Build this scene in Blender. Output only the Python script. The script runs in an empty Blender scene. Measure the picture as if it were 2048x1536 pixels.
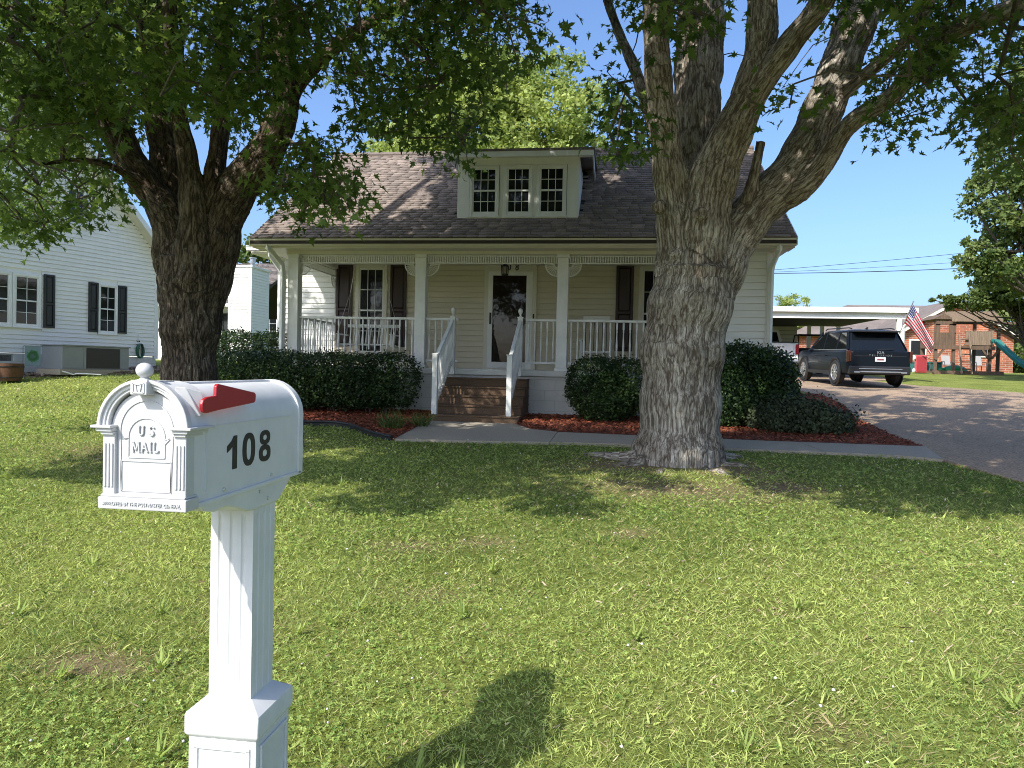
import bpy, bmesh, math, random
import numpy as np
from mathutils import Vector, Matrix, noise
random.seed(7); np.random.seed(7)
RNG = np.random.default_rng(11)
S = bpy.context.scene
COL = S.collection
R_ = math.radians

# ---------------------------------------------------------------- camera, sky, sun, exposure
EYE = Vector((0, 0, 1.5))
FPX, YAW, ROLL, PITCH = 1440.0, R_(-7.6), 0.0225, -math.atan(31 / 1440.0)
fw = Vector((math.sin(YAW) * math.cos(PITCH), math.cos(YAW) * math.cos(PITCH), math.sin(PITCH)))
r0 = Vector((math.cos(YAW), -math.sin(YAW), 0)); u0 = r0.cross(fw)
rt = r0 * math.cos(ROLL) + u0 * math.sin(ROLL); up = -r0 * math.sin(ROLL) + u0 * math.cos(ROLL)
cam = bpy.data.cameras.new('camera'); cam.sensor_width = 36; cam.lens = 36 * FPX / 2048
cam.clip_start = 0.05; cam.clip_end = 3000
co = bpy.data.objects.new('camera', cam); COL.objects.link(co)
mw = Matrix((rt, up, -fw)).transposed().to_4x4(); mw.translation = EYE
co.matrix_world = mw; S.camera = co

SUN_EL, SUN_AZ = R_(43.0), R_(212.0)          # azimuth clockwise from +Y
W = bpy.data.worlds.new('World'); S.world = W; W.use_nodes = True
wn = W.node_tree.nodes; wl = W.node_tree.links
bg = wn['Background']; sky = wn.new('ShaderNodeTexSky'); sky.sky_type = 'NISHITA'
sky.sun_disc = False; sky.sun_elevation = SUN_EL; sky.sun_rotation = SUN_AZ
sky.air_density = 0.9; sky.dust_density = 3.2; sky.ozone_density = 7.0
wl.new(sky.outputs[0], bg.inputs[0]); bg.inputs[1].default_value = 0.10
sl = bpy.data.lights.new('sun', 'SUN'); sl.energy = 2.15; sl.angle = R_(0.53); sl.color = (1.0, 0.955, 0.87)
so = bpy.data.objects.new('sun', sl); COL.objects.link(so)
tosun = Vector((math.sin(SUN_AZ) * math.cos(SUN_EL), math.cos(SUN_AZ) * math.cos(SUN_EL), math.sin(SUN_EL)))
so.rotation_euler = (-tosun).to_track_quat('-Z', 'Y').to_euler(); so.location = (-20, -30, 40)
S.view_settings.view_transform = 'Standard'; S.view_settings.look = 'None'
S.view_settings.exposure = 1.55; S.view_settings.gamma = 1.0
S.view_settings.use_curve_mapping = False
S.cycles.use_denoising = True; S.cycles.denoiser = 'OPENIMAGEDENOISE'; S.cycles.denoising_input_passes = 'RGB_ALBEDO_NORMAL'; S.cycles.denoising_prefilter = 'NONE'; S.cycles.filter_width = 1.0
S.cycles.max_bounces = 8; S.cycles.transparent_max_bounces = 6
S.cycles.diffuse_bounces = 4; S.cycles.glossy_bounces = 3
S.cycles.caustics_reflective = False; S.cycles.caustics_refractive = False

# ---------------------------------------------------------------- helpers
def ss(a, b, x):
    t = np.clip((x - a) / (b - a), 0, 1); return t * t * (3 - 2 * t)
_GY = np.array([-60, -20, 0, 3, 13, 16, 22, 30, 45, 80, 150, 900.]); _GZ = np.array([-.3, -.1, 0, .09, .58, .73, 1.03, 1.36, 1.86, 2.3, 2.6, 2.6])
def gz(x, y):
    """height of the lawn and everything laid on it"""
    return np.interp(y, _GY, _GZ) + .30 * ss(-7, -15, x) * ss(11, 19, y)

def link(o): COL.objects.link(o); return o
def tag(o, label=None, cat=None, group=None, kind=None):
    if label: o['label'] = label
    if cat: o['category'] = cat
    if group: o['group'] = group
    if kind: o['kind'] = kind
    return o
def root(name, loc, label, cat, rotz=0, group=None):
    o = bpy.data.objects.new(name, None); link(o); o.location = loc; o.rotation_euler = (0, 0, rotz)
    o.empty_display_size = .2
    return tag(o, label, cat, group)
def copy_tree(o, parent=None):
    c = o.copy(); link(c); c.parent = parent
    for ch in list(o.children): copy_tree(ch, c)
    return c

class MB:
    def __init__(s): s.v = []; s.f = []
    def add(s, vs, fs):
        n = len(s.v); s.v += [tuple(p) for p in vs]; s.f += [tuple(i + n for i in f) for f in fs]; return s
    def box(s, x0, x1, y0, y1, z0, z1):
        return s.add([(x0,y0,z0),(x1,y0,z0),(x1,y1,z0),(x0,y1,z0),(x0,y0,z1),(x1,y0,z1),(x1,y1,z1),(x0,y1,z1)],
            [(0,3,2,1),(4,5,6,7),(0,1,5,4),(1,2,6,5),(2,3,7,6),(3,0,4,7)])
    def obox(s, c, ax, h):
        c = Vector(c); A = [Vector(a).normalized() for a in ax]; vs = []
        for k in (-1, 1):
            for i, j in ((-1,-1),(1,-1),(1,1),(-1,1)): vs.append(c + A[0]*h[0]*i + A[1]*h[1]*j + A[2]*h[2]*k)
        return s.add(vs, [(0,3,2,1),(4,5,6,7),(0,1,5,4),(1,2,6,5),(2,3,7,6),(3,0,4,7)])
    def bar(s, a, b, w, t=None, upv=(0,0,1)):
        a = Vector(a); b = Vector(b); d = (b - a); u = Vector(upv)
        if abs(d.normalized().dot(u)) > .98: u = Vector((0, 1, 0))
        x = d.cross(u).normalized(); y = x.cross(d).normalized()
        return s.obox((a + b) / 2, (x, y, d), (w / 2, (t or w) / 2, d.length / 2))
    def prism(s, poly, fn0, fn1):
        """poly: 2d points; fn0/fn1 map a 2d point to the two end caps"""
        n = len(poly); vs = [fn0(*p) for p in poly] + [fn1(*p) for p in poly]
        return s.add(vs, [tuple(range(n - 1, -1, -1)), tuple(range(n, 2 * n))] + [(i, (i + 1) % n, n + (i + 1) % n, n + i) for i in range(n)])
    def tube(s, pts, r, n=8, cap=True):
        pts = [Vector(p) for p in pts]; m = len(pts)
        if not hasattr(r, '__len__'): r = [r] * m
        base = len(s.v); prev = None; vs = []; fs = []
        for i, p in enumerate(pts):
            d = (pts[min(i + 1, m - 1)] - pts[max(i - 1, 0)])
            d = d.normalized() if d.length > 1e-9 else Vector((0, 0, 1))
            if prev is None:
                x = d.cross(Vector((0, 0, 1)) if abs(d.z) < .9 else Vector((1, 0, 0))).normalized()
            else: x = (prev - d * prev.dot(d)).normalized()
            prev = x; y = d.cross(x)
            for k in range(n):
                a = 2 * math.pi * k / n; vs.append(p + (x * math.cos(a) + y * math.sin(a)) * r[i])
        for i in range(m - 1):
            for k in range(n):
                fs.append((i*n+k, i*n+(k+1) % n, (i+1)*n+(k+1) % n, (i+1)*n+k))
        if cap: fs += [tuple(range(n - 1, -1, -1)), tuple(range((m - 1) * n, m * n))]
        return s.add(vs, fs)
    def lathe(s, prof, c=(0, 0, 0), n=16, ax=None, cap=True):
        c = Vector(c); X, Y, Z = ax or (Vector((1,0,0)), Vector((0,1,0)), Vector((0,0,1))); vs = []; fs = []
        m = len(prof)
        for r, z in prof:
            for k in range(n):
                a = 2 * math.pi * k / n; vs.append(c + X * (r * math.cos(a)) + Y * (r * math.sin(a)) + Z * z)
        for i in range(m - 1):
            for k in range(n): fs.append((i*n+k, i*n+(k+1) % n, (i+1)*n+(k+1) % n, (i+1)*n+k))
        if cap: fs += [tuple(range(n - 1, -1, -1)), tuple(range((m - 1) * n, m * n))]
        return s.add(vs, fs)
    def ball(s, c, r, n=12):
        return s.lathe([(r * math.sin(math.pi * i / n) + 1e-4, -r * math.cos(math.pi * i / n)) for i in range(n + 1)], c, n * 2 if n > 6 else n)
    def build(s, name, mat, parent=None, org=(0, 0, 0), smooth=False, bevel=0, seg=2, label=None, auto=None):
        me = bpy.data.meshes.new(name); ox, oy, oz = org
        me.from_pydata([(a - ox, b - oy, c - oz) for a, b, c in s.v], [], s.f); me.update()
        if mat: me.materials.append(mat)
        o = bpy.data.objects.new(name, me); link(o)
        if parent is not None: o.parent = parent
        if smooth or auto:
            me.polygons.foreach_set('use_smooth', [True] * len(me.polygons))
        if auto:
            me.set_sharp_from_angle(angle=R_(auto))
        if bevel:
            b = o.modifiers.new('bevel', 'BEVEL'); b.width = bevel; b.segments = seg; b.limit_method = 'ANGLE'; b.angle_limit = R_(35)
        if label: o['label'] = label
        return o

def inst(o, name, parent, loc=None, rot=None, scale=None):
    c = bpy.data.objects.new(name, o.data); link(c); c.parent = parent
    if loc is not None: c.location = loc
    if rot is not None: c.rotation_euler = rot
    if scale is not None: c.scale = scale
    for m in o.modifiers:
        if m.type == 'BEVEL':
            b = c.modifiers.new('bevel', 'BEVEL'); b.width = m.width; b.segments = m.segments; b.limit_method = 'ANGLE'; b.angle_limit = m.angle_limit
    return c

def scatter(name, V, F, pos, Rm, sc, tint, mat, parent=None, org=(0, 0, 0), smooth=False):
    """one mesh holding many copies of a small template (leaves, blades, chips)"""
    V = np.asarray(V, float); F = np.asarray(F, int); N = len(pos); nv = len(V); nf, k = F.shape
    sc = np.asarray(sc, float)
    if sc.ndim == 1: sc = np.repeat(sc[:, None], 3, 1)
    P = (Rm @ (V[None] * sc[:, None, :]).transpose(0, 2, 1)).transpose(0, 2, 1) + (np.asarray(pos) - np.asarray(org))[:, None, :]
    me = bpy.data.meshes.new(name); me.vertices.add(N * nv); me.vertices.foreach_set('co', P.astype(np.float32).ravel())
    idx = (F[None] + (np.arange(N) * nv)[:, None, None]).astype(np.int32).ravel()
    me.loops.add(len(idx)); me.loops.foreach_set('vertex_index', idx)
    me.polygons.add(N * nf); me.polygons.foreach_set('loop_start', np.arange(0, N * nf * k, k, dtype=np.int32))
    if smooth: me.polygons.foreach_set('use_smooth', np.ones(N * nf, bool))
    a = me.attributes.new('tint', 'FLOAT', 'POINT'); a.data.foreach_set('value', np.repeat(np.asarray(tint, np.float32), nv))
    me.update(); me.validate()
    me.materials.append(mat); o = bpy.data.objects.new(name, me); link(o)
    if parent is not None: o.parent = parent
    return o

def frames(nrm, spin):
    """rotation matrices whose z is nrm, turned by spin"""
    n = nrm / (np.linalg.norm(nrm, axis=1, keepdims=True) + 1e-9)
    h = np.where(np.abs(n[:, 2:3]) < .95, np.array([[0, 0, 1.]]), np.array([[1., 0, 0]]))
    x = np.cross(h, n); x /= np.linalg.norm(x, axis=1, keepdims=True); y = np.cross(n, x)
    c, s = np.cos(spin)[:, None], np.sin(spin)[:, None]
    return np.stack([x * c + y * s, -x * s + y * c, n], 2)

# ---------------------------------------------------------------- materials
def new_mat(name):
    m = bpy.data.materials.new(name); m.use_nodes = True
    return m, m.node_tree.nodes, m.node_tree.links, m.node_tree.nodes['Principled BSDF']
def ramp(n, stops):
    r = n.new('ShaderNodeValToRGB'); e = r.color_ramp.elements
    while len(e) < len(stops): e.new(.5)
    for i, (p, c) in enumerate(stops): e[i].position = p; e[i].color = (*c, 1)
    return r
def mat(name, c, rough=.5, var=.12, scale=6., bump=0., bscale=60., metal=0., spec=.5, stretch=(1, 1, 1), c2=None, coat=0.):
    m, n, l, b = new_mat(name)
    tc = n.new('ShaderNodeTexCoord'); mp = n.new('ShaderNodeMapping'); mp.inputs['Scale'].default_value = stretch
    l.new(tc.outputs['Object'], mp.inputs[0])
    nz = n.new('ShaderNodeTexNoise'); nz.inputs['Scale'].default_value = scale; nz.inputs['Detail'].default_value = 6; nz.inputs['Roughness'].default_value = .65
    l.new(mp.outputs[0], nz.inputs[0])
    lo = tuple(max(0, x * (1 - var)) for x in c); hi = c2 or tuple(min(1, x * (1 + var)) for x in c)
    r = ramp(n, [(.3, lo), (.7, hi)]); l.new(nz.outputs[0], r.inputs[0]); l.new(r.outputs[0], b.inputs['Base Color'])
    b.inputs['Roughness'].default_value = rough; b.inputs['Metallic'].default_value = metal
    b.inputs['Specular IOR Level'].default_value = spec
    if coat: b.inputs['Coat Weight'].default_value = coat; b.inputs['Coat Roughness'].default_value = .03
    if bump:
        n2 = n.new('ShaderNodeTexNoise'); n2.inputs['Scale'].default_value = bscale; n2.inputs['Detail'].default_value = 5
        l.new(mp.outputs[0], n2.inputs[0])
        bp = n.new('ShaderNodeBump'); bp.inputs['Strength'].default_value = bump; bp.inputs['Distance'].default_value = .01
        l.new(n2.outputs[0], bp.inputs['Height']); l.new(bp.outputs[0], b.inputs['Normal'])
    return m
def leaf_mat(name, dark, light, trans=.35, rough=.45):
    m, n, l, b = new_mat(name)
    at = n.new('ShaderNodeAttribute'); at.attribute_name = 'tint'
    r = ramp(n, [(0, dark), (1, light)]); l.new(at.outputs['Fac'], r.inputs[0])
    l.new(r.outputs[0], b.inputs['Base Color']); b.inputs['Roughness'].default_value = rough
    b.inputs['Specular IOR Level'].default_value = .2
    t = n.new('ShaderNodeBsdfTranslucent'); mx = n.new('ShaderNodeMixShader'); mx.inputs[0].default_value = trans
    hs = n.new('ShaderNodeHueSaturation'); hs.inputs['Hue'].default_value = .485; hs.inputs['Saturation'].default_value = 1.1; hs.inputs['Value'].default_value = 1.5
    l.new(r.outputs[0], hs.inputs['Color']); l.new(hs.outputs[0], t.inputs[0])
    l.new(b.outputs[0], mx.inputs[1]); l.new(t.outputs[0], mx.inputs[2])
    l.new(mx.outputs[0], n['Material Output'].inputs[0])
    return m
M = {}
M['white'] = mat('white_paint', (.80, .80, .78), .45, .06, 3, .05, 90)
M['vinyl'] = mat('white_vinyl_siding', (.83, .825, .79), .5, .05, 2.5, .04, 60, stretch=(.6, .6, 5))
M['cream'] = mat('cream_siding', (.62, .565, .44), .55, .07, 2.2, .04, 60, stretch=(.6, .6, 5))
M['trim'] = mat('almond_trim', (.68, .64, .54), .5, .06, 2.5, .03, 60)
M['porch'] = mat('porch_white', (.77, .77, .74), .45, .08, 4, .05, 80)
M['found'] = mat('painted_block', (.66, .66, .63), .75, .08, 3, .3, 120)
M['mortar'] = mat('mortar_joint', (.50, .50, .48), .9, .08, 9, .2, 120)
M['black'] = mat('black_paint', (.012, .012, .013), .5, .2, 8)
M['shutter'] = mat('maroon_shutter', (.034, .016, .015), .5, .15, 5, .04, 60)
M['blackshutter'] = mat('black_shutter', (.018, .020, .021), .55, .15, 5)
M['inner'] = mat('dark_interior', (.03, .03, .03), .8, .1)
M['concrete'] = mat('aggregate_concrete', (.37, .32, .25), .85, .25, 60, .5, 220)
M['step'] = mat('brown_aggregate', (.115, .07, .04), .85, .4, 70, .6, 200, c2=(.20, .125, .075))
M['metal'] = mat('galvanised', (.6, .6, .6), .35, .1, 12, metal=.9)
M['darkmetal'] = mat('dark_metal', (.03, .03, .03), .4, .2, 12, metal=.6)
M['wood'] = mat('weathered_wood', (.13, .085, .058), .8, .3, 3, .3, 40, stretch=(6, 6, .6))
M['woodpale'] = mat('pale_wood', (.24, .175, .125), .8, .25, 3, .3, 40, stretch=(6, 6, .6))
M['grey'] = mat('grey_enamel', (.22, .235, .25), .5, .08, 4)
M['rubber'] = mat('tyre_rubber', (.018, .018, .019), .75, .15, 20)
def glass(name, c=(.012, .014, .016), rough=.04):
    m, n, l, b = new_mat(name); b.inputs['Base Color'].default_value = (*c, 1)
    b.inputs['Roughness'].default_value = rough; b.inputs['Specular IOR Level'].default_value = .42
    tc = n.new('ShaderNodeTexCoord'); nz = n.new('ShaderNodeTexNoise'); nz.inputs['Scale'].default_value = 3
    bp = n.new('ShaderNodeBump'); bp.inputs['Strength'].default_value = .04; bp.inputs['Distance'].default_value = .05
    l.new(tc.outputs['Object'], nz.inputs[0]); l.new(nz.outputs[0], bp.inputs['Height']); l.new(bp.outputs[0], b.inputs['Normal'])
    return m
M['glass'] = glass('window_glass')
# ================================================================= ground, walk, drive, beds
WALK = [(-3.0, 9.95), (-2.2, 10.0), (-.45, 10.22), (.26, 10.25), (1.55, 10.2), (2.93, 10.16), (3.85, 10.1), (4.3, 9.9),
        (4.55, 11.05), (3.5, 11.05), (2.5, 11.06), (1.68, 11.1), (.65, 11.16), (-.73, 11.25), (-1.22, 11.5), (-1.55, 12.1), (-3.06, 12.1), (-3.05, 11.6)]
DRIVE = [(4.3, 9.9), (4.42, 9.2), (4.55, 8.5), (4.9, 7.0), (5.6, 4.0), (6.2, 0), (6.5, -8), (15, -8), (15, 10), (14.2, 18), (12.5, 23.4), (11.5, 25.2), (10.5, 26.4), (9.9, 29), (11.6, 31), (11.6, 37),
         (4.2, 37), (4.2, 25), (5.5, 22.4), (5.7, 20.5), (5.4, 17.5), (4.75, 14.6), (4.6, 12.9), (4.5, 11.7), (4.55, 11.05)]
BED_L = [(-7.4, 11.9), (-6.6, 11.4), (-5.6, 11.3), (-4.9, 11.32), (-4.5, 11.4), (-4.1, 11.15), (-3.75, 10.7), (-3.5, 10.4), (-3.0, 9.95), (-3.05, 11.6), (-3.06, 13.6), (-6.5, 13.6), (-7.4, 14.0)]
BED_R = [(-1.55, 12.1), (-1.22, 11.5), (-.73, 11.25), (.65, 11.16), (1.68, 11.1), (2.5, 11.06), (3.5, 11.05), (4.55, 11.05), (4.5, 11.7), (4.6, 12.9), (4.75, 14.6), (5.4, 17.5), (5.7, 20.5), (3.0, 20.5), (3.0, 13.8), (-1.55, 13.6)]
BED_N = [(-16.2, 15.2), (-14.6, 16.6), (-13.9, 17.3), (-13.3, 18.4), (-12.9, 19.5), (-13.4, 21.4), (-14.1, 21.0), (-14.6, 19.5), (-16.5, 14.2)]
def inside(poly, x, y):
    x = np.asarray(x); y = np.asarray(y); r = np.zeros(x.shape, bool); n = len(poly)
    for i in range(n):
        x1, y1 = poly[i]; x2, y2 = poly[(i + 1) % n]
        if y1 == y2: continue
        c = ((y1 > y) != (y2 > y)) & (x < (x2 - x1) * (y - y1) / (y2 - y1) + x1); r ^= c
    return r
BARE = [(.75, 7.5, 1.1, .5, .75), (1.85, 7.9, .5, .35, .8), (.2, 8.7, .7, .5, .85), (1.5, 8.7, .6, .5, .8), (-2.3, 3.0, .28, .12, .9), (-1.03, 4.2, .2, .12, .5), (-.88, 5.3, .2, .15, .7), (-1.4, 5.1, .25, .15, .6),
        (.2, 5.7, .22, .14, .6), (.35, 7.2, .45, .3, .5), (.9, 2.95, .2, .12, .35), (-5.5, 8.5, 1.2, .9, .8), (-1.9, 3.6, .25, .12, .4), (1.9, 3.3, .2, .15, .2)]
def bare(x, y):
    b = np.zeros(np.shape(x))
    for cx, cy, a, c, s in BARE: b = np.maximum(b, s * np.exp(-((x - cx) / a) ** 2 - ((y - cy) / c) ** 2))
    return b
def patchy(x, y, s=1.0):
    return .5 + .25 * (np.sin(x * 1.7 * s + 1.3 * np.sin(y * 1.1 * s)) + np.sin(y * 2.3 * s + 1.7 * np.sin(x * .9 * s + 2)))

def lawn_material():
    m, n, l, b = new_mat('lawn_soil')
    g = n.new('ShaderNodeNewGeometry'); nz = n.new('ShaderNodeTexNoise'); nz.inputs['Scale'].default_value = .9; nz.inputs['Detail'].default_value = 8; nz.inputs['Roughness'].default_value = .7
    l.new(g.outputs['Position'], nz.inputs[0])
    n2 = n.new('ShaderNodeTexNoise'); n2.inputs['Scale'].default_value = 22; n2.inputs['Detail'].default_value = 8; n2.inputs['Roughness'].default_value = .8
    l.new(g.outputs['Position'], n2.inputs[0])
    r1 = ramp(n, [(.3, (.15, .18, .04)), (.55, (.24, .28, .07)), (.75, (.32, .335, .11))]); l.new(nz.outputs[0], r1.inputs[0])
    r2 = ramp(n, [(.3, (.35, .35, .3)), (.7, (1.3, 1.3, 1.2))]); l.new(n2.outputs[0], r2.inputs[0])
    mu = n.new('ShaderNodeMix'); mu.data_type = 'RGBA'; mu.blend_type = 'MULTIPLY'; mu.inputs[0].default_value = 1
    l.new(r1.outputs[0], mu.inputs[6]); l.new(r2.outputs[0], mu.inputs[7])
    at = n.new('ShaderNodeAttribute'); at.attribute_name = 'bare'
    r3 = ramp(n, [(.25, (.10, .065, .035)), (.5, (.22, .16, .10)), (.8, (.36, .29, .2))]); l.new(n2.outputs[0], r3.inputs[0])
    mx = n.new('ShaderNodeMix'); mx.data_type = 'RGBA'; l.new(at.outputs['Fac'], mx.inputs[0]); l.new(mu.outputs[2], mx.inputs[6]); l.new(r3.outputs[0], mx.inputs[7])
    l.new(mx.outputs[2], b.inputs['Base Color']); b.inputs['Roughness'].default_value = .95; b.inputs['Specular IOR Level'].default_value = .1
    bp = n.new('ShaderNodeBump'); bp.inputs['Strength'].default_value = .8; bp.inputs['Distance'].default_value = .04
    l.new(n2.outputs[0], bp.inputs['Height']); l.new(bp.outputs[0], b.inputs['Normal'])
    return m
def lawn():
    xs = np.unique(np.concatenate([np.linspace(-900, -60, 12), np.linspace(-60, -12, 40), np.linspace(-12, 14, 150), np.linspace(14, 60, 40), np.linspace(60, 900, 12)]))
    ys = np.unique(np.concatenate([np.linspace(-500, -10, 12), np.linspace(-10, 0, 14), np.linspace(0, 14, 110), np.linspace(14, 50, 60), np.linspace(50, 900, 30)]))
    X, Y = np.meshgrid(xs, ys); near = ss(40, 10, np.hypot(X, Y - 6))
    Z = gz(X, Y) + near * .03 * (patchy(X, Y, 1.0) - .5) + near * .012 * (patchy(Y, X, 3.1) - .5) - .01
    nx, ny = len(xs), len(ys); i = np.arange(nx * ny).reshape(ny, nx)
    F = np.stack([i[:-1, :-1], i[:-1, 1:], i[1:, 1:], i[1:, :-1]], -1).reshape(-1, 4)
    me = bpy.data.meshes.new('lawn'); me.from_pydata(np.stack([X, Y, Z], -1).reshape(-1, 3).tolist(), [], F.tolist())
    a = me.attributes.new('bare', 'FLOAT', 'POINT')
    bb = np.clip(bare(X, Y) * 1.2 + near * np.clip(patchy(X * 1.9, Y * 1.7, 2.3) - .78, 0, 1) * .8, 0, 1)
    a.data.foreach_set('value', bb.astype(np.float32).ravel())
    me.polygons.foreach_set('use_smooth', [True] * len(me.polygons)); me.update(); me.materials.append(lawn_material())
    o = link(bpy.data.objects.new('lawn', me)); tag(o, 'mown green front lawn rising towards the cottage', 'lawn', kind='structure')
lawn()

def sheet(name, poly, dz, m, label, cat, thick=.12, step=.35, parent=None):
    """a slab that follows the ground: filled polygon cut on a grid, with side skirt"""
    bm = bmesh.new(); vs = [bm.verts.new((x, y, 0)) for x, y in poly]; bm.faces.new(vs)
    xs = [p[0] for p in poly]; ys = [p[1] for p in poly]
    for k in np.arange(min(ys) + step, max(ys), step if max(ys) - min(ys) < 12 else 1.0):
        bmesh.ops.bisect_plane(bm, geom=bm.verts[:] + bm.edges[:] + bm.faces[:], plane_co=(0, k, 0), plane_no=(0, 1, 0))
    e = bmesh.ops.extrude_face_region(bm, geom=bm.faces[:]); top = [v for v in e['geom'] if isinstance(v, bmesh.types.BMVert)]
    st = set(top)
    for v in bm.verts: v.co.z = float(gz(v.co.x, v.co.y)) + (dz if v in st else dz - thick)
    bmesh.ops.recalc_face_normals(bm, faces=bm.faces[:])
    me = bpy.data.meshes.new(name); bm.to_mesh(me); bm.free(); me.materials.append(m)
    o = link(bpy.data.objects.new(name, me))
    if parent is not None: o.parent = parent
    elif label: tag(o, label, cat, kind='structure')
    return o
def clip_poly(poly, a, b):
    """part of poly left of the line a->b"""
    out = []; n = len(poly); side = lambda p: (b[0]-a[0])*(p[1]-a[1]) - (b[1]-a[1])*(p[0]-a[0])
    for i in range(n):
        p, q = poly[i], poly[(i+1) % n]; sp, sq = side(p), side(q)
        if sp >= 0: out.append(p)
        if (sp >= 0) != (sq >= 0):
            t = sp / (sp - sq); out.append((p[0] + (q[0]-p[0])*t, p[1] + (q[1]-p[1])*t))
    return out
# the walk: slabs with open joints
walk = link(bpy.data.objects.new('walkway', None)); walk.location = (0, 10.6, .45)
tag(walk, 'narrow aggregate concrete walk curving from the steps to the driveway', 'walkway', kind='structure')
J = [((-.80, 10.15), (-.76, 11.4)), ((1.0, 10.15), (1.03, 11.2)), ((2.93, 10.1), (2.80, 11.2))]
pieces = []; rest = WALK
for a, b in J:
    d = Vector((b[0]-a[0], b[1]-a[1])).normalized(); nx, ny = -d.y * .006, d.x * .006
    pieces.append(clip_poly(rest, (a[0]+nx, a[1]+ny), (b[0]+nx, b[1]+ny))); rest = clip_poly(rest, (b[0]-nx, b[1]-ny), (a[0]-nx, a[1]-ny))
pieces.append(rest)
for p in pieces:
    s = sheet('slab', p, .03, M['concrete'], None, None, .1); s.parent = walk; s.matrix_parent_inverse = Matrix.Translation(-walk.location)
def drive_mat():
    m, n, l, b = new_mat('aggregate_drive'); g = n.new('ShaderNodeNewGeometry')
    a = n.new('ShaderNodeTexNoise'); a.inputs['Scale'].default_value = .35; a.inputs['Detail'].default_value = 5; l.new(g.outputs['Position'], a.inputs[0])
    v = n.new('ShaderNodeTexVoronoi'); v.inputs['Scale'].default_value = 45; l.new(g.outputs['Position'], v.inputs[0])
    r = ramp(n, [(.35, (.27, .20, .135)), (.6, (.375, .265, .175)), (.8, (.44, .30, .19))]); l.new(a.outputs[0], r.inputs[0])
    r2 = ramp(n, [(0, (.45, .45, .45)), (.5, (1, 1, 1)), (1, (1.35, 1.3, 1.25))]); l.new(v.outputs['Color'], r2.inputs[0])
    mu = n.new('ShaderNodeMix'); mu.data_type = 'RGBA'; mu.blend_type = 'MULTIPLY'; mu.inputs[0].default_value = 1
    l.new(r.outputs[0], mu.inputs[6]); l.new(r2.outputs[0], mu.inputs[7]); l.new(mu.outputs[2], b.inputs['Base Color'])
    b.inputs['Roughness'].default_value = .85; bp = n.new('ShaderNodeBump'); bp.inputs['Strength'].default_value = .5; bp.inputs['Distance'].default_value = .01
    l.new(v.outputs['Distance'], bp.inputs['Height']); l.new(bp.outputs[0], b.inputs['Normal']); return m
sheet('driveway', DRIVE, .02, drive_mat(), 'wide grey-brown aggregate driveway running back to the carport', 'driveway', .15)
M['mulchbase'] = mat('mulch_base', (.16, .05, .028), .95, .4, 12, .8, 50)
M['dirtbase'] = mat('leaf_litter', (.13, .095, .07), .95, .5, 9, .8, 40, c2=(.26, .20, .15))
sheet('mulch_bed', BED_L, .03, M['mulchbase'], 'red mulch bed under the hedge left of the steps', 'flower bed')
sheet('mulch_bed', BED_R, .03, M['mulchbase'], 'red mulch bed right of the steps, reaching to a point at the driveway', 'flower bed')
sheet('dirt_bed', BED_N, .03, M['dirtbase'], 'bed of dry leaves and bark along the neighbouring white house', 'flower bed')
def scatter_poly(poly, n, rng):
    xs = [p[0] for p in poly]; ys = [p[1] for p in poly]; P = []
    X = rng.uniform(min(xs), max(xs), n * 4); Y = rng.uniform(min(ys), max(ys), n * 4); k = inside(poly, X, Y)
    return X[k][:n], Y[k][:n]
CHIP_V = [(-.5, -.14, 0), (.5, -.10, .05), (.45, .14, 0), (-.5, .12, .06), (0, 0, .18)]; CHIP_F = [(0, 1, 4), (1, 2, 4), (2, 3, 4), (3, 0, 4)]
M['chip'] = leaf_mat('mulch_chip', (.12, .032, .016), (.44, .135, .07), 0, .85)
M['litter'] = leaf_mat('litter_chip', (.10, .07, .05), (.40, .32, .24), 0, .85)
def chips(poly, n, m, label, size=(.03, .075)):
    rng = np.random.default_rng(len(poly) * 7 + n); X, Y = scatter_poly(poly, n, rng); N = len(X)
    nr = np.stack([rng.normal(0, .35, N), rng.normal(0, .35, N), np.ones(N)], 1)
    o = scatter('mulch_chips', CHIP_V, CHIP_F, np.stack([X, Y, gz(X, Y) + .034 + rng.uniform(0, .018, N)], 1), frames(nr, rng.uniform(0, 6.3, N)), rng.uniform(*size, N), rng.uniform(0, 1, N) ** 1.4, m)
    tag(o, label, 'mulch', kind='stuff')
chips([p for p in BED_L if p[0] > -9], 9000, M['chip'], 'shredded red bark mulch in the bed left of the steps')
chips(BED_R, 17000, M['chip'], 'shredded red bark mulch in the bed right of the steps')
chips(BED_N, 5000, M['litter'], 'dry leaves and bark scattered by the neighbouring house', (.05, .11))
# edging strip round the left bed
mb = MB(); pts = [(-6.4, 11.25), (-5.6, 11.27), (-4.95, 11.27), (-4.62, 11.34), (-4.35, 11.30), (-4.05, 11.08), (-3.72, 10.64), (-3.46, 10.33), (-3.05, 9.97)]
mb.tube([(x, y, float(gz(x, y)) + .055) for x, y in pts], .022, 8)
for (x0, y0), (x1, y1) in zip(pts, pts[1:]): mb.bar((x0, y0, float(gz(x0, y0)) + .02), (x1, y1, float(gz(x1, y1)) + .02), .014, .08)
tag(mb.build('bed_edging', M['black'], auto=40), 'black plastic edging curving along the left mulch bed', 'edging')

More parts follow.
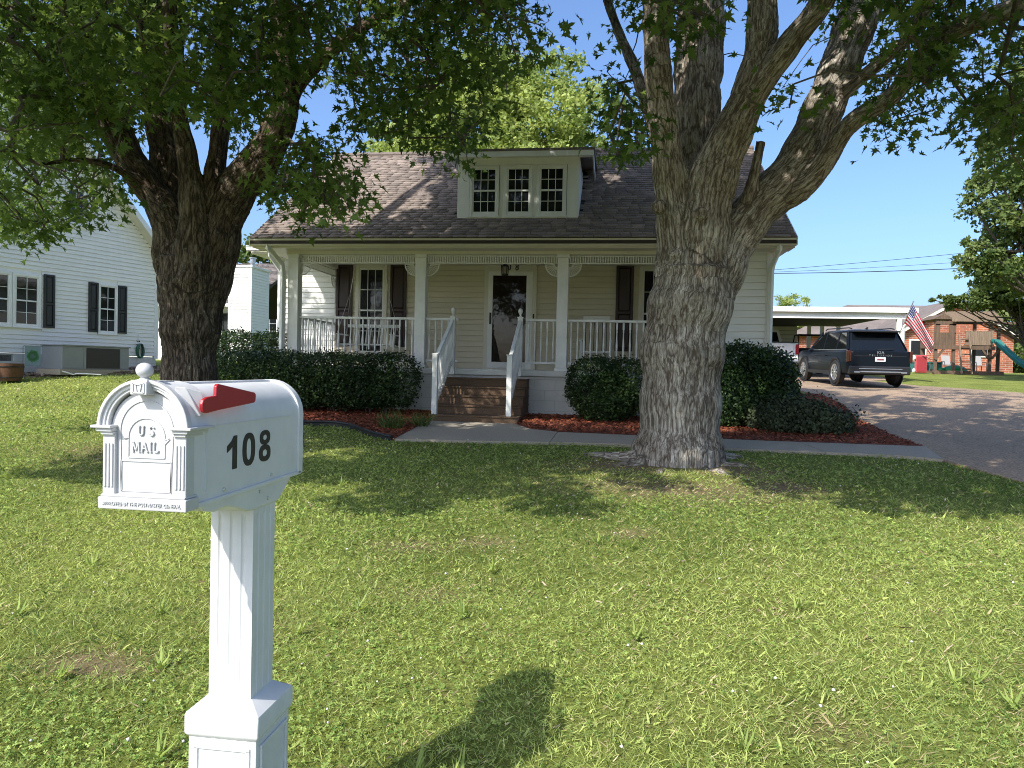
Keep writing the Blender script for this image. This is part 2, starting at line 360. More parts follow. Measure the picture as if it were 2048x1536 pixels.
# ================================================================= grass (uncountable)
TR1, TR2 = (.92, 9.2), (-5.5, 9.0)
def grass():
    rng = np.random.default_rng(5); P = []
    bands = [(1.9, 3.2, 50000), (3.2, 4.6, 62000), (4.6, 6.5, 66000), (6.5, 9, 62000), (9, 12.5, 52000), (12.5, 20, 52000)]
    for y0, y1, n in bands:
        Y = rng.uniform(y0, y1, n); half = .80 * Y + 1.2; X = -.133 * Y + rng.uniform(-1, 1, n) * half; P.append(np.stack([X, Y], 1))
    P = np.concatenate(P); X, Y = P.T
    k = ~(inside(WALK, X, Y) | inside(DRIVE, X, Y) | inside(BED_L, X, Y) | inside(BED_R, X, Y) | inside(BED_N, X, Y))
    k &= ~((np.hypot(X - TR1[0], Y - TR1[1]) < .75) | (np.hypot(X - TR2[0], Y - TR2[1]) < .6))
    k &= ~((X > -6.6) & (X < 3.2) & (Y > 11.5)) & ~((X > 3) & (X < 4.6) & (Y > 11)) & ~((X < -14) & (Y > 21 + (X + 14.1) * 3.2))
    bb = bare(X, Y) + np.clip(patchy(X * 1.9, Y * 1.7, 2.3) - .78, 0, 1) * .7
    k &= rng.uniform(0, 1, len(X)) > bb * .93
    X, Y, bb = X[k], Y[k], bb[k]; N = len(X); D = np.maximum(Y, 2.2)
    vig = patchy(X * .8, Y * .8, 1.4)
    h = rng.uniform(.02, .05, N) * (.75 + .5 * vig) * np.where(rng.uniform(0, 1, N) < .04, 1.6, 1.0)
    w = rng.uniform(.0022, .0042, N) * np.clip(D / 3.6, 1, 4.2); broad = rng.uniform(0, 1, N) < .05; w = np.where(broad, w * 2.6, w)
    h = h * np.clip(D / 9, 1, 1.5)
    lean = rng.uniform(.5, 2.8, N); az = rng.uniform(0, 6.283, N)
    nr = np.stack([np.cos(az) * lean, np.sin(az) * lean, np.ones(N)], 1)
    Rm = frames(nr, rng.uniform(0, 6.283, N))
    # template: a bent, tapered strip (width along x, height along z, droop along y)
    V = np.array([(-.5, 0, 0), (.5, 0, 0), (-.42, .10, .55), (.42, .10, .55), (0, .38, 1.0)]); F = np.array([(0, 1, 3), (0, 3, 2), (2, 3, 4)])
    sc = np.stack([w, h, h], 1)
    t = np.clip(.40 + .5 * (patchy(X, Y, .7) - .5) + .35 * (patchy(X + 5, Y, .23) - .5) + rng.normal(0, .30, N), 0, 1)
    pos = np.stack([X, Y, gz(X, Y) + .03 * (patchy(X, Y, 1.0) - .5) * ss(40, 10, np.hypot(X, Y - 6)) - .006], 1)
    dry = rng.uniform(0, 1, N) < (.08 + .5 * np.clip(bb, 0, 1)); g = ~dry
    o = scatter('grass', V, F, pos[g], Rm[g], sc[g], t[g], leaf_mat('grass_blade', (.085, .15, .034), (.55, .62, .20), .42, .5))
    tag(o, 'short green blades of the front lawn', 'grass', kind='stuff')
    nr2 = nr[dry].copy(); nr2[:, 2] = .45
    o = scatter('dry_grass', V, F, pos[dry], frames(nr2, az[dry]), sc[dry], rng.uniform(0, 1, dry.sum()), leaf_mat('dry_blade', (.30, .24, .12), (.56, .48, .28), .2, .7))
    tag(o, 'straw coloured dead blades among the lawn', 'grass', kind='stuff')
    # clover: three round leaflets on each stalk, in drifts
    n = 80000; Y = 1.9 + (12 - 1.9) * rng.uniform(0, 1, n) ** 1.5; X = -.133 * Y + rng.uniform(-1, 1, n) * (.8 * Y + 1.2)
    dens = np.clip((patchy(X + 3, Y + 1, .9) - .42) * 3, 0, 1) * .9 + .08 + .35 * ss(0, 2, X) * ss(6, 3, Y)
    k = (rng.uniform(0, 1, n) < dens) & ~(inside(WALK, X, Y) | inside(DRIVE, X, Y) | inside(BED_L, X, Y) | inside(BED_R, X, Y)) & (rng.uniform(0, 1, n) > bare(X, Y)) & ~((X > -6.6) & (Y > 11.4))
    X, Y = X[k], Y[k]; N = len(X); V = []; F = []
    for a in (0, 2.09, 4.19):
        c, s = math.cos(a), math.sin(a); b = len(V)
        for u, v, z in ((0, 0, 0), (.55, -.42, .12), (1.05, 0, .03), (.55, .42, .12)): V.append((u * c - v * s, u * s + v * c, z))
        F += [(b, b + 1, b + 2), (b, b + 2, b + 3)]
    nr = np.stack([rng.normal(0, .35, N), rng.normal(-.1, .35, N), np.ones(N)], 1)
    pos = np.stack([X, Y, gz(X, Y) + rng.uniform(.008, .036, N)], 1)
    o = scatter('clover', V, F, pos, frames(nr, rng.uniform(0, 6.3, N)), rng.uniform(.006, .012, N) * np.clip(Y / 4, 1, 2), np.clip(rng.normal(.45, .27, N), 0, 1), leaf_mat('clover_leaf', (.10, .19, .04), (.47, .58, .165), .4, .5))
    tag(o, 'low three-leaved clover spread through the lawn', 'clover', kind='stuff')
    n = 330; Y = 2.3 + 14 * rng.uniform(0, 1, n) ** 1.2; X = -.133 * Y + rng.uniform(-1, 1, n) * (.8 * Y + 1)
    k = ~(inside(WALK, X, Y) | inside(DRIVE, X, Y) | inside(BED_L, X, Y) | inside(BED_R, X, Y)) & ~((X > -6.6) & (Y > 11.4)); X, Y = X[k], Y[k]; N = len(X)
    V = [(0, 0, -1), (1, 0, 0), (0, 1, 0), (-1, 0, 0), (0, -1, 0), (0, 0, .8)]; F = [(1, 2, 5), (2, 3, 5), (3, 4, 5), (4, 1, 5), (2, 1, 0), (3, 2, 0), (4, 3, 0), (1, 4, 0)]
    o = scatter('clover_flowers', V, F, np.stack([X, Y, gz(X, Y) + rng.uniform(.03, .06, N)], 1), frames(np.stack([rng.normal(0, .2, N), rng.normal(0, .2, N), np.ones(N)], 1), rng.uniform(0, 6, N)), rng.uniform(.005, .010, N) * np.clip(Y / 7, 1, 1.6), rng.uniform(0, 1, N), leaf_mat('clover_flower', (.5, .46, .42), (.78, .76, .72), .1, .7))
    tag(o, 'small white clover heads dotted over the lawn', 'clover', kind='stuff')
    # coarse crabgrass tufts and a few fallen scraps
    k = 48; Y = 2.3 + 7 * rng.uniform(0, 1, k) ** 1.4; X = -.133 * Y + rng.uniform(-1, 1, k) * (.72 * Y + .6); nb = 11; X, Y = np.repeat(X, nb), np.repeat(Y, nb); N = len(X); az = rng.uniform(0, 6.283, N); le = rng.uniform(.9, 2.6, N)
    o = scatter('crabgrass', [(-.5, 0, 0), (.5, 0, 0), (-.45, .10, .5), (.45, .10, .5), (0, .34, 1.0)], [(0, 1, 3), (0, 3, 2), (2, 3, 4)], np.stack([X + rng.normal(0, .01, N), Y + rng.normal(0, .01, N), gz(X, Y) + .012], 1), frames(np.stack([np.cos(az) * le, np.sin(az) * le, np.ones(N)], 1), rng.normal(0, .3, N)), np.stack([rng.uniform(.007, .013, N), *(2 * [rng.uniform(.06, .125, N)])], 1), rng.uniform(.3, 1, N), leaf_mat('crabgrass_blade', (.14, .22, .045), (.38, .46, .13), .4, .45))
    tag(o, 'coarse crabgrass tufts sprawling in the lawn', 'grass', kind='stuff')
    k = 420; X = rng.normal(.6, 2.6, k); Y = rng.normal(7.4, 2.2, k); q = (Y > 2.4) & (Y < 9.9); X, Y = X[q], Y[q]; N = len(X)
    o = scatter('fallen_scraps', [(-.5, -.22, 0), (.5, -.1, .06), (.45, .2, 0), (-.4, .25, .12), (0, 0, .2)], [(0, 1, 4), (1, 2, 4), (2, 3, 4), (3, 0, 4)], np.stack([X, Y, gz(X, Y) + .03], 1), frames(np.stack([rng.normal(0, .4, N), rng.normal(0, .4, N), np.ones(N)], 1), rng.uniform(0, 6.3, N)), np.stack([rng.uniform(.02, .07, N), rng.uniform(.01, .03, N), rng.uniform(.01, .03, N)], 1), rng.uniform(0, 1, N), leaf_mat('dry_scrap', (.14, .09, .05), (.50, .40, .28), .1, .8))
    tag(o, 'dry leaves and bark scraps fallen on the lawn near the right maple', 'leaves', kind='stuff')
grass()

# street out of view behind the camera, put in to bounce light
M['road'] = mat('pale_road', (.30, .29, .27), .9, .15, 3, .3, 90)
rd = MB()
for x0, x1 in zip(np.linspace(-60, 60, 25)[:-1], np.linspace(-60, 60, 25)[1:]):
    rd.add([(x0, -8.6, -.03), (x1, -8.6, -.03), (x1, -.9, .03), (x0, -.9, .03)], [(0, 1, 2, 3)])
tag(rd.build('street', M['road']), 'pale worn street out of view behind the viewer, added to bounce light', 'street', kind='structure')
kb = MB().box(-60, 5.6, -.9, -.75, -.2, .08); tag(kb.build('kerb', M['concrete'], bevel=.02), 'low concrete kerb along the street edge', 'kerb', kind='structure')
# ================================================================= the cottage
def lap_boards(parent, m, u0, u1, z0, z1, pitch, P, openings=(), lim=None, org=(0, 0, 0), name='siding_board', gap=.015):
    """overlapping weather boards, each an object; P(u, out, z) gives the point on the wall"""
    z = z0; rng = random.Random(int(u0 * 100 + z0 * 10))
    while z < z1 - .02:
        zt = min(z + pitch, z1); a, b = u0, u1
        if lim: a, b = max(a, lim(z)[0]), min(b, lim(z)[1])
        segs = [(a, b)]
        for o0, o1, p0, p1 in openings:
            if p1 <= z + .01 or p0 >= zt - .01: continue
            # a board cut round the opening
            ns = []
            for s0, s1 in segs:
                if o1 <= s0 or o0 >= s1: ns.append((s0, s1)); continue
                if o0 > s0: ns.append((s0, o0))
                if o1 < s1: ns.append((o1, s1))
            segs = ns
        for s0, s1 in segs:
            if s1 - s0 < .03: continue
            t = .030 + rng.uniform(-.002, .002); zb_ = z + gap; zt2 = zt + gap - .001
            # each board hangs clear of the one below, leaving a deep shadow joint
            mb = MB(); vs = [P(s0, t, zb_), P(s1, t, zb_), P(s1, t - .002, zb_ + .012), P(s0, t - .002, zb_ + .012), P(s0, .016, zt), P(s1, .016, zt), P(s0, .003, zt), P(s1, .003, zt), P(s0, .001, zb_), P(s1, .001, zb_)]
            mb.add(vs, [(0, 1, 2, 3), (3, 2, 5, 4), (4, 5, 7, 6), (6, 7, 9, 8), (8, 9, 1, 0), (0, 3, 4, 6, 8), (1, 9, 7, 5, 2)])
            mb.build(name, m, parent, org)
        z = zt
def text_mesh(s, size, depth, m, name, parent, loc, rot, align='CENTER', sx=1., spacing=1.):
    c = bpy.data.curves.new('lettering', 'FONT'); c.body = s; c.size = size; c.extrude = depth; c.align_x = align; c.space_character = spacing
    t = bpy.data.objects.new('lettering', c); link(t); dg = bpy.context.evaluated_depsgraph_get(); dg.update()
    me = bpy.data.meshes.new_from_object(t.evaluated_get(dg)); bpy.data.objects.remove(t); bpy.data.curves.remove(c)
    me.materials.clear(); me.materials.append(m); o = link(bpy.data.objects.new(name, me)); o.parent = parent
    o.location = loc; o.rotation_euler = rot; o.scale = (sx, 1, 1); return o

HO = (-1.9, 16.0, .7)
house = root('cottage', HO, 'cream and white cottage with brown shingle roof, front porch and triple-window dormer', 'house')
def hb(mb, name, m, parent=None, **k): return mb.build(name, M[m] if isinstance(m, str) else m, parent or house, HO, **k)
EZ, EY, RY, SL = 3.93, 13.25, 17.5, .662
RZ = EZ + (RY - EY) * SL
XL, XR = -6.97, 3.22
# walls (backing) and boards
WL = hb(MB().box(-6.28, 2.1, 16.0, 16.18, .7, 3.95), 'wall', 'cream')
PW = lambda u, o, z: (u, 16.0 - o, z)
porch_open = [(-5.80, -5.06, 1.72, 3.80), (-2.80, -1.62, 1.40, 3.88), (.62, 1.42, 1.72, 3.80)]
lap_boards(WL, M['cream'], -6.28, 2.1, 1.48, 3.84, .122, PW, porch_open, org=HO)
WR = hb(MB().box(2.12, 2.93, 13.93, 14.10, .62, 3.86).box(2.78, 2.93, 14.1, 21.6, .7, 3.9).box(2.12, 2.26, 14.1, 16, .7, 3.9), 'wall', 'vinyl')
lap_boards(WR, M['vinyl'], 2.12, 2.86, .72, 3.72, .13, lambda u, o, z: (u, 13.93 - o, z), org=HO)
lap_boards(WR, M['vinyl'], 14.0, 21.6, 1.1, 3.8, .13, lambda u, o, z: (2.93 + o, u, z), org=HO)
hb(MB().box(2.86, 2.965, 13.895, 13.99, .66, 3.74), 'corner_board', 'white')
hb(MB().box(2.30, 2.92, 13.9, 13.93, .55, .72), 'skirt_board', 'trim')
WW = hb(MB().box(-7.68, -6.29, 16.0, 16.15, .7, 3.98).box(-7.68, -7.54, 16.15, 21, .7, 3.98), 'wall', 'vinyl')
lap_boards(WW, M['vinyl'], -7.60, -6.30, .95, 3.96, .122, PW, org=HO)
hb(MB().box(-7.70, -7.60, 15.97, 16.06, .8, 3.98), 'corner_board', 'white')
hb(MB().box(-7.0, 3.0, 21.4, 21.55, .8, 3.9), 'wall', 'vinyl')
# gable ends
for x in (-6.6, 2.80):
    mb = MB(); mb.prism([(16.0 if x < 0 else 13.95, 3.86), (21.6, 3.86), (RY, RZ - .25)], lambda y, z: (x, y, z), lambda y, z: (x + .12, y, z)); hb(mb, 'gable_wall', 'vinyl')
# wing eave on the left
hb(MB().box(-8.22, -6.3, 15.62, 21, 4.10, 4.16), 'wing_roof', 'white')
hb(MB().box(-8.20, -6.95, 15.66, 21, 4.0, 4.10), 'soffit', 'trim')
g = MB()
for x0, x1, y0, y1, z0, z1 in ((-8.26, -6.95, 15.53, 15.545, 4.05, 4.17), (-8.26, -6.95, 15.53, 15.62, 4.05, 4.06), (-8.26, -6.95, 15.515, 15.545, 4.16, 4.175)): g.box(x0, x1, y0, y1, z0, z1)
hb(g, 'gutter', 'white')

# roof: deck, shingles in courses
rf = MB(); th = .07; n_ = Vector((0, -SL, 1)).normalized()
rf.prism([(EY, EZ - .02), (RY, RZ - .02), (2 * RY - EY, EZ - .02), (2 * RY - EY, EZ - .12), (RY, RZ - .12), (EY, EZ - .12)], lambda y, z: (XL, y, z), lambda y, z: (XR, y, z))
def shingle_mat(name, cols):
    m, n, l, b = new_mat(name); at = n.new('ShaderNodeAttribute'); at.attribute_name = 'tint'; oi = n.new('ShaderNodeObjectInfo')
    ad = n.new('ShaderNodeMath'); ad.operation = 'MULTIPLY_ADD'; l.new(at.outputs['Fac'], ad.inputs[0]); ad.inputs[1].default_value = 1.0
    l.new(oi.outputs['Object Index'], ad.inputs[2])
    g_ = n.new('ShaderNodeNewGeometry'); nz = n.new('ShaderNodeTexNoise'); nz.inputs['Scale'].default_value = 70; nz.inputs['Detail'].default_value = 3; l.new(g_.outputs['Position'], nz.inputs[0])
    n2 = n.new('ShaderNodeTexNoise'); n2.inputs['Scale'].default_value = 1.3; n2.inputs['Detail'].default_value = 5; l.new(g_.outputs['Position'], n2.inputs[0])
    r = ramp(n, cols); l.new(ad.outputs[0], r.inputs[0])
    r2 = ramp(n, [(.3, (.62, .6, .6)), (.7, (1.3, 1.3, 1.3))]); l.new(nz.outputs[0], r2.inputs[0])
    r3 = ramp(n, [(.35, (.85, .85, .87)), (.65, (1.08, 1.06, 1.05))]); l.new(n2.outputs[0], r3.inputs[0])
    c = r.outputs[0]
    for q in (r2, r3):
        mu = n.new('ShaderNodeMix'); mu.data_type = 'RGBA'; mu.blend_type = 'MULTIPLY'; mu.inputs[0].default_value = 1
        l.new(c, mu.inputs[6]); l.new(q.outputs[0], mu.inputs[7]); c = mu.outputs[2]
    l.new(c, b.inputs['Base Color']); b.inputs['Roughness'].default_value = .9; b.inputs['Specular IOR Level'].default_value = .2
    bp = n.new('ShaderNodeBump'); bp.inputs['Strength'].default_value = .4; bp.inputs['Distance'].default_value = .004; l.new(nz.outputs[0], bp.inputs['Height']); l.new(bp.outputs[0], b.inputs['Normal'])
    return m
M['shingle'] = shingle_mat('roof_shingle', [(0, (.19, .162, .145)), (.5, (.25, .21, .185)), (1, (.315, .265, .232))])
roof = hb(rf, 'roof', mat('roof_underlay', (.05, .04, .035), .95))
def shingle_field(parent, m, x0, x1, course, width, y0, z0, slope, y1, skip=None, org=(0, 0, 0), singles=0, seed=3):
    """courses of tabs up one slope; lowest ones as single pieces, the rest joined"""
    rng = np.random.default_rng(seed); L = math.hypot(1, slope); dy, dz = 1 / L, slope / L; nrm = np.array([0, -slope / L, 1 / L])
    P = []; Wd = []; n = int((y1 - y0) * L / course) + 1
    for r in range(n):
        s = r * course; x = x0 - rng.uniform(0, width)
        while x < x1:
            w = width * rng.uniform(.75, 1.25); a, b = max(x, x0), min(x + w, x1); x += w
            if b - a < .04: continue
            y = y0 + s * dy
            if skip and skip((a + b) / 2, y): continue
            P.append(((a + b) / 2, y, z0 + s * dz)); Wd.append(b - a)
    P = np.array(P); Wd = np.array(Wd); N = len(P)
    T = [(-.5, 0, 0), (.5, 0, 0), (.5, 0, 1), (-.5, 0, 1), (-.5, 1.25, -.3), (.5, 1.25, -.3)]; F = [(0, 1, 2), (0, 2, 3), (3, 2, 5), (3, 5, 4), (1, 5, 2), (0, 3, 4)]
    Rm = np.repeat(np.stack([np.array([1, 0, 0]), np.array([0, dy, dz]), nrm], 1)[None], N, 0)
    sc = np.stack([Wd - .006, np.full(N, course), rng.uniform(.011, .021, N)], 1); t = rng.uniform(0, 1, N)
    one = np.argsort(-P[:, 0] * 0 + np.hypot(P[:, 0], P[:, 1]))[:singles]; mask = np.ones(N, bool); mask[one] = False
    if singles:
        for i in one:
            o = scatter('shingle', T, F, np.zeros((1, 3)), Rm[i:i+1], sc[i:i+1], t[i:i+1], m, parent); o.location = P[i] - np.array(org)
    o = scatter('shingles', T, F, P[mask], Rm[mask], sc[mask], t[mask], m, parent, org); o['kind'] = 'stuff'
    return o
DX0, DX1, DY = -3.03, -.66, 14.02
shingle_field(roof, M['shingle'], XL, XR, .125, .24, EY - .03, EZ - .01, SL, RY, lambda x, y: DX0 < x < DX1 and DY < y < 16.6, HO, 300)
hb(MB().tube([(XL, RY, RZ + .015), (XR, RY, RZ + .015)], .07, 8), 'ridge_cap', M['shingle'])
for x in (XL - .02, XR + .005):
    mb = MB(); mb.prism([(EY, EZ - .15), (RY, RZ - .16), (2*RY-EY, EZ - .15), (2*RY-EY, EZ), (RY, RZ - .01), (EY, EZ)], lambda y, z: (x, y, z), lambda y, z: (x + .018, y, z)); hb(mb, 'rake_board', 'white')
# eaves
hb(MB().box(XL, XR, EY + .10, EY + .125, EZ - .18, EZ - .035), 'fascia', 'trim')
hb(MB().box(XL, XR, EY + .126, 13.80, EZ - .175, EZ - .155).box(XL, -6.3, 13.8, 16, EZ - .155, EZ - .14).box(2.9, XR, 13.8, 21, EZ - .155, EZ - .14), 'soffit', 'trim')
prof = [(0, -.125), (.012, -.135), (.07, -.135), (.085, -.12), (.085, -.06), (.11, -.02), (.11, 0), (.103, 0), (.103, -.02), (.078, -.055), (.078, -.115), (.068, -.126), (.006, -.126), (.006, 0), (0, 0)]
gm = MB(); gm.prism([(EY + .1 - o, EZ - .02 + z) for o, z in prof], lambda y, z: (XL - .02, y, z), lambda y, z: (XR + .01, y, z)); hb(gm, 'gutter', 'trim')
def downspout(pts, name='downspout', w=.07): hb(MB().tube(pts, w * .62, 4), name, 'white', auto=30)
downspout([(-6.62, 13.3, 3.8), (-6.62, 13.3, 3.74), (-6.50, 13.66, 3.48), (-6.49, 13.68, 3.3), (-6.49, 13.68, .66)], w=.09)
downspout([(-7.72, 15.6, 4.05), (-7.72, 15.6, 3.95), (-7.58, 15.9, 3.62), (-7.565, 15.93, 3.5), (-7.565, 15.93, .75)], w=.08)
downspout([(2.95, 13.3, 3.8), (2.95, 13.32, 3.72), (2.94, 13.78, 3.50), (2.935, 13.84, 3.4), (2.93, 13.84, .62)], w=.08)
# porch
PY = 13.86
hb(MB().box(-6.45, 2.12, PY - .11, PY + .11, 3.695, 3.775).box(-6.45, 2.12, PY - .06, PY + .07, 3.775, 3.9), 'porch_beam', 'trim')
hb(MB().box(-6.42, -6.22, PY + .12, 16, 3.70, 3.80), 'porch_beam', 'trim')
hb(MB().box(-6.42, 2.1, PY + .12, 15.99, 3.80, 3.83), 'porch_ceiling', 'trim')
hb(MB().box(-6.5, 2.12, 13.62, 16.0, 1.36, 1.475), 'porch_floor', 'found', bevel=.012)
fd = hb(MB().box(-6.38, 2.1, 13.72, 13.9, .3, 1.35).box(-6.38, -6.2, 13.9, 16, .3, 1.35), 'foundation', 'mortar')
blk = None; rng = random.Random(4)
z = .5; row = 0
while z < 1.33:
    h = min(.2, 1.355 - z); x = -6.40 - (.2 if row % 2 else 0)
    while x < 2.1:
        a, b = max(x, -6.40), min(x + .4, 2.1); x += .4
        if b - a < .05 or (a > -3.0 and b < -1.55 and z < 1.2): continue
        hb(MB().box(a + .004, b - .004, 13.70 + rng.uniform(0, .004), 13.75, z + .004, z + h - .004), 'block', 'found', fd)
    z += .2; row += 1
for y in np.arange(13.74, 16, .4):
    for k in range(5): hb(MB().box(-6.4, -6.36, y + .004, min(y + .396, 15.99), .5 + k * .2 + .004, min(.5 + k * .2 + .196, 1.35)), 'block', 'found', fd)
for cx in (-6.31, -3.69, -.905, 1.93):
    c = MB().box(cx - .105, cx + .105, PY - .105, PY + .105, 1.53, 3.63).box(cx - .125, cx + .125, PY - .125, PY + .125, 1.475, 1.53).box(cx - .122, cx + .122, PY - .122, PY + .122, 3.63, 3.694)
    hb(c, 'column', 'porch', bevel=.006)
def baluster_mesh(h):
    r = .019; p = [(r, 0), (r, .12 * h), (.012, .14 * h), (.017, .17 * h), (.011, .2 * h), (.018, .34 * h), (.02, .42 * h), (.012, .62 * h), (.010, .74 * h), (.016, .77 * h), (.011, .8 * h), (r, .83 * h), (r, h)]
    return MB().lathe(p, (0, 0, 0), 8)
proto_bal = None
def railing(a, b, ztop, zbot, n, name='railing', slope=0.):
    """a, b: (x, y); rails rise by slope over the run"""
    global proto_bal
    A = Vector((a[0], a[1], 0)); B = Vector((b[0], b[1], 0)); up_ = Vector((0, 0, 1))
    r = hb(MB().bar(A + up_ * ztop, B + up_ * (ztop + slope), .065, .045), name, 'porch', bevel=.006); hb(MB().bar(A + up_ * zbot, B + up_ * (zbot + slope), .045, .045), 'bottom_rail', 'porch', r, bevel=.006)
    h = ztop - zbot - .045
    for k in range(n):
        t = (k + .5) / n; p = A.lerp(B, t); z = zbot + slope * t + .022
        if proto_bal is None:
            proto_bal = baluster_mesh(1.0).build('baluster', M['porch'], r, smooth=True); c = proto_bal
        else: c = inst(proto_bal, 'baluster', r)
        c.location = (p.x - HO[0], p.y - HO[1], z - HO[2]); c.scale = (1, 1, h)
    return r
railing((-6.2, PY), (-3.80, PY), 2.44, 1.62, 19)
railing((-3.58, PY), (-2.94, PY), 2.44, 1.62, 5)
railing((-1.60, PY), (-1.01, PY), 2.44, 1.62, 5)
railing((-.79, PY), (1.82, PY), 2.44, 1.62, 21)
railing((-6.31, 13.97), (-6.31, 15.95), 2.44, 1.62, 16)
# stairs
st = hb(MB().box(-3.02, -1.52, 12.45, 13.70, .3, .66), 'stairs', 'step')
for k in range(5):
    z0 = .52 + .158 * k; y0 = 12.15 + .29 * k; zt = z0 + .158
    hb(MB().box(-3.06, -1.50, y0 + .02, 13.69, z0, zt - .03).box(-3.07, -1.49, y0, 13.69, zt - .03, zt), 'step', 'step', st, bevel=.008)
for x, s in ((-2.985, 1), (-1.68, 1)):
    nb = hb(MB().box(x - .045, x + .045, 12.19, 12.28, .676, 1.72).box(x - .052, x + .052, 12.183, 12.287, 1.72, 1.735), 'newel_post', 'porch', bevel=.006)
    tp = MB().box(x - .045, x + .045, 13.55, 13.64, 1.36, 2.46).box(x - .052, x + .052, 13.543, 13.647, 2.46, 2.48)
    tp.lathe([(.022, 2.48), (.03, 2.49), (.018, 2.505), (.016, 2.52), (.03, 2.54), (.041, 2.565), (.045, 2.59), (.04, 2.615), (.025, 2.637), (.002, 2.645)], (x, 13.595, 0), 14)
    hb(tp, 'newel_post', 'porch', auto=40)
    railing((x, 12.28), (x, 13.56), 1.66, .86, 13, slope=.745)
# frieze of small slats and bracket fans between the columns
def frieze(a, b, z0=3.535, z1=3.685):
    A = Vector((*a, 0)); B = Vector((*b, 0)); d = (B - A); L = d.length; d.normalize(); n = int(L / .047)
    f = hb(MB().bar(A + Vector((0, 0, z0)), B + Vector((0, 0, z0)), .028, .024).bar(A + Vector((0, 0, z1 - .01)), B + Vector((0, 0, z1 - .01)), .028, .02), 'frieze', 'porch')
    s = MB()
    for k in range(n):
        p = A + d * (L * (k + .5) / n); s.bar(p + Vector((0, 0, z0 + .012)), p + Vector((0, 0, z1 - .02)), .016, .02, upv=(d.x, d.y, 0))
    o = hb(s, 'slats', 'porch', f); o['kind'] = 'stuff'
def fan(corner, d, R=.235):
    c = Vector((*corner, 3.52)); d = Vector((*d, 0)); mb = MB()
    mb.tube([c + d * (R * math.cos(a)) - Vector((0, 0, R * math.sin(a))) for a in np.linspace(0, math.pi / 2, 13)], .013, 6)
    mb.tube([c + d * (.07 * math.cos(a)) - Vector((0, 0, .07 * math.sin(a))) for a in np.linspace(0, math.pi / 2, 7)], .01, 6)
    for a in np.linspace(.08, math.pi / 2 - .08, 8):
        e = d * math.cos(a) - Vector((0, 0, math.sin(a))); mb.bar(c + e * .07, c + e * R, .011, .011)
    hb(mb, 'fan_bracket', 'porch', auto=40)
cols = (-6.31, -3.69, -.905, 1.93)
for x0, x1 in zip(cols, cols[1:]):
    frieze((x0 + .11, PY), (x1 - .11, PY)); fan((x0 + .107, PY), (1, 0)); fan((x1 - .107, PY), (-1, 0))
frieze((-6.31, PY + .11), (-6.31, 15.97)); fan((-6.31, PY + .107), (0, 1)); fan((-6.31, 15.97), (0, -1))
# windows, door, shutters
def window(parent, P, u0, u1, z0, z1, trimm='trim', cas=.085, cols=3, rows=2, org=HO, dep=.0, sashm='white'):
    """double-hung window; P(u, out, z); casing proud of the wall, panes set back as parts of it"""
    f = MB()
    def bx(a, b, o0, o1, c, d): f.add([P(a, o0, c), P(b, o0, c), P(b, o1, c), P(a, o1, c), P(a, o0, d), P(b, o0, d), P(b, o1, d), P(a, o1, d)], [(0,3,2,1),(4,5,6,7),(0,1,5,4),(1,2,6,5),(2,3,7,6),(3,0,4,7)])
    bx(u0 - cas, u0, -.04, .052, z0 - .06, z1 + cas); bx(u1, u1 + cas, -.04, .052, z0 - .06, z1 + cas)
    bx(u0, u1, -.04, .052, z1, z1 + cas); bx(u0 - cas - .02, u1 + cas + .02, .0, .068, z0 - .085, z0 - .058); bx(u0, u1, -.04, .046, z0 - .058, z0)
    w = f.build('window', M[trimm], parent, org, bevel=.004)
    zm = (z0 + z1) / 2; s = .028
    sm = MB(); f = sm
    for (a, b, o) in ((z0, zm + .018, .003), (zm - .018, z1, .014)):
        o1 = o + .024
        bx(u0, u0 + s, o, o1, a, b); bx(u1 - s, u1, o, o1, a, b); bx(u0 + s, u1 - s, o, o1, a, a + s); bx(u0 + s, u1 - s, o, o1, b - s, b)
        iw = (u1 - u0 - 2 * s); ih = b - a - 2 * s
        for k in range(1, cols): bx(u0 + s + iw * k / cols - .006, u0 + s + iw * k / cols + .006, o + .006, o1 - .003, a + s, b - s)
        for k in range(1, rows): bx(u0 + s, u1 - s, o + .007, o1 - .004, a + s + ih * k / rows - .006, a + s + ih * k / rows + .006)
        for i in range(cols):
            for j in range(rows):
                p0, p1 = u0 + s + iw * i / cols + .008, u0 + s + iw * (i + 1) / cols - .008; q0, q1 = a + s + ih * j / rows + .008, a + s + ih * (j + 1) / rows - .008
                MB().add([P(p0, o + .008, q0), P(p1, o + .008, q0), P(p1, o + .008, q1), P(p0, o + .008, q1), P(p0, o + .002, q0), P(p1, o + .002, q0), P(p1, o + .002, q1), P(p0, o + .002, q1)], [(0,1,2,3),(7,6,5,4),(0,4,5,1),(1,5,6,2),(2,6,7,3),(3,7,4,0)]).build('pane', M['glass'], w, org)
    sm.build('sash', M[sashm], w, org)
    return w
window(house, PW, -5.72, -5.14, 1.80, 3.72, sashm='porch', rows=2)
window(house, PW, .70, 1.34, 1.80, 3.72, sashm='porch', rows=2)
